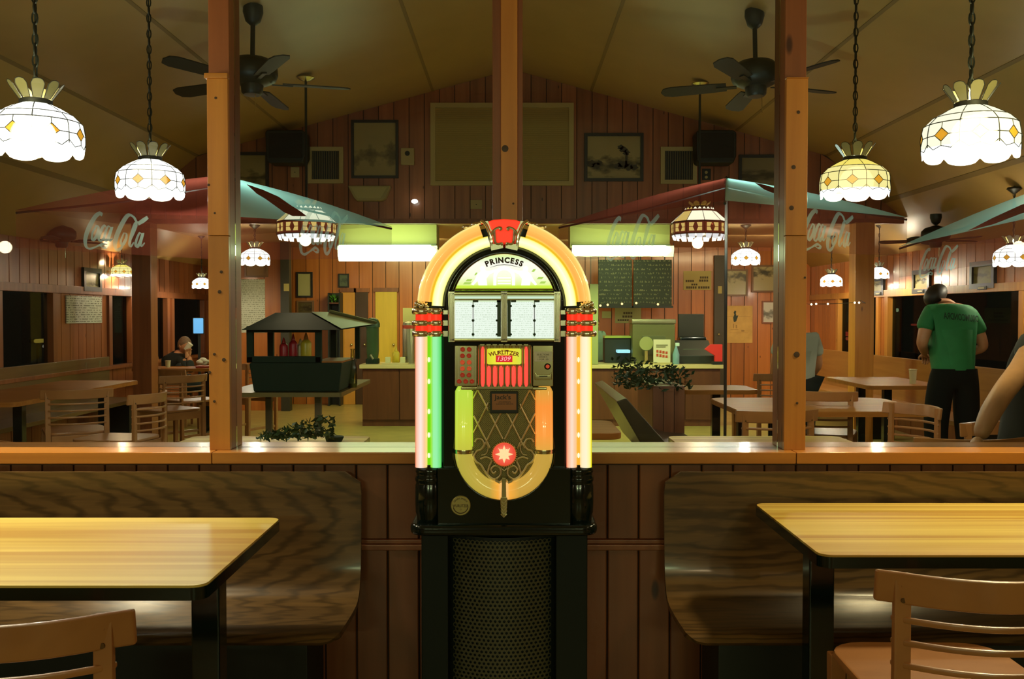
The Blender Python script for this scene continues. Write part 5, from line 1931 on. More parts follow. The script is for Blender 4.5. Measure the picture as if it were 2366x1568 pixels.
def bottle(px, pyb, Y, z, h, r, col, cap, label, group=None, name='squeeze_bottle', rough=.35):
    p = at(px, pyb, Y)
    t = thing(name, label, 'bottle', (p.x, Y, z), group)
    MB().lathe([(r * .92, 0), (r, .01), (r, h * .62), (r * .8, h * .70), (r * .42, h * .76)], (p.x, Y, z), 14).build('body', col, t)
    MB().lathe([(r * .46, h * .76), (r * .42, h * .82), (r * .12, h), (.0001, h)], (p.x, Y, z), 12).build('nozzle', cap, t)
    return t


MUST = mat('mustard', (.62, .45, .03), .35)
KET = mat('ketchup', (.42, .015, .02), .35)
bottle(915, 836, 12.2, zl, .21, .045, MUST, MUST, 'yellow mustard bottle standing on the left counter')
t, p, k = item(915, 838, 12.15, 'condiment_tray', 'pale tray with napkins around the mustard bottle on the left counter', 'tray')
MB().box(p.x - .16, p.x + .16, 12.02, 12.14, zl, zl + .02).build('tray', LAMI, t, bevel=.004)
for dx in (-.09, 0.09):
    MB().box(p.x + dx - .03, p.x + dx + .03, 12.05, 12.12, zl + .018, zl + .09).build('napkins', mat('napkin', (.62, .58, .34), .8), t, bevel=.006)
t, p, k = item(944, 838, 12.35, 'coffee_urn', 'steel coffee urn with a red label beside the jukebox, on the left counter', 'urn')
MB().lathe([(14 * k, 0), (14 * k, 88 * k), (12 * k, 94 * k), (4 * k, 98 * k), (.001, 98 * k)], (p.x, 12.35, zl), 18).build('body', STEEL, t)
MB().lathe([(14.4 * k, 80 * k), (14.4 * k, 88 * k)], (p.x, 12.35, zl), 18).build('red_label', mat('red_label', (.5, .05, .02), .5), t)
MB().tube([(p.x - .02, 12.27, zl + .08), (p.x - .02, 12.2, zl + .08), (p.x - .02, 12.2, zl + .05)], .01, 6).build('tap', BLACKM, t)

# right counter
t, p, k = item(1505, 843, 12.3, 'ice_machine', 'wide grey-green machine housing behind the white sign on the right counter', 'machine')
a, b = at(1461, 748, 12.3), at(1560, 748, 12.3)
MB().box(a.x, b.x, 12.3, 12.6, zr, a.z).build('housing', mat('machine_grey', (.14, .14, .05), .35, metal=.2), t, bevel=.012)
MB().box(a.x - .01, b.x + .01, 12.28, 12.62, a.z, a.z + .06).build('lid', STEEL, t, bevel=.015)
MB().box(a.x + .12, b.x - .12, 12.29, 12.31, zr + .1, zr + .34).build('front_hatch', mat('machine_hatch', (.09, .10, .04), .4), t, bevel=.006)
t, p, k = item(1530, 843, 12.12, 'menu_stand', 'white upright sign with red print on the right counter', 'sign')
a, b = at(1510, 784, 12.1), at(1549, 842, 12.1)
MB().box(a.x, b.x, 12.1, 12.115, zr, a.z).build('card', mat('card_white', (.62, .56, .40), .6), t)
MB().box(a.x - .02, b.x + .02, 12.09, 12.13, zr, zr + .02).build('foot', CREAMP, t)
m = MB()
for r_ in range(2):
    for c_ in range(4):
        q = at(1519 + c_ * 7, 811 + r_ * 9 + c_ * 1.2, 12.098)
        m.box(q.x - .013, q.x + .013, 12.096, 12.1, q.z - .016, q.z + .016)
m.build('red_print', mat('sign_red', (.42, .05, .02), .6), t)
m = MB()
for xx0, xx1, yy in ((1516, 1543, 797), (1516, 1538, 801)):
    q0, q1 = at(xx0, yy, 12.098), at(xx1, yy, 12.098)
    m.box(q0.x, q1.x, 12.096, 12.1, q0.z - .007, q0.z + .007)
m.build('grey_print', mat('sign_grey', (.22, .2, .12), .6), t)
t, p, k = item(1493, 842, 12.15, 'pastry_stand', 'round pale lollipop-shaped stand left of the white sign', 'stand')
MB().tube([(p.x, 12.15, zr), (p.x, 12.15, zr + .16)], .02, 8).lathe([(.06, 0), (.05, .015), (.02, .03)], (p.x, 12.15, zr), 12).build('stem', mat('tan_wood', (.30, .2, .07), .5), t)
MB().lathe([(.085, -.01), (.085, .01)], (p.x, 12.15, zr + .25), 18, 'y').build('disc', mat('pale_olive', (.30, .30, .12), .6), t)
t, p, k = item(1591, 843, 12.25, 'cash_register', 'black cash register with a tall display at the right end of the counter', 'register')
a, b = at(1568, 843, 12.2), at(1650, 843, 12.2)
MB().prism([(12.2, zr), (12.75, zr), (12.75, zr + .26), (12.55, zr + .28), (12.2, zr + .10)], a.x, b.x, 'x').build('case', BLACKM, t, bevel=.01)
q0, q1 = at(1569, 777, 12.6), at(1632, 810, 12.6)
MB().box(q0.x, q1.x, 12.56, 12.8, zr + .2, q0.z).build('printer', BLACK, t, bevel=.03)
q0, q1 = at(1567, 725, 12.7), at(1626, 780, 12.7)
MB().box(q0.x, q1.x, 12.68, 12.73, q1.z - .03, q0.z).build('screen', mat('screen_back', (.02, .022, .012), .5), t, bevel=.01)
MB().box((q0.x + q1.x) / 2 - .03, (q0.x + q1.x) / 2 + .03, 12.7, 12.74, zr + .2, q1.z).build('screen_stem', BLACKM, t)
q0 = at(1578, 806, 12.35)
MB().box(q0.x, q0.x + .32, 12.34, 12.36, q0.z - .012, q0.z).build('edge_strip', mat('strip_green', (.10, .16, .09), .3), t)
t, p, k = item(1650, 842, 12.1, 'red_paper_holder', 'bright red folded holder beside the cash register', 'holder')
a, b = at(1634, 795, 12.1), at(1666, 836, 12.1)
MB().prism([(b.x - .09, b.z), (b.x, b.z), (b.x, a.z), (a.x + .03, a.z), (a.x - .04, a.z - .06), (b.x - .09, b.z + .08)], 12.02, 12.09).build('holder', mat('bright_red', (.72, .03, .025), .5), t, bevel=.004)
MB().box(b.x - .12, b.x - .005, 12.0, 12.1, zr, b.z + .01).build('foot', BLACKM, t)
t, p, k = item(1565, 842, 12.0, 'spray_bottle', 'pale blue spray bottle right of the white sign', 'bottle')
MB().lathe([(.04, 0), (.042, .02), (.042, .12), (.016, .2), (.014, .22)], (p.x, 12.1, zr), 14).build('body', mat('blue_bottle', (.16, .30, .36), .2), t)
MB().box(p.x - .01, p.x + .04, 12.085, 12.115, zr + .22, zr + .26).build('spray_head', mat('pale_head', (.5, .65, .6), .4), t, bevel=.004)
t, p, k = item(1445, 842, 12.3, 'till_screen', 'low black till with a glowing pale blue screen behind the right counter', 'screen')
a, b = at(1396, 780, 12.5), at(1456, 842, 12.5)
MB().box(a.x, b.x, 12.45, 12.7, zr, a.z).build('case', BLACKM, t, bevel=.01)
MB().box(a.x, b.x + .0, 12.42, 12.72, a.z, a.z + .025).build('edge', mat('green_edge', (.35, .42, .08), .3), t)
q0, q1 = at(1426, 808, 12.3), at(1456, 815, 12.3)
MB().box(q0.x, q1.x, 12.28, 12.46, q1.z, q0.z).build('screen', lit('pale_blue_screen', (.35, .75, .95), .9), t, bevel=.008)
a, b = at(1364, 655, 11.9), at(1384, 842, 11.9)
t = thing('menu_column', 'tall pale green upright panel beside the jukebox tube, on the right counter', 'panel', ((a.x + b.x) / 2, 12.02, zr))
MB().box(a.x, b.x, 12.0, 12.06, zr, a.z).build('panel', mat('pale_green_panel', (.32, .34, .14), .5), t, bevel=.01)

# menu boards and notices (facing the room, on the back wall)
BF = BY + .001
MENU = paper('menu_board', (.012, .022, .010), (.10, .11, .05), 11, 0, dens=.56)
for x0, x1, lb in ((1383, 1460, 'dark green menu board nearest the jukebox'), (1464, 1552, 'dark green menu board on the right of the pair')):
    a, b = at(x0, 600, 14.2), at(x1, 706, 14.2)
    t = thing('menu_board', lb, 'board', ((a.x + b.x) / 2, 14.2, b.z), 'menu boards above the counter')
    MB().box(a.x, b.x, 14.2, 14.24, b.z, a.z).build('board', MENU, t)
    MB().box(a.x - .02, b.x + .02, 14.19, 14.25, b.z - .03, b.z).build('frame', BLACKM, t)
    for xx in (a.x + .1, b.x - .1):
        MB().box(xx - .008, xx + .008, 14.21, 14.226, a.z, LOWZ).build('hanger', IRON, t)


def notice(x0, y0, x1, y1, Y, label, m, th=.012, name='notice', lines=None, group=None, glow=None):
    a, b = at(x0, y0, Y), at(x1, y1, Y)
    t = thing(name, label, 'sign', ((a.x + b.x) / 2, Y, b.z), group)
    MB().box(a.x, b.x, Y - th, Y, b.z, a.z).build('sheet', m, t)
    if lines:
        mm = MB()
        for lx0, lx1, ly, h in lines:
            q0, q1 = at(lx0, ly, Y), at(lx1, ly, Y)
            n_ = max(2, int((lx1 - lx0) / 5))
            for i in range(n_):
                u0 = q0.x + (q1.x - q0.x) * i / n_
                u1 = q0.x + (q1.x - q0.x) * (i + .78) / n_
                mm.box(u0, u1, Y - th - .002, Y - th, q0.z - h * Y / F / 2, q0.z + h * Y / F / 2)
        mm.build('print', mat('sign_ink', (.07, .05, .02), .7), t)
    return t


YPAP = mat('yellowed_paper', (.46, .36, .11), .6)
notice(1579, 626, 1643, 670, BF, 'yellow notice with four lines of dark print right of the menu boards', YPAP, lines=[(1617, 1637, 641, 5), (1584, 1604, 649, 5), (1615, 1637, 648, 5), (1597, 1612, 657, 4), (1585, 1610, 664, 5), (1613, 1640, 664, 5)])
notice(1421, 711, 1481, 746, BF, 'pale green notice hanging below the menu boards', mat('green_paper', (.34, .34, .13), .6), lines=[(1440, 1462, 723, 5), (1438, 1462, 731, 5), (1427, 1475, 739, 4)])
notice(1391, 719, 1412, 735, BF, 'small pale green label below the left menu board', mat('green_paper2', (.36, .36, .13), .6))
notice(1677, 706, 1738, 792, BF, 'tan poster of a dark standing bird right of the dark door', mat('tan_poster', (.60, .34, .075), .5, noise=.12, nscale=9), name='poster')
post = bpy.data.objects['poster']
m = MB()
bird = [(1695, 742), (1694, 733), (1697, 726), (1695, 722), (1698, 717), (1701, 719), (1700, 724), (1702, 730), (1706, 727), (1704, 734), (1701, 742), (1697, 744)]
pp = [at(x_, y_, BF - .014) for x_, y_ in bird]
m.prism([(q.x, q.z) for q in pp], BF - .0145, BF - .0125)
m.build('bird_print', mat('bird_ink', (.02, .035, .02), .6), post)
m = MB()
for x0, y0, x1, y1 in ((1688, 761, 1706, 762), (1694, 748, 1696, 758), (1700, 750, 1703, 758), (1686, 768, 1728, 768.6), (1680, 731, 1735, 731.5), (1713, 762, 1720, 766)):
    q0, q1 = at(x0, y0, BF - .014), at(x1, y1, BF - .014)
    m.box(q0.x, q1.x, BF - .0135, BF - .012, q1.z, q0.z)
m.build('faint_print', mat('faint_ink', (.36, .19, .05), .6), post)
framed(1760, 695, 1806, 747, BF, 'white framed picture with grey blotches left of the right post', art('white_print', (.62, .58, .50), (.16, .15, .12), .4, 3.3), 3, mat('red_brown_frame', (.25, .08, .03), .4))
framed(1676, 622, 1727, 684, BF, 'framed picture in the haze above the tan bird poster', art('haze_print', (.42, .36, .18), (.10, .09, .05), .75, 5.3), 4, mat('brown_frame', (.20, .10, .04), .4))
framed(1736, 612, 1800, 675, BF, 'dark framed picture with a pale corner just left of the right post', art('haze_print2', (.45, .38, .2), (.07, .065, .04), .75, 8.8), 4, mat('brown_frame', (.20, .10, .04), .4))

# narrow dark door beside the notice, doors behind the left counter
a, b = at(1649, 590, BF), at(1672, 795, BF)
dr = MB().box(a.x, b.x, BF - .06, BF, 0, a.z).build('door_1', mat('dark_door', (.045, .032, .012), .5), None, bevel=.006, kind='structure')
q = at(1661, 772, BF - .07)
MB().sphere(q, .02, 10).build('door_knob', GOLDM, dr)
q0, q1 = at(1659, 661, BF - .062), at(1668, 678, BF - .062)
MB().box(q0.x, q1.x, BF - .064, BF - .059, q1.z, q0.z).build('door_sign', YPAP, dr)
for i, (x0, x1, y0, col) in enumerate(((790, 821, 675, (.58, .26, .04)), (822, 851, 675, (.07, .03, .01)), (868, 918, 674, (.60, .42, .04)))):
    a, b = at(x0, y0, BF), at(x1, y0, BF)
    d_ = MB().box(a.x, b.x, BF - .05, BF, 0, a.z).build('door_%d' % (i + 2), wood('door_wood_%d' % i, col, tuple(c * .75 for c in col), (9, 9, .7), .4), None, bevel=.006, kind='structure')
    MB().box(a.x - .02, b.x + .02, BF - .06, BF, a.z, a.z + .06).build('door_head', PINER, d_)
    MB().sphere((b.x - .05, BF - .07, .9), .02, 8).build('door_knob', GOLDM, d_)
a, b = at(651, 590, 14.0), at(674, 990, 14.0)
MB().box(a.x, b.x, 13.9, 14.05, 0, LOWZ).build('trim_14', mat('dark_post', (.03, .028, .014), .5), None, kind='structure', bevel=.006)
framed(685, 628, 723, 687, BF, 'black-framed certificate on the wall behind the green hut', mat('certificate', (.42, .38, .17), .5), 4)
framed(782, 632, 807, 664, BF, 'small grey-green framed print left of the fluorescent glow', art('small_print', (.10, .13, .08), (.05, .07, .05), .5, 2.2), 3)
framed(686, 694, 726, 730, BF, 'dark shallow picture under the framed certificate', art('dark_print', (.10, .075, .03), (.04, .03, .015), .5, 6.1), 4, mat('brown_frame', (.20, .10, .04), .4))
notice(931, 711, 960, 745, 13.6, 'pale green framed sign beside the left chrome clasp of the jukebox', mat('green_paper', (.34, .34, .13), .6))
notice(656, 655, 668, 672, 13.89, 'small yellow tag on the dark upright behind the green hut', YPAP, name='tag')
# shelf unit with greenery
a, b = at(757, 676, 14.7), at(786, 770, 14.7)
t = thing('shelf_unit', 'dark narrow shelf with green leaves left of the orange door', 'shelf', ((a.x + b.x) / 2, 14.8, 0))
MB().box(a.x, a.x + .02, 14.7, 14.95, 0, a.z).box(b.x - .02, b.x, 14.7, 14.95, 0, a.z).box(a.x, b.x, 14.93, 14.95, 0, a.z).build('case', BLACKM, t)
for yy in (700, 725, 752):
    z_ = at(770, yy, 14.7).z
    MB().box(a.x + .02, b.x - .02, 14.7, 14.93, z_ - .01, z_ + .01).build('shelf', COUNTW, t)
z_ = at(770, 698, 14.7).z
m = MB()
for i in range(40):
    c_ = Vector((a.x + .03 + RND.random() * (b.x - a.x - .05), 14.72 + RND.random() * .15, z_ + .01 + RND.random() * .09))
    d_ = Vector((RND.uniform(-1, 1), RND.uniform(-1, 1), RND.uniform(.2, 1))).normalized() * .035
    e_ = d_.cross(Vector((.3, .7, .2))).normalized() * .014
    m.add([c_ - d_, c_ + e_, c_ + d_, c_ - e_], [(0, 1, 2, 3)])
m.build('leaves', mat('lit_leaf', (.08, .26, .03), .5), t)

# ================================================================== GREEN CONDIMENT HUT ON ITS TABLE
TG = mat('hut_table_top', (.17, .13, .045), .28)
hx0, hx1 = -2.62, -1.33
tt = make_table(-2.28, -1.33, 7.75, 9.35, .746, 'grey-topped table that carries the green condiment hut', [(-1.56, 8.0), (-2.03, 8.3)], TG, .02, name='serving_table', edge=TG, leg=mat('grey_leg', (.10, .075, .03), .5), lw=.026)
HY = 7.80
t = thing('condiment_hut', 'dark green roofed condiment hut with open windows on the grey table', 'stand', (at(690, 900, HY).x, HY + .4, .746))
g = lambda px, py, d=0.0: at(px, py, HY + d)
k = HY / F
zt0 = .746
x0, x1 = g(569, 0).x, g(784, 0).x
zb = g(0, 838).z
D = .75
# tub
MB().hexa([(x0 + .03, HY + .02, zt0), (x1 - .02, HY + .02, zt0), (x1 - .02, HY + D, zt0), (x0 + .03, HY + D, zt0), (x0, HY, zb), (x1 + .01, HY, zb), (x1 + .01, HY + D, zb), (x0, HY + D, zb)]).build('tub', DGRN, t, bevel=.015)
MB().box(x1 - .22, x1 + .0, HY + .04, HY + D - .05, zb - .005, zb + .012).build('wooden_rim', TABLED, t)
ze, zp = g(0, 762).z, g(0, 722).z
w0, w1 = g(562, 0).x, g(796, 0).x
ex0, ex1 = g(556, 0).x, g(829, 0).x
for xx in (w0, (g(722, 0).x)):
    MB().box(xx, xx + 15 * k, HY + .02, HY + .07, zb, ze + .03).build('corner_post', DGRN, t, bevel=.006)
    MB().box(xx, xx + 15 * k, HY + D - .06, HY + D - .01, zb, ze + .03).build('corner_post', DGRN, t, bevel=.006)
MB().box(w1 - 12 * k, w1, HY + D - .06, HY + D - .01, zb, ze + .03).build('corner_post', DGRN, t, bevel=.006)
MB().box(w0, g(737, 0).x, HY + .02, HY + .07, zb - .0, zb + .05).box(w0, g(737, 0).x, HY + .02, HY + .07, ze - .02, ze + .03).build('window_frame', DGRN, t, bevel=.006)
rx0, rx1 = g(614, 0).x, g(700, 0).x
rd0, rd1 = HY + .24, HY + .52
zz0 = ze - .0
rv = [(ex0, HY - .08, zz0), (ex1 - .14, HY - .08, zz0 - .0), (ex1 + .02, HY + D + .05, zz0 + .03), (ex0 + .03, HY + D + .05, zz0 + .03), (rx0, rd0, zp), (rx1, rd0, zp), (rx1 + .08, rd1, zp), (rx0, rd1, zp)]
rf = MB().hexa(rv).build('roof', DGRN, t, bevel=.01)
MB().add([Vector(rv[1]) + Vector((.006, .01, .012)), Vector(rv[2]) + Vector((.004, -.02, .012)), Vector(rv[6]) + Vector((.004, 0, .008)), Vector(rv[5]) + Vector((.004, 0, .008))], [(0, 1, 2, 3)]).build('roof_panel', mat('roof_olive', (.10, .08, .022), .4), rf)
MB().tube([Vector(rv[2]) + Vector((0, -.02, .02)), Vector(rv[6]) + Vector((.02, 0, .012))], .014, 8).build('roof_edge', mat('roof_trim', (.16, .16, .06), .3), rf)
KG = 'red ketchup bottles in the green hut'
for px, lb, h in ((651, 'left red ketchup bottle inside the green hut', .19), (673, 'right red ketchup bottle inside the green hut, taller than its neighbour', .22)):
    bottle(px, 0, HY + .35, zb + .0, h, .036, KET, KET, lb, KG)
bottle(703, 0, HY + .32, zb, .23, .045, MUST, mat('orange_cap', (.55, .2, .02), .4), 'yellow mustard bottle with an orange top inside the green hut')
bottle(690, 0, HY + .42, zb, .18, .04, mat('mayo', (.48, .44, .22), .4), CREAMP, 'cream sauce bottle half behind the mustard inside the green hut')
p = at(815, 888, 8.3)
t = thing('glass_bottle', 'tall clear glass bottle standing right of the green hut', 'bottle', (p.x, 8.3, .746))
MB().lathe([(.034, 0), (.038, .01), (.038, .17), (.018, .24), (.014, .31), (.017, .315), (.017, .325)], (p.x, 8.3, .746), 16).build('bottle', pane_glass('bottle_glass', (.72, .78, .62), .10), t)
MB().lathe([(.03, 0), (.034, .01), (.034, .03)], (p.x, 8.3, .749), 14).build('liquid', mat('oil', (.3, .28, .08), .2), t)

# ================================================================== TABLES, BENCHES AND CHAIRS OF THE REFLECTED ROOM
make_table(-1.6, -.71, 4.12, 5.0, .746, 'pale table edge reflected in the glass, left of the jukebox', [(-.85, 4.4), (-1.45, 4.4)], TABLEW, .04)
make_table(.78, 1.64, 4.15, 5.0, .746, 'pale table edge reflected in the glass, right of the jukebox', [(.95, 4.5), (1.5, 4.5)], TABLEW, .05)
make_table(-4.15, -3.45, 6.9, 9.2, .746, 'long brown table along the left bench', [(-3.62, 7.3), (-3.62, 8.8)], TABLED, .05, edge=TABLED)
make_table(-4.3, -3.2, 11.2, 11.72, .746, 'brown table where the seated man in black drinks', [(-3.5, 11.46), (-4.1, 11.46)], TABLED, .05, edge=TABLED)
make_table(1.44, 2.7, 6.25, 7.3, .746, 'orange-brown table with two black legs right of the planter', [(1.6, 6.9), (1.72, 6.5)], TABLED, .12, edge=TABLED)
make_table(1.36, 2.0, 8.0, 8.6, .746, 'small orange-brown table behind the planter', [(1.7, 8.3)], TABLED, .1, edge=TABLED)
make_table(3.05, 3.75, 8.5, 9.7, .746, 'orange-brown table with a paper cup near the man in green', [(3.3, 8.75), (3.3, 9.4)], TABLED, .05, edge=TABLED)


def place_chair(px, py_top, Y, rot, label):
    p = at(px, py_top, Y)
    c_ = dup(ch0, (p.x, Y, 0), label, rot)
    return c_


place_chair(170, 1013, 4.28, 0.0, 'beech chair back reflected just above the ledge at the far left')
place_chair(2192, 1000, 4.38, 0.0, 'beech chair back reflected just above the ledge at the right, below the man in green')
place_chair(172, 898, 7.05, .5, 'dim beech chair at the long table left of the slim far post')
place_chair(278, 955, 6.6, 1.4, 'dim beech chair just left of the slim far post base')
place_chair(393, 862, 8.6, .9, 'beech chair right of the slim far post')
place_chair(440, 862, 9.55, -.7, 'beech chair next to the left post, reflected in the glass')
place_chair(1762, 940, 5.58, .15, 'beech chair tucked behind the orange-brown table left of the right post')
place_chair(1905, 900, 6.9, -.4, 'beech chair just right of the right post, reflected in the glass')
place_chair(2040, 955, 5.6, 1.9, 'beech chair beside the slim far post on the right')
place_chair(1768, 862, 8.9, .3, 'small dim chair far back, left of the right post')
place_chair(572, 905, 10.1, 2.7, 'dim chair beyond the grey serving table, beside the left post')

# wall benches
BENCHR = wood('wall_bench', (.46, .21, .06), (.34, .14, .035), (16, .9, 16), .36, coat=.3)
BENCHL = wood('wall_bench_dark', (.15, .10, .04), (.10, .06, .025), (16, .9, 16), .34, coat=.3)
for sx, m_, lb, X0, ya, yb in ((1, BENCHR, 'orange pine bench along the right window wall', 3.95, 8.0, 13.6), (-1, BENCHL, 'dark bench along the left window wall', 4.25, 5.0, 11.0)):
    t = thing('wall_bench', lb, 'bench', (sx * (X0 + .1), (ya + yb) / 2, 0), 'benches along the side walls')
    MB().box(sx * X0 + sx * .2, sx * X0 + sx * .24, ya, yb, .42, .89).build('back', m_, t, bevel=.006)
    MB().box(sx * X0 - sx * .16, sx * X0 + sx * .2, ya, yb, .40, .44).build('seat', m_, t, bevel=.006)
    for y_ in (ya + .2, (ya + yb) / 2, yb - .2):
        MB().box(sx * X0 - sx * .1, sx * X0 + sx * .2, y_ - .03, y_ + .03, 0, .40).build('support', BLACKM, t)
t = thing('booth_bench', 'dark booth bench seen end-on beside the planter, right of the jukebox', 'bench', (.95, 6.7, 0))
prof = [(.62, .84), (.68, .86), (.98, .52), (1.16, .47), (1.30, .46), (1.32, .42), (1.20, .40), (1.0, .40), (.84, .46)]
MB().prism(prof, 5.9, 7.5).build('seat_shell', wood('booth_olive', (.04, .03, .012), (.026, .02, .009), (14, 1, 14), .35, coat=.3), t, bevel=.006)
MB().box(.8, 1.2, 6.1, 7.3, 0, .41).build('plinth', BLACKM, t)
t = thing('booth_table', 'small brown table top at the jukebox side, behind the booth bench', 'table', (.35, 5.5, 0))
MB().prism(rrect(.1, .58, 5.2, 5.85, .08), .70, .735, 'z').build('tabletop', TABLED, t, bevel=.006)
MB().box(.3, .37, 5.5, 5.57, 0, .7).build('leg', BLACK, t)

# planter with trailing plants
LEAFD = mat('dark_leaf', (.02, .05, .018), .5)


def foliage(mb, x0, x1, y0, y1, z0, z1, n, size, rnd):
    for i in range(n):
        c_ = Vector((rnd.uniform(x0, x1), rnd.uniform(y0, y1), 0))
        c_.z = z0 + (z1 - z0) * rnd.random() ** 1.3
        d_ = Vector((rnd.uniform(-1, 1), rnd.uniform(-1, .4), rnd.uniform(-.4, 1))).normalized() * size * rnd.uniform(.6, 1.3)
        e_ = d_.cross(Vector((rnd.random(), rnd.random(), rnd.random()))).normalized() * size * .38
        u_ = d_.cross(e_).normalized() * size * .12
        mb.add([c_ - d_, c_ + e_ + u_, c_ + d_, c_ - e_ + u_], [(0, 1, 2), (0, 2, 3)])
    return mb


a, b = at(1508, 888, 7.6), at(1582, 888, 7.6)
t = thing('planter_box', 'red-brown planter box with trailing dark leaves right of the booth bench', 'planter', ((a.x + b.x) / 2, 7.8, 0))
MB().box(a.x, b.x, 7.6, 8.5, 0, a.z - .01).build('box', COUNTW, t, bevel=.008)
for i in range(3):
    u0 = a.x + (b.x - a.x) * i / 3
    MB().box(u0 + .003, u0 + (b.x - a.x) / 3 - .003, 7.585, 7.602, .02, a.z - .03).build('panel', wood('planter_red', (.20, .065, .025), (.14, .04, .015), (12, 12, .8), .4), t)
fm = MB()
foliage(fm, a.x - .22, b.x + .06, 7.5, 8.4, a.z - .04, a.z + .12, 380, .032, RND)
foliage(fm, a.x - .30, a.x + .02, 7.45, 7.8, a.z + .0, a.z + .2, 90, .032, RND)
fm.build('leaves', LEAFD, t)

p = at(690, 1000, 4.35)
t = thing('potted_fern', 'dark trailing fern on the pale table reflected in the glass, left of the jukebox', 'plant', (p.x, 4.6, .746))
MB().lathe([(.035, 0), (.045, .02), (.045, .025)], (p.x + .08, 4.78, .746), 16).build('pot', DGRN, t)
fm = MB()
fr0 = at(612, 1000, 4.75); fr1 = at(770, 985, 4.75)
for i in range(24):
    s = i / 23
    c0 = Vector((fr0.x + (fr1.x - fr0.x) * s, 4.72, .752))
    hgt = .012 + .10 * max(0, s - .12) ** .8 * (1 if s < .93 else .7)
    foliage(fm, c0.x - .016, c0.x + .016, 4.66, 4.8, .772, .782 + hgt, 16, .021, RND)
fm.build('fronds', LEAFD, t)

# cups and small things on tables
CUPW = mat('paper_cup', (.52, .46, .26), .5)


def cup(px, py, Y, z, h, r, label):
    p = at(px, py, Y)
    t = thing('paper_cup', label, 'cup', (p.x, Y, z), 'paper cups on the tables')
    MB().lathe([(r * .75, 0), (r * .98, h), (r * .9, h - .004), (r * .68, .006), (.0001, .006)], (p.x, Y, z), 16).build('cup', CUPW, t)
    MB().lathe([(r * .98, h - .006), (r * 1.06, h - .003), (r * 1.06, h + .003), (r * .96, h + .004)], (p.x, Y, z), 16).build('rolled_rim', CUPW, t)
    return t


cup(2109, 893, 8.75, .746, .125, .034, 'tall paper cup on the table left of the man in green')
cup(388, 853, 11.45, .746, .075, .032, 'small white cup at the elbow of the seated man in black')
for px, lb in ((192, 'left small pale cup on the left window ledge'), (224, 'right small pale cup on the left window ledge')):
    q = atx(px, 828, -4.48)
    t = thing('paper_cup', lb, 'cup', (-4.47, q.y, .785), 'paper cups on the tables')
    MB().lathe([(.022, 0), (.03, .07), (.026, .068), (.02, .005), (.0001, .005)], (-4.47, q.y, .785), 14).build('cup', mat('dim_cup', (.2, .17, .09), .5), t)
p = at(474, 838, 11.5)
t = thing('napkin_pile', 'crumpled white napkin on the table in front of the seated man in black', 'napkin', (p.x, 11.5, .746))
m = MB()
for i in range(9):
    m.sphere((p.x + RND.uniform(-.08, .08), 11.55 + RND.uniform(-.06, .06), .78 + RND.uniform(0, .055)), .035, 8, (1.2, 1, .7))
m.build('napkin', mat('white_napkin', (.62, .58, .48), .8), t)
t = thing('red_tray', 'red tray under the crumpled napkin', 'tray', (p.x + .05, 11.4, .746))
MB().prism(rrect(p.x - .05, p.x + .2, 11.28, 11.46, .03), .746, .765, 'z').build('tray', mat('tray_red', (.35, .05, .03), .4), t, bevel=.004)
MB().prism(rrect(p.x - .055, p.x + .205, 11.275, 11.465, .03), .763, .769, 'z').build('rim', mat('tray_red', (.35, .05, .03), .4), t)

# notices and pictures on the side walls
SHEET = paper('white_sheet', (.52, .54, .44), (.18, .19, .14), 12, 0, dens=.47)
a, b = atx(150, 682, -4.5), atx(232, 749, -4.5)
t = thing('notice', 'large white sheet with rows of print on the left wall', 'sign', (-4.49, (a.y + b.y) / 2, 1.3))
zt_, zb_ = atx(150, 682, -4.5).z, atx(150, 747, -4.5).z
MB().box(-4.494, -4.482, a.y, b.y, zb_, zt_).build('sheet', SHEET, t)
notice(552, 645, 613, 768, BF - 1.0, 'tall white price list with rows of print right of the left post', paper('price_list', (.58, .58, .46), (.30, .30, .22), 26, 0, dens=.5), name='price_list')
framed(566, 606, 620, 640, BF - 1.0, 'brown framed board under the pendant beside the left post', mat('brown_board', (.25, .13, .05), .5), 4, mat('brown_frame', (.20, .10, .04), .4))
bpy.data.objects['price_list']
MB().box(at(545, 0, BF).x - .1, at(660, 0, 14.1).x, 14.0, 14.06, 0, LOWZ).build('wall_partition', PANELO, None, kind='structure')
framed_x(188, 229, 617, 672, -4.5, 'black-framed mirror-like picture catching a lamp, on the left wall', art('left_print', (.30, .26, .13), (.10, .09, .05), .2, 2.9), .05)
q = atx(208, 655, -4.5)
framed_x(2113, 2153, 625, 679, 4.5, 'black-framed picture of a dark diagonal shape above the right windows', art('right_print1', (.34, .29, .13), (.05, .045, .02), .6, 4.4), .05)
framed_x(2247, 2304, 606, 668, 4.5, 'wide black-framed olive picture above the right windows, near the lamp at the edge', art('right_print2', (.17, .16, .06), (.11, .10, .045), .5, 8.1), .05)
framed_x(2008, 2046, 640, 684, 4.5, 'framed picture under the small pendant beside the slim far post', art('right_print3', (.38, .34, .17), (.10, .09, .05), .7, 1.1), .06)
for px, lb in ((2128, 'small dark label on the rail under the picture of the diagonal shape'), (2270, 'small dark label on the rail under the wide olive picture'), (2030, 'small dark label on the rail beside the slim far post')):
    q = atx(px, 725 - .0535 * (px - 1183), 4.473)
    t = thing('rail_label', lb, 'label', (4.47, q.y, q.z), 'dark labels on the window rail')
    MB().box(4.462, 4.474, q.y - .09, q.y + .09, 1.59, 1.625).build('plate', IRON, t, bevel=.004)
    MB().box(4.458, 4.463, q.y - .06, q.y + .06, 1.6, 1.615).build('print', CREAMP, t)

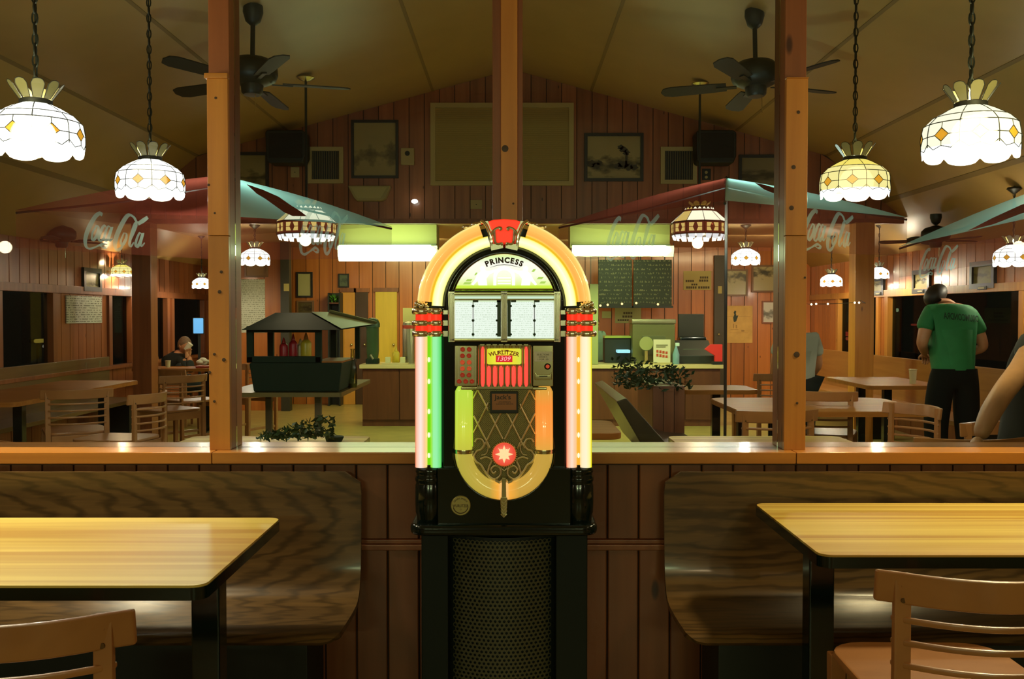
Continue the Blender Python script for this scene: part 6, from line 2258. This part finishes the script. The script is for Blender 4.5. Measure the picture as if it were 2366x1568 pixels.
# lit screen and other lights
p = at(457, 752, 13.3)
t = thing('lit_screen', 'small glowing blue screen above the seated man in black', 'screen', (p.x, 13.3, p.z))
a, b = at(446, 735, 13.3), at(469, 770, 13.3)
MB().box(a.x, b.x, 13.3, 13.33, b.z, a.z).build('screen', lit('blue_screen', (.16, .50, .95), .85), t, bevel=.008)
MB().box(a.x - .01, b.x + .01, 13.315, 13.34, b.z - .01, a.z + .01).build('bezel', BLACKM, t)
MB().box((a.x + b.x) / 2 - .015, (a.x + b.x) / 2 + .015, 13.34, 13.37, 0, a.z).build('stand', BLACKM, t)
BULB = lit('string_bulb', (1, .62, .25), 2.0)
t = thing('string_lights', 'string of tiny orange bulbs under the menu boards', 'lights', at(1460, 703, 13.9))
pts = [at(x_, y_, 13.9) for x_, y_ in ((1365, 704), (1387, 705), (1404, 703), (1437, 701), (1470, 699), (1520, 702), (1556, 703))]
MB().tube([(pts[0].x, pts[0].y, LOWZ)] + pts + [(pts[-1].x, pts[-1].y, LOWZ)], .005, 5).build('wire', BLACKM, t)
for q in pts[1:6]:
    MB().sphere(q + Vector((0, -.01, -.005)), .016, 8).build('bulb', BULB, t)
t = thing('string_lights', 'string of tiny white bulbs across the right end of the room', 'lights', at(1930, 700, 10.2))
pts = [at(x_, y_, 10.2) for x_, y_ in ((1862, 701), (1874, 703), (1885, 702), (1912, 702), (1974, 699), (1984, 699), (2000, 700))]
MB().tube([(pts[0].x, pts[0].y, 2.4)] + pts + [(pts[-1].x, GY - .14, 1.5)], .003, 5).build('wire', IRON, t)
for q in pts[1:6]:
    MB().sphere(q + Vector((0, -.012, 0)), .011, 8).build('bulb', lit('white_bulb', (1, .9, .65), 2.5), t)
# lights of cars beyond the side windows
for px, py, X, w, h, c_, lb in ((1955, 771, 5.3, .9, .07, (1, .06, .03), 'red tail light streak in the dark window right of the right post'), (1968, 783, 5.25, .5, .05, (1, .12, .05), 'smaller red tail light under the red streak by the slim far post'),
                                (95, 787, -6.0, .35, .05, (1, .5, .08), 'orange light in the dark left window'), (112, 799, -5.8, .3, .04, (.8, .5, .4), 'pinkish light just below the orange one in the left window'),
                                (2112, 750, 6.0, .22, .03, (.6, .05, .03), 'dim red light in the window left of the green sleeve'), (2073, 716, 6.0, .06, .06, (1, .9, .5), 'single pale light high in the right window')):
    q = atx(px, py, X)
    t = thing('car_light', lb, 'light', q, 'lights of cars outside the side windows')
    sg = 1 if X > 0 else -1
    MB().tube([q + Vector((0, -w / 2, 0)), q + Vector((0, -w / 2 + .03, 0)), q + Vector((0, w / 2 - .03, 0)), q + Vector((0, w / 2, 0))], [h * .2, h * .5, h * .5, h * .2], 8).build('lens', lit('car_%d' % px, c_, 1.2), t)
    MB().box(q.x + sg * (h * .3 + .02), q.x + sg * (h * .3 + .04), q.y - .02, q.y + .02, 0, q.z).build('stand', BLACKM, t)
    MB().box(q.x + sg * h * .3, q.x + sg * (h * .3 + .05), q.y - w / 2, q.y + w / 2, q.z - h * .4, q.z + h * .4).build('housing', BLACKM, t)

# ================================================================== PEOPLE
SKIN = mat('skin', (.50, .22, .105), .5, noise=.06, nscale=25)
HAIRD = mat('dark_hair', (.016, .012, .008), .55, noise=.3, nscale=120)
HAIRG = mat('grey_brown_hair', (.16, .09, .045), .6, noise=.3, nscale=120)


def skinned(name, joints, edges, radii, material, parent, root=None, sub=2, cut=None):
    """one continuous surface grown around a skeleton"""
    keys = list(joints)
    me = bpy.data.meshes.new(name)
    off = ORG.get(parent.name, Vector())
    me.from_pydata([Vector(joints[k]) - off for k in keys], [(keys.index(a), keys.index(b)) for a, b in edges], [])
    o = bpy.data.objects.new(name, me)
    C.objects.link(o)
    md = o.modifiers.new('skin', 'SKIN')
    sv = me.skin_vertices[0].data
    for i, k in enumerate(keys):
        r = radii[k]
        sv[i].radius = r if isinstance(r, tuple) else (r, r)
        sv[i].use_root = (k == (root or keys[0]))
    md.use_smooth_shade = True
    s = o.modifiers.new('sub', 'SUBSURF')
    s.levels = s.render_levels = sub
    dg = bpy.context.evaluated_depsgraph_get()
    m2 = bpy.data.meshes.new_from_object(o.evaluated_get(dg))
    bpy.data.objects.remove(o)
    m2.materials.clear()
    m2.materials.append(material)
    m2.shade_smooth()
    if cut:
        bm = bmesh.new()
        bm.from_mesh(m2)
        for co, no in cut:
            g = bm.verts[:] + bm.edges[:] + bm.faces[:]
            bmesh.ops.bisect_plane(bm, geom=g, plane_co=Vector(co) - off, plane_no=Vector(no), clear_outer=True)
        bm.to_mesh(m2)
        bm.free()
    o = bpy.data.objects.new(name, m2)
    C.objects.link(o)
    o.parent = parent
    ORG[o.name] = off
    return o


def hand(mb_parent, wrist, d, palm_n, side, material, curl=.5, scale=1.0, name='hand'):
    """palm, four fingers of different lengths and a thumb; d points from wrist to knuckles"""
    d = Vector(d).normalized()
    n = Vector(palm_n).normalized()
    s = d.cross(n).normalized() * side
    n = s.cross(d).normalized() * side
    J_, E_, R_ = {}, [], {}
    w = Vector(wrist)

    def P(a, b, c_):
        return w + (d * a + s * b + n * c_) * scale
    J_['w'] = w; R_['w'] = (.022 * scale, .018 * scale)
    J_['p'] = P(.045, 0, 0); R_['p'] = (.030 * scale, .016 * scale); E_.append(('w', 'p'))
    for i, (off, L) in enumerate(((.028, .068), (.010, .078), (-.009, .072), (-.026, .058))):
        prev = 'p'
        pos, ang = P(.082, off, 0), 0.0
        k0 = 'f%d0' % i
        J_[k0] = pos; R_[k0] = .0095 * scale; E_.append((prev, k0)); prev = k0
        for q in range(3):
            ang += curl * (.7 + .15 * q)
            pos = pos + (d * math.cos(ang) + n * math.sin(ang)) * (L * (.44, .31, .25)[q]) * scale
            kk = 'f%d%d' % (i, q + 1)
            J_[kk] = pos; R_[kk] = (.0088, .0080, .0068)[q] * scale; E_.append((prev, kk)); prev = kk
    J_['t0'] = P(.030, .036, .006); R_['t0'] = .0115 * scale; E_.append(('p', 't0'))
    J_['t1'] = P(.058, .052, .016); R_['t1'] = .0100 * scale; E_.append(('t0', 't1'))
    J_['t2'] = P(.080, .050, .026); R_['t2'] = .0080 * scale; E_.append(('t1', 't2'))
    return skinned(name, J_, E_, R_, material, mb_parent, 'w', 2)


def head(parent, c, r, face, material, hairm, hair='short', tilt=(0, 0, 0)):
    """skull with brow, nose, mouth, eyes and ears; face = direction it looks"""
    M = Matrix.Translation(c) @ Vector((0, -1, 0)).rotation_difference(Vector(face).normalized()).to_matrix().to_4x4()
    m = MB()
    n = 20
    vs, fs = [], []
    rows_ = 16
    for i in range(rows_ + 1):
        a_ = PI * i / rows_
        zz = -math.cos(a_) * 1.22
        rr = math.sin(a_)
        jaw = 1.0 if zz > -.2 else 1.0 - .26 * (-.2 - zz)
        for k in range(n):
            w_ = 2 * PI * k / n
            x_, y_ = rr * .80 * jaw * math.cos(w_), rr * (1.0 if math.sin(w_) > 0 else .95) * math.sin(w_)
            if zz < -.2 and y_ > 0:
                y_ *= .72
            vs.append((x_ * r, y_ * r, zz * r))
    for i in range(rows_):
        for k in range(n):
            fs.append((i * n + k, i * n + (k + 1) % n, (i + 1) * n + (k + 1) % n, (i + 1) * n + k))
    m.add(vs, fs)
    m.add([(0, -.93 * r, .10 * r), (-.15 * r, -.92 * r, -.32 * r), (.15 * r, -.92 * r, -.32 * r), (0, -1.22 * r, -.28 * r), (0, -.9 * r, -.40 * r)], [(0, 1, 3), (0, 3, 2), (1, 4, 3), (3, 4, 2)])
    for sx in (-1, 1):
        m.sphere((sx * .82 * r, .08 * r, -.05 * r), .22 * r, 10, (.4, .75, 1.25))
    hd = m.xform(M).build('head', material, parent, smooth=True)
    e = MB()
    for sx in (-1, 1):
        e.sphere((sx * .30 * r, -.86 * r, .0), .10 * r, 8)
    e.xform(M).build('eyes', mat('eye_dark', (.03, .02, .015), .2), hd)
    MB().sphere((0, -.88 * r, -.60 * r), .2 * r, 10, (1.1, .4, .28)).xform(M).build('lips', mat('lips', (.38, .12, .07), .5), hd)
    h = MB()
    vs, fs = [], []
    for i in range(10):
        a_ = PI * .5 * i / 9 * 1.18
        for k in range(n):
            w_ = 2 * PI * k / n
            back = .5 + .5 * math.sin(w_)
            lim = (.62 + .56 * back) * PI * .5
            aa = lim * i / 9 * 1.12
            vs.append((math.sin(aa) * .86 * r * math.cos(w_), (math.sin(aa) * 1.06 * math.sin(w_) + .02) * r, math.cos(aa) * 1.30 * r))
    for i in range(9):
        for k in range(n):
            fs.append((i * n + k, i * n + (k + 1) % n, (i + 1) * n + (k + 1) % n, (i + 1) * n + k))
    if hair != 'none':
        h.add(vs, fs).xform(M).build('hair', hairm, parent, smooth=True)
    return hd


# ---- man in green, seen from behind, looking down at something in his hands
PX, PYY = at(2203, 850, 8.0).x, 8.0
t = thing('person', 'man in a green T-shirt and black trousers seen from behind, head bowed', 'person', (PX, PYY, 0))
X0 = PX
jn = {'pelvis': (X0, PYY, .90), 'waist': (X0 + .0, PYY + .01, 1.06), 'chest': (X0 + .0, PYY + .04, 1.26), 'neck0': (X0 - .01, PYY + .09, 1.42), 'neck': (X0 - .03, PYY + .15, 1.47),
      'shl': (X0 - .165, PYY + .07, 1.37), 'ell': (X0 - .245, PYY + .03, 1.12), 'wrl': (X0 - .13, PYY + .24, 1.03),
      'shr': (X0 + .165, PYY + .07, 1.345), 'elr': (X0 + .265, PYY + .03, 1.085), 'wrr': (X0 + .10, PYY + .22, 1.02),
      'hpl': (X0 - .10, PYY, .86), 'knl': (X0 - .13, PYY + .02, .47), 'anl': (X0 - .13, PYY - .03, .08), 'tol': (X0 - .15, PYY + .14, .03),
      'hpr': (X0 + .10, PYY, .86), 'knr': (X0 + .12, PYY + .02, .47), 'anr': (X0 + .13, PYY - .03, .08), 'tor': (X0 + .15, PYY + .14, .03)}
ed = [('pelvis', 'waist'), ('waist', 'chest'), ('chest', 'neck0'), ('neck0', 'neck'), ('chest', 'shl'), ('shl', 'ell'), ('ell', 'wrl'), ('chest', 'shr'), ('shr', 'elr'), ('elr', 'wrr'),
      ('pelvis', 'hpl'), ('hpl', 'knl'), ('knl', 'anl'), ('anl', 'tol'), ('pelvis', 'hpr'), ('hpr', 'knr'), ('knr', 'anr'), ('anr', 'tor')]
ra = {'pelvis': (.115, .09), 'waist': (.125, .095), 'chest': (.16, .115), 'neck0': .07, 'neck': .055, 'shl': .066, 'ell': .048, 'wrl': .030, 'shr': .066, 'elr': .048, 'wrr': .030,
      'hpl': .075, 'knl': .058, 'anl': .042, 'tol': .035, 'hpr': .075, 'knr': .058, 'anr': .042, 'tor': .035}
skinned('body', jn, ed, ra, SKIN, t, 'pelvis')
js = {k: jn[k] for k in ('waist', 'chest', 'neck0')}
js['hem'] = (X0, PYY + .005, .74)
js['shl'] = jn['shl']; js['shr'] = jn['shr']
js['sll'] = (X0 - .222, PYY + .045, 1.215); js['slr'] = (X0 + .235, PYY + .045, 1.18)
rs = {'hem': (.215, .175), 'waist': (.180, .142), 'chest': (.182, .132), 'neck0': .082, 'shl': .083, 'shr': .083, 'sll': .075, 'slr': .075}
GREENT = mat('green_tshirt', (.016, .19, .055), .75, noise=.10, nscale=14)
sh_ = skinned('shirt', js, [('hem', 'waist'), ('waist', 'chest'), ('chest', 'neck0'), ('chest', 'shl'), ('shl', 'sll'), ('chest', 'shr'), ('shr', 'slr')], rs, GREENT, t, 'waist', cut=[((0, 0, .912), (0, 0, -1))])
jt = {k: jn[k] for k in ('pelvis', 'hpl', 'knl', 'anl', 'hpr', 'knr', 'anr')}
jt['top'] = (X0, PYY, 1.04)
rt = {'top': (.14, .105), 'pelvis': (.170, .125), 'hpl': .125, 'knl': .100, 'anl': .085, 'hpr': .125, 'knr': .100, 'anr': .085}
skinned('trousers', jt, [('top', 'pelvis'), ('pelvis', 'hpl'), ('hpl', 'knl'), ('knl', 'anl'), ('pelvis', 'hpr'), ('hpr', 'knr'), ('knr', 'anr')], rt, mat('black_trousers', (.004, .007, .006), .9, spec=.2), t, 'pelvis', cut=[((0, 0, .922), (0, 0, 1))])
head(t, Vector((X0 - .075, PYY + .18, 1.515)), .092, (-.25, .75, -.55), SKIN, HAIRD)
for sd, wk, ek in ((1, 'wrl', 'ell'), (-1, 'wrr', 'elr')):
    dv = Vector(jn[wk]) - Vector(jn[ek])
    hand(t, jn[wk], dv, (0, 0, -1), sd, SKIN, .6)
    c_ = Vector((jn['an' + wk[-1]]))
    MB().prism(rrect(c_.x - .05, c_.x + .05, c_.y - .09, c_.y + .19, .045), 0, .09, 'z').build('shoe', BLACKM, t, bevel=.02)
m = MB()
flat_text(m, 'DRUMCONDRA', (X0 + .045, 0, 0), .285, .055, 0, .02, mirror=True)
# drape the print on the back of the shirt
bm = bmesh.new(); bm.from_mesh(sh_.data)
from mathutils.bvhtree import BVHTree
tree = BVHTree.FromBMesh(bm)
so = ORG[t.name]
for i, v in enumerate(m.v):
    z_ = 1.338 + v.z - (v.x - X0) * .10
    h_, n_, _i, _d = tree.ray_cast(Vector((v.x, PYY - 1, z_)) - so, Vector((0, 1, 0)))
    m.v[i] = (h_ + so + Vector((0, -.003, 0))) if h_ else Vector((v.x, PYY - .05, z_))
bm.free()
m.build('shirt_print', mat('shirt_ink', (.006, .045, .018), .8), sh_)

# ---- person at the right edge, dark top, bare arm leaning on the ledge side
PX = at(2345, 900, 4.1).x
Yp = 4.45
t = thing('person', 'person in dark clothes at the right edge with a bare bent arm', 'person', (PX + .25, Yp, 0))
q = lambda px, py, y_: tuple(at(px, py, y_))
sh = Vector(q(2392, 800, 4.3))
el = Vector(q(2318, 905, 4.0))
wr = Vector(q(2262, 1012, 3.86))
pl = Vector((sh.x + .10, 4.55, .50))
jn = {'pelvis': pl, 'waist': pl + Vector((0, -.03, .22)), 'chest': (sh.x + .14, 4.45, sh.z - .04), 'neck0': (sh.x + .16, 4.42, sh.z + .13), 'neck': (sh.x + .16, 4.40, sh.z + .20),
      'shl': sh, 'mid': (sh + el) / 2 + Vector((-.01, -.02, -.01)), 'ell': el, 'fore': (el + wr) / 2 + Vector((-.006, 0, .004)), 'wrl': wr,
      'shr': (sh.x + .32, 4.45, sh.z), 'elr': (sh.x + .38, 4.3, sh.z - .26), 'wrr': (sh.x + .22, 4.05, sh.z - .3),
      'knl': pl + Vector((-.12, -.40, .0)), 'anl': pl + Vector((-.12, -.40, -.42)), 'tol': pl + Vector((-.12, -.55, -.46)),
      'knr': pl + Vector((.12, -.40, .0)), 'anr': pl + Vector((.12, -.40, -.42)), 'tor': pl + Vector((.12, -.55, -.46))}
ed = [('pelvis', 'waist'), ('waist', 'chest'), ('chest', 'neck0'), ('neck0', 'neck'), ('chest', 'shl'), ('shl', 'mid'), ('mid', 'ell'), ('ell', 'fore'), ('fore', 'wrl'), ('chest', 'shr'), ('shr', 'elr'), ('elr', 'wrr'),
      ('pelvis', 'knl'), ('knl', 'anl'), ('anl', 'tol'), ('pelvis', 'knr'), ('knr', 'anr'), ('anr', 'tor')]
ra = {'pelvis': (.13, .11), 'waist': (.12, .10), 'chest': (.14, .10), 'neck0': .06, 'neck': .05, 'shl': .058, 'mid': .050, 'ell': .046, 'fore': .044, 'wrl': .030, 'shr': .058, 'elr': .046, 'wrr': .03,
      'knl': .06, 'anl': .042, 'tol': .035, 'knr': .06, 'anr': .042, 'tor': .035}
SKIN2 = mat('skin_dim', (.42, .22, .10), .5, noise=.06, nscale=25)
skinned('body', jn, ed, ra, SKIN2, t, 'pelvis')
DARKC = mat('dark_clothes', (.007, .012, .010), .85)
js = {k: jn[k] for k in ('pelvis', 'waist', 'chest', 'neck0', 'shl', 'shr')}
js['sll'] = sh + (el - sh) * .30; js['slr'] = (sh.x + .345, 4.39, sh.z - .10)
rs = {'pelvis': (.19, .15), 'waist': (.185, .145), 'chest': (.175, .13), 'neck0': .075, 'shl': .080, 'shr': .08, 'sll': .072, 'slr': .072}
skinned('shirt', js, [('pelvis', 'waist'), ('waist', 'chest'), ('chest', 'neck0'), ('chest', 'shl'), ('shl', 'sll'), ('chest', 'shr'), ('shr', 'slr')], rs, DARKC, t, 'waist')
jt = {k: jn[k] for k in ('pelvis', 'knl', 'anl', 'knr', 'anr')}
skinned('trousers', jt, [('pelvis', 'knl'), ('knl', 'anl'), ('pelvis', 'knr'), ('knr', 'anr')], {'pelvis': (.18, .14), 'knl': .085, 'anl': .07, 'knr': .085, 'anr': .07}, DARKC, t, 'pelvis')
head(t, Vector((sh.x + .16, 4.36, sh.z + .31)), .092, (-.5, -.6, -.2), SKIN2, HAIRD)
hand(t, wr, wr - el, (.2, .9, -.3), 1, SKIN2, .45)
hand(t, jn['wrr'], (-.4, -.7, 0), (0, 0, -1), -1, SKIN2, .6)
for kx in ('anl', 'anr'):
    c_ = Vector(jn[kx])
    MB().prism(rrect(c_.x - .05, c_.x + .05, c_.y - .19, c_.y + .08, .045), 0, .09, 'z').build('shoe', BLACKM, t, bevel=.02)
t2 = dup(ch0, (pl.x, pl.y - .03, 0), 'beech chair under the person in dark clothes at the right edge', PI)

# ---- man in black drinking, far left
Yp = 12.0
c = at(408, 850, Yp)
t = thing('person', 'seated man in black drinking from a white cup at the far left table', 'person', (c.x, Yp, 0))
q = lambda px, py, d=0.0: Vector(tuple(at(px, py, Yp + d)))
hd = q(427, 798)
pl = Vector((c.x - .05, Yp + .05, .50))
jn = {'pelvis': pl, 'waist': pl + Vector((.0, 0, .18)), 'chest': q(402, 838), 'neck0': q(412, 818), 'neck': q(417, 810),
      'shl': q(388, 832, .1), 'ell': q(404, 864, -.2), 'wrl': q(430, 828, -.16), 'shr': q(420, 832, -.1), 'elr': q(440, 856, -.22), 'wrr': q(437, 822, -.12),
      'knl': pl + Vector((.38, -.05, .0)), 'anl': pl + Vector((.38, -.05, -.43)), 'tol': pl + Vector((.5, -.05, -.47)),
      'knr': pl + Vector((.38, .15, .0)), 'anr': pl + Vector((.38, .15, -.43)), 'tor': pl + Vector((.5, .15, -.47))}
ra = {'pelvis': (.13, .11), 'waist': (.12, .10), 'chest': (.13, .10), 'neck0': .06, 'neck': .05, 'shl': .058, 'ell': .045, 'wrl': .030, 'shr': .058, 'elr': .045, 'wrr': .03,
      'knl': .06, 'anl': .042, 'tol': .035, 'knr': .06, 'anr': .042, 'tor': .035}
ed2 = [('pelvis', 'waist'), ('waist', 'chest'), ('chest', 'neck0'), ('neck0', 'neck'), ('chest', 'shl'), ('shl', 'ell'), ('ell', 'wrl'), ('chest', 'shr'), ('shr', 'elr'), ('elr', 'wrr'),
       ('pelvis', 'knl'), ('knl', 'anl'), ('anl', 'tol'), ('pelvis', 'knr'), ('knr', 'anr'), ('anr', 'tor')]
skinned('body', jn, ed2, ra, SKIN, t, 'pelvis')
js = dict(jn)
rs = {k: ((v[0] + .04, v[1] + .035) if isinstance(v, tuple) else v + .022) for k, v in ra.items()}
keep = ('pelvis', 'waist', 'chest', 'neck0', 'shl', 'ell', 'shr', 'elr')
js = {k: jn[k] for k in keep}
js['cl'] = jn['ell'] + (jn['wrl'] - jn['ell']) * .7; js['cr'] = jn['elr'] + (jn['wrr'] - jn['elr']) * .7
rs['cl'] = rs['cr'] = .05
skinned('jacket', js, [('pelvis', 'waist'), ('waist', 'chest'), ('chest', 'neck0'), ('chest', 'shl'), ('shl', 'ell'), ('ell', 'cl'), ('chest', 'shr'), ('shr', 'elr'), ('elr', 'cr')], {k: rs[k] for k in js}, DARKC, t, 'waist')
jt = {k: jn[k] for k in ('pelvis', 'knl', 'anl', 'knr', 'anr')}
skinned('trousers', jt, [('pelvis', 'knl'), ('knl', 'anl'), ('pelvis', 'knr'), ('knr', 'anr')], {'pelvis': (.16, .13), 'knl': .08, 'anl': .065, 'knr': .08, 'anr': .065}, DARKC, t, 'pelvis')
head(t, hd, .088, (.85, -.45, -.1), SKIN, HAIRG)
hand(t, jn['wrl'], (.1, 0, 1), (.9, -.3, 0), 1, SKIN, .75)
hand(t, jn['wrr'], (.05, .1, 1), (-.6, -.5, 0), -1, SKIN, .75)
cp_ = q(435, 800, -.16)
t2 = thing('paper_cup', 'white cup held at the mouth of the seated man in black', 'cup', cp_, 'paper cups on the tables')
MB().lathe([(.026, -.05), (.034, .04), (.030, .038), (.024, -.045), (.0001, -.045)], (0, 0, 0), 14).xform(Matrix.Translation(cp_) @ Matrix.Rotation(.7, 4, 'Y')).build('cup', mat('white_cup', (.68, .62, .48), .5), t2)
MB().lathe([(.035, .036), (.0365, .040), (.035, .044)], (0, 0, 0), 14).xform(Matrix.Translation(cp_) @ Matrix.Rotation(.7, 4, 'Y')).build('rolled_rim', mat('white_cup', (.68, .62, .48), .5), t2)
t2 = dup(ch0, (pl.x - .05, pl.y + .02, 0), 'chair under the seated man in black at the far left', -1.45)


def standing(label, px, py_head, Y, shirt_m, hairm, facing, py_hip=None):
    """plain standing figure with arms hanging, mostly hidden in the photograph"""
    hd_ = at(px, py_head, Y)
    H = hd_.z + .10
    s = H / 1.74
    x_ = hd_.x
    t = thing('person', label, 'person', (x_, Y, 0))
    f = Vector(facing).normalized()
    r_ = Vector((f.y, -f.x, 0))

    def P(a_, b_, c__):
        return Vector((x_, Y, 0)) + (r_ * a_ + f * b_ + Vector((0, 0, c__))) * s
    jn = {'pelvis': P(0, 0, .94), 'waist': P(0, 0, 1.1), 'chest': P(0, 0, 1.30), 'neck0': P(0, .0, 1.45), 'neck': P(0, .02, 1.52),
          'shl': P(-.17, 0, 1.40), 'ell': P(-.23, .03, 1.12), 'wrl': P(-.18, .20, .96), 'shr': P(.17, 0, 1.40), 'elr': P(.23, .03, 1.12), 'wrr': P(.18, .20, .96),
          'hpl': P(-.09, 0, .90), 'knl': P(-.10, .02, .5), 'anl': P(-.10, -.02, .09), 'tol': P(-.11, .14, .04), 'hpr': P(.09, 0, .9), 'knr': P(.10, .02, .5), 'anr': P(.10, -.02, .09), 'tor': P(.11, .14, .04)}
    ra = {'pelvis': (.14, .11), 'waist': (.13, .10), 'chest': (.15, .11), 'neck0': .065, 'neck': .052, 'shl': .06, 'ell': .045, 'wrl': .03, 'shr': .06, 'elr': .045, 'wrr': .03,
          'hpl': .09, 'knl': .058, 'anl': .042, 'tol': .035, 'hpr': .09, 'knr': .058, 'anr': .042, 'tor': .035}
    ed = [('pelvis', 'waist'), ('waist', 'chest'), ('chest', 'neck0'), ('neck0', 'neck'), ('chest', 'shl'), ('shl', 'ell'), ('ell', 'wrl'), ('chest', 'shr'), ('shr', 'elr'), ('elr', 'wrr'),
          ('pelvis', 'hpl'), ('hpl', 'knl'), ('knl', 'anl'), ('anl', 'tol'), ('pelvis', 'hpr'), ('hpr', 'knr'), ('knr', 'anr'), ('anr', 'tor')]
    skinned('body', jn, ed, ra, SKIN, t, 'pelvis')
    js = {k: jn[k] for k in ('pelvis', 'waist', 'chest', 'neck0', 'shl', 'shr')}
    js['sll'] = jn['shl'] + (jn['ell'] - jn['shl']) * .7
    js['slr'] = jn['shr'] + (jn['elr'] - jn['shr']) * .7
    skinned('shirt', js, [('pelvis', 'waist'), ('waist', 'chest'), ('chest', 'neck0'), ('chest', 'shl'), ('shl', 'sll'), ('chest', 'shr'), ('shr', 'slr')],
            {'pelvis': (.17, .135), 'waist': (.16, .125), 'chest': (.175, .13), 'neck0': .078, 'shl': .08, 'shr': .08, 'sll': .07, 'slr': .07}, shirt_m, t, 'waist')
    jt = {k: jn[k] for k in ('pelvis', 'hpl', 'knl', 'anl', 'hpr', 'knr', 'anr')}
    skinned('trousers', jt, [('pelvis', 'hpl'), ('hpl', 'knl'), ('knl', 'anl'), ('pelvis', 'hpr'), ('hpr', 'knr'), ('knr', 'anr')],
            {'pelvis': (.165, .13), 'hpl': .11, 'knl': .085, 'anl': .07, 'hpr': .11, 'knr': .085, 'anr': .07}, DARKC, t, 'pelvis')
    head(t, P(0, .04, 1.62), .09 * s, f + Vector((0, 0, -.3)), SKIN, hairm)
    hand(t, jn['wrl'], jn['wrl'] - jn['ell'], r_, -1, SKIN, .6)
    hand(t, jn['wrr'], jn['wrr'] - jn['elr'], -r_, 1, SKIN, .6)
    for kx in ('anl', 'anr'):
        c_ = jn[kx]
        MB().prism(rrect(c_.x - .05, c_.x + .05, c_.y - .13, c_.y + .13, .045), 0, .09, 'z').build('shoe', BLACKM, t, bevel=.02)
    return t


standing('person in a pale shirt mostly hidden behind the right post', 1843, 735, 8.6, mat('pale_shirt', (.42, .44, .36), .8), HAIRD, (0, 1, 0))
standing('counter worker with dark hair and a pale green shirt beside the jukebox tube', 1372, 748, 13.3, mat('mint_shirt', (.16, .30, .20), .8), HAIRD, (.5, -1, 0))
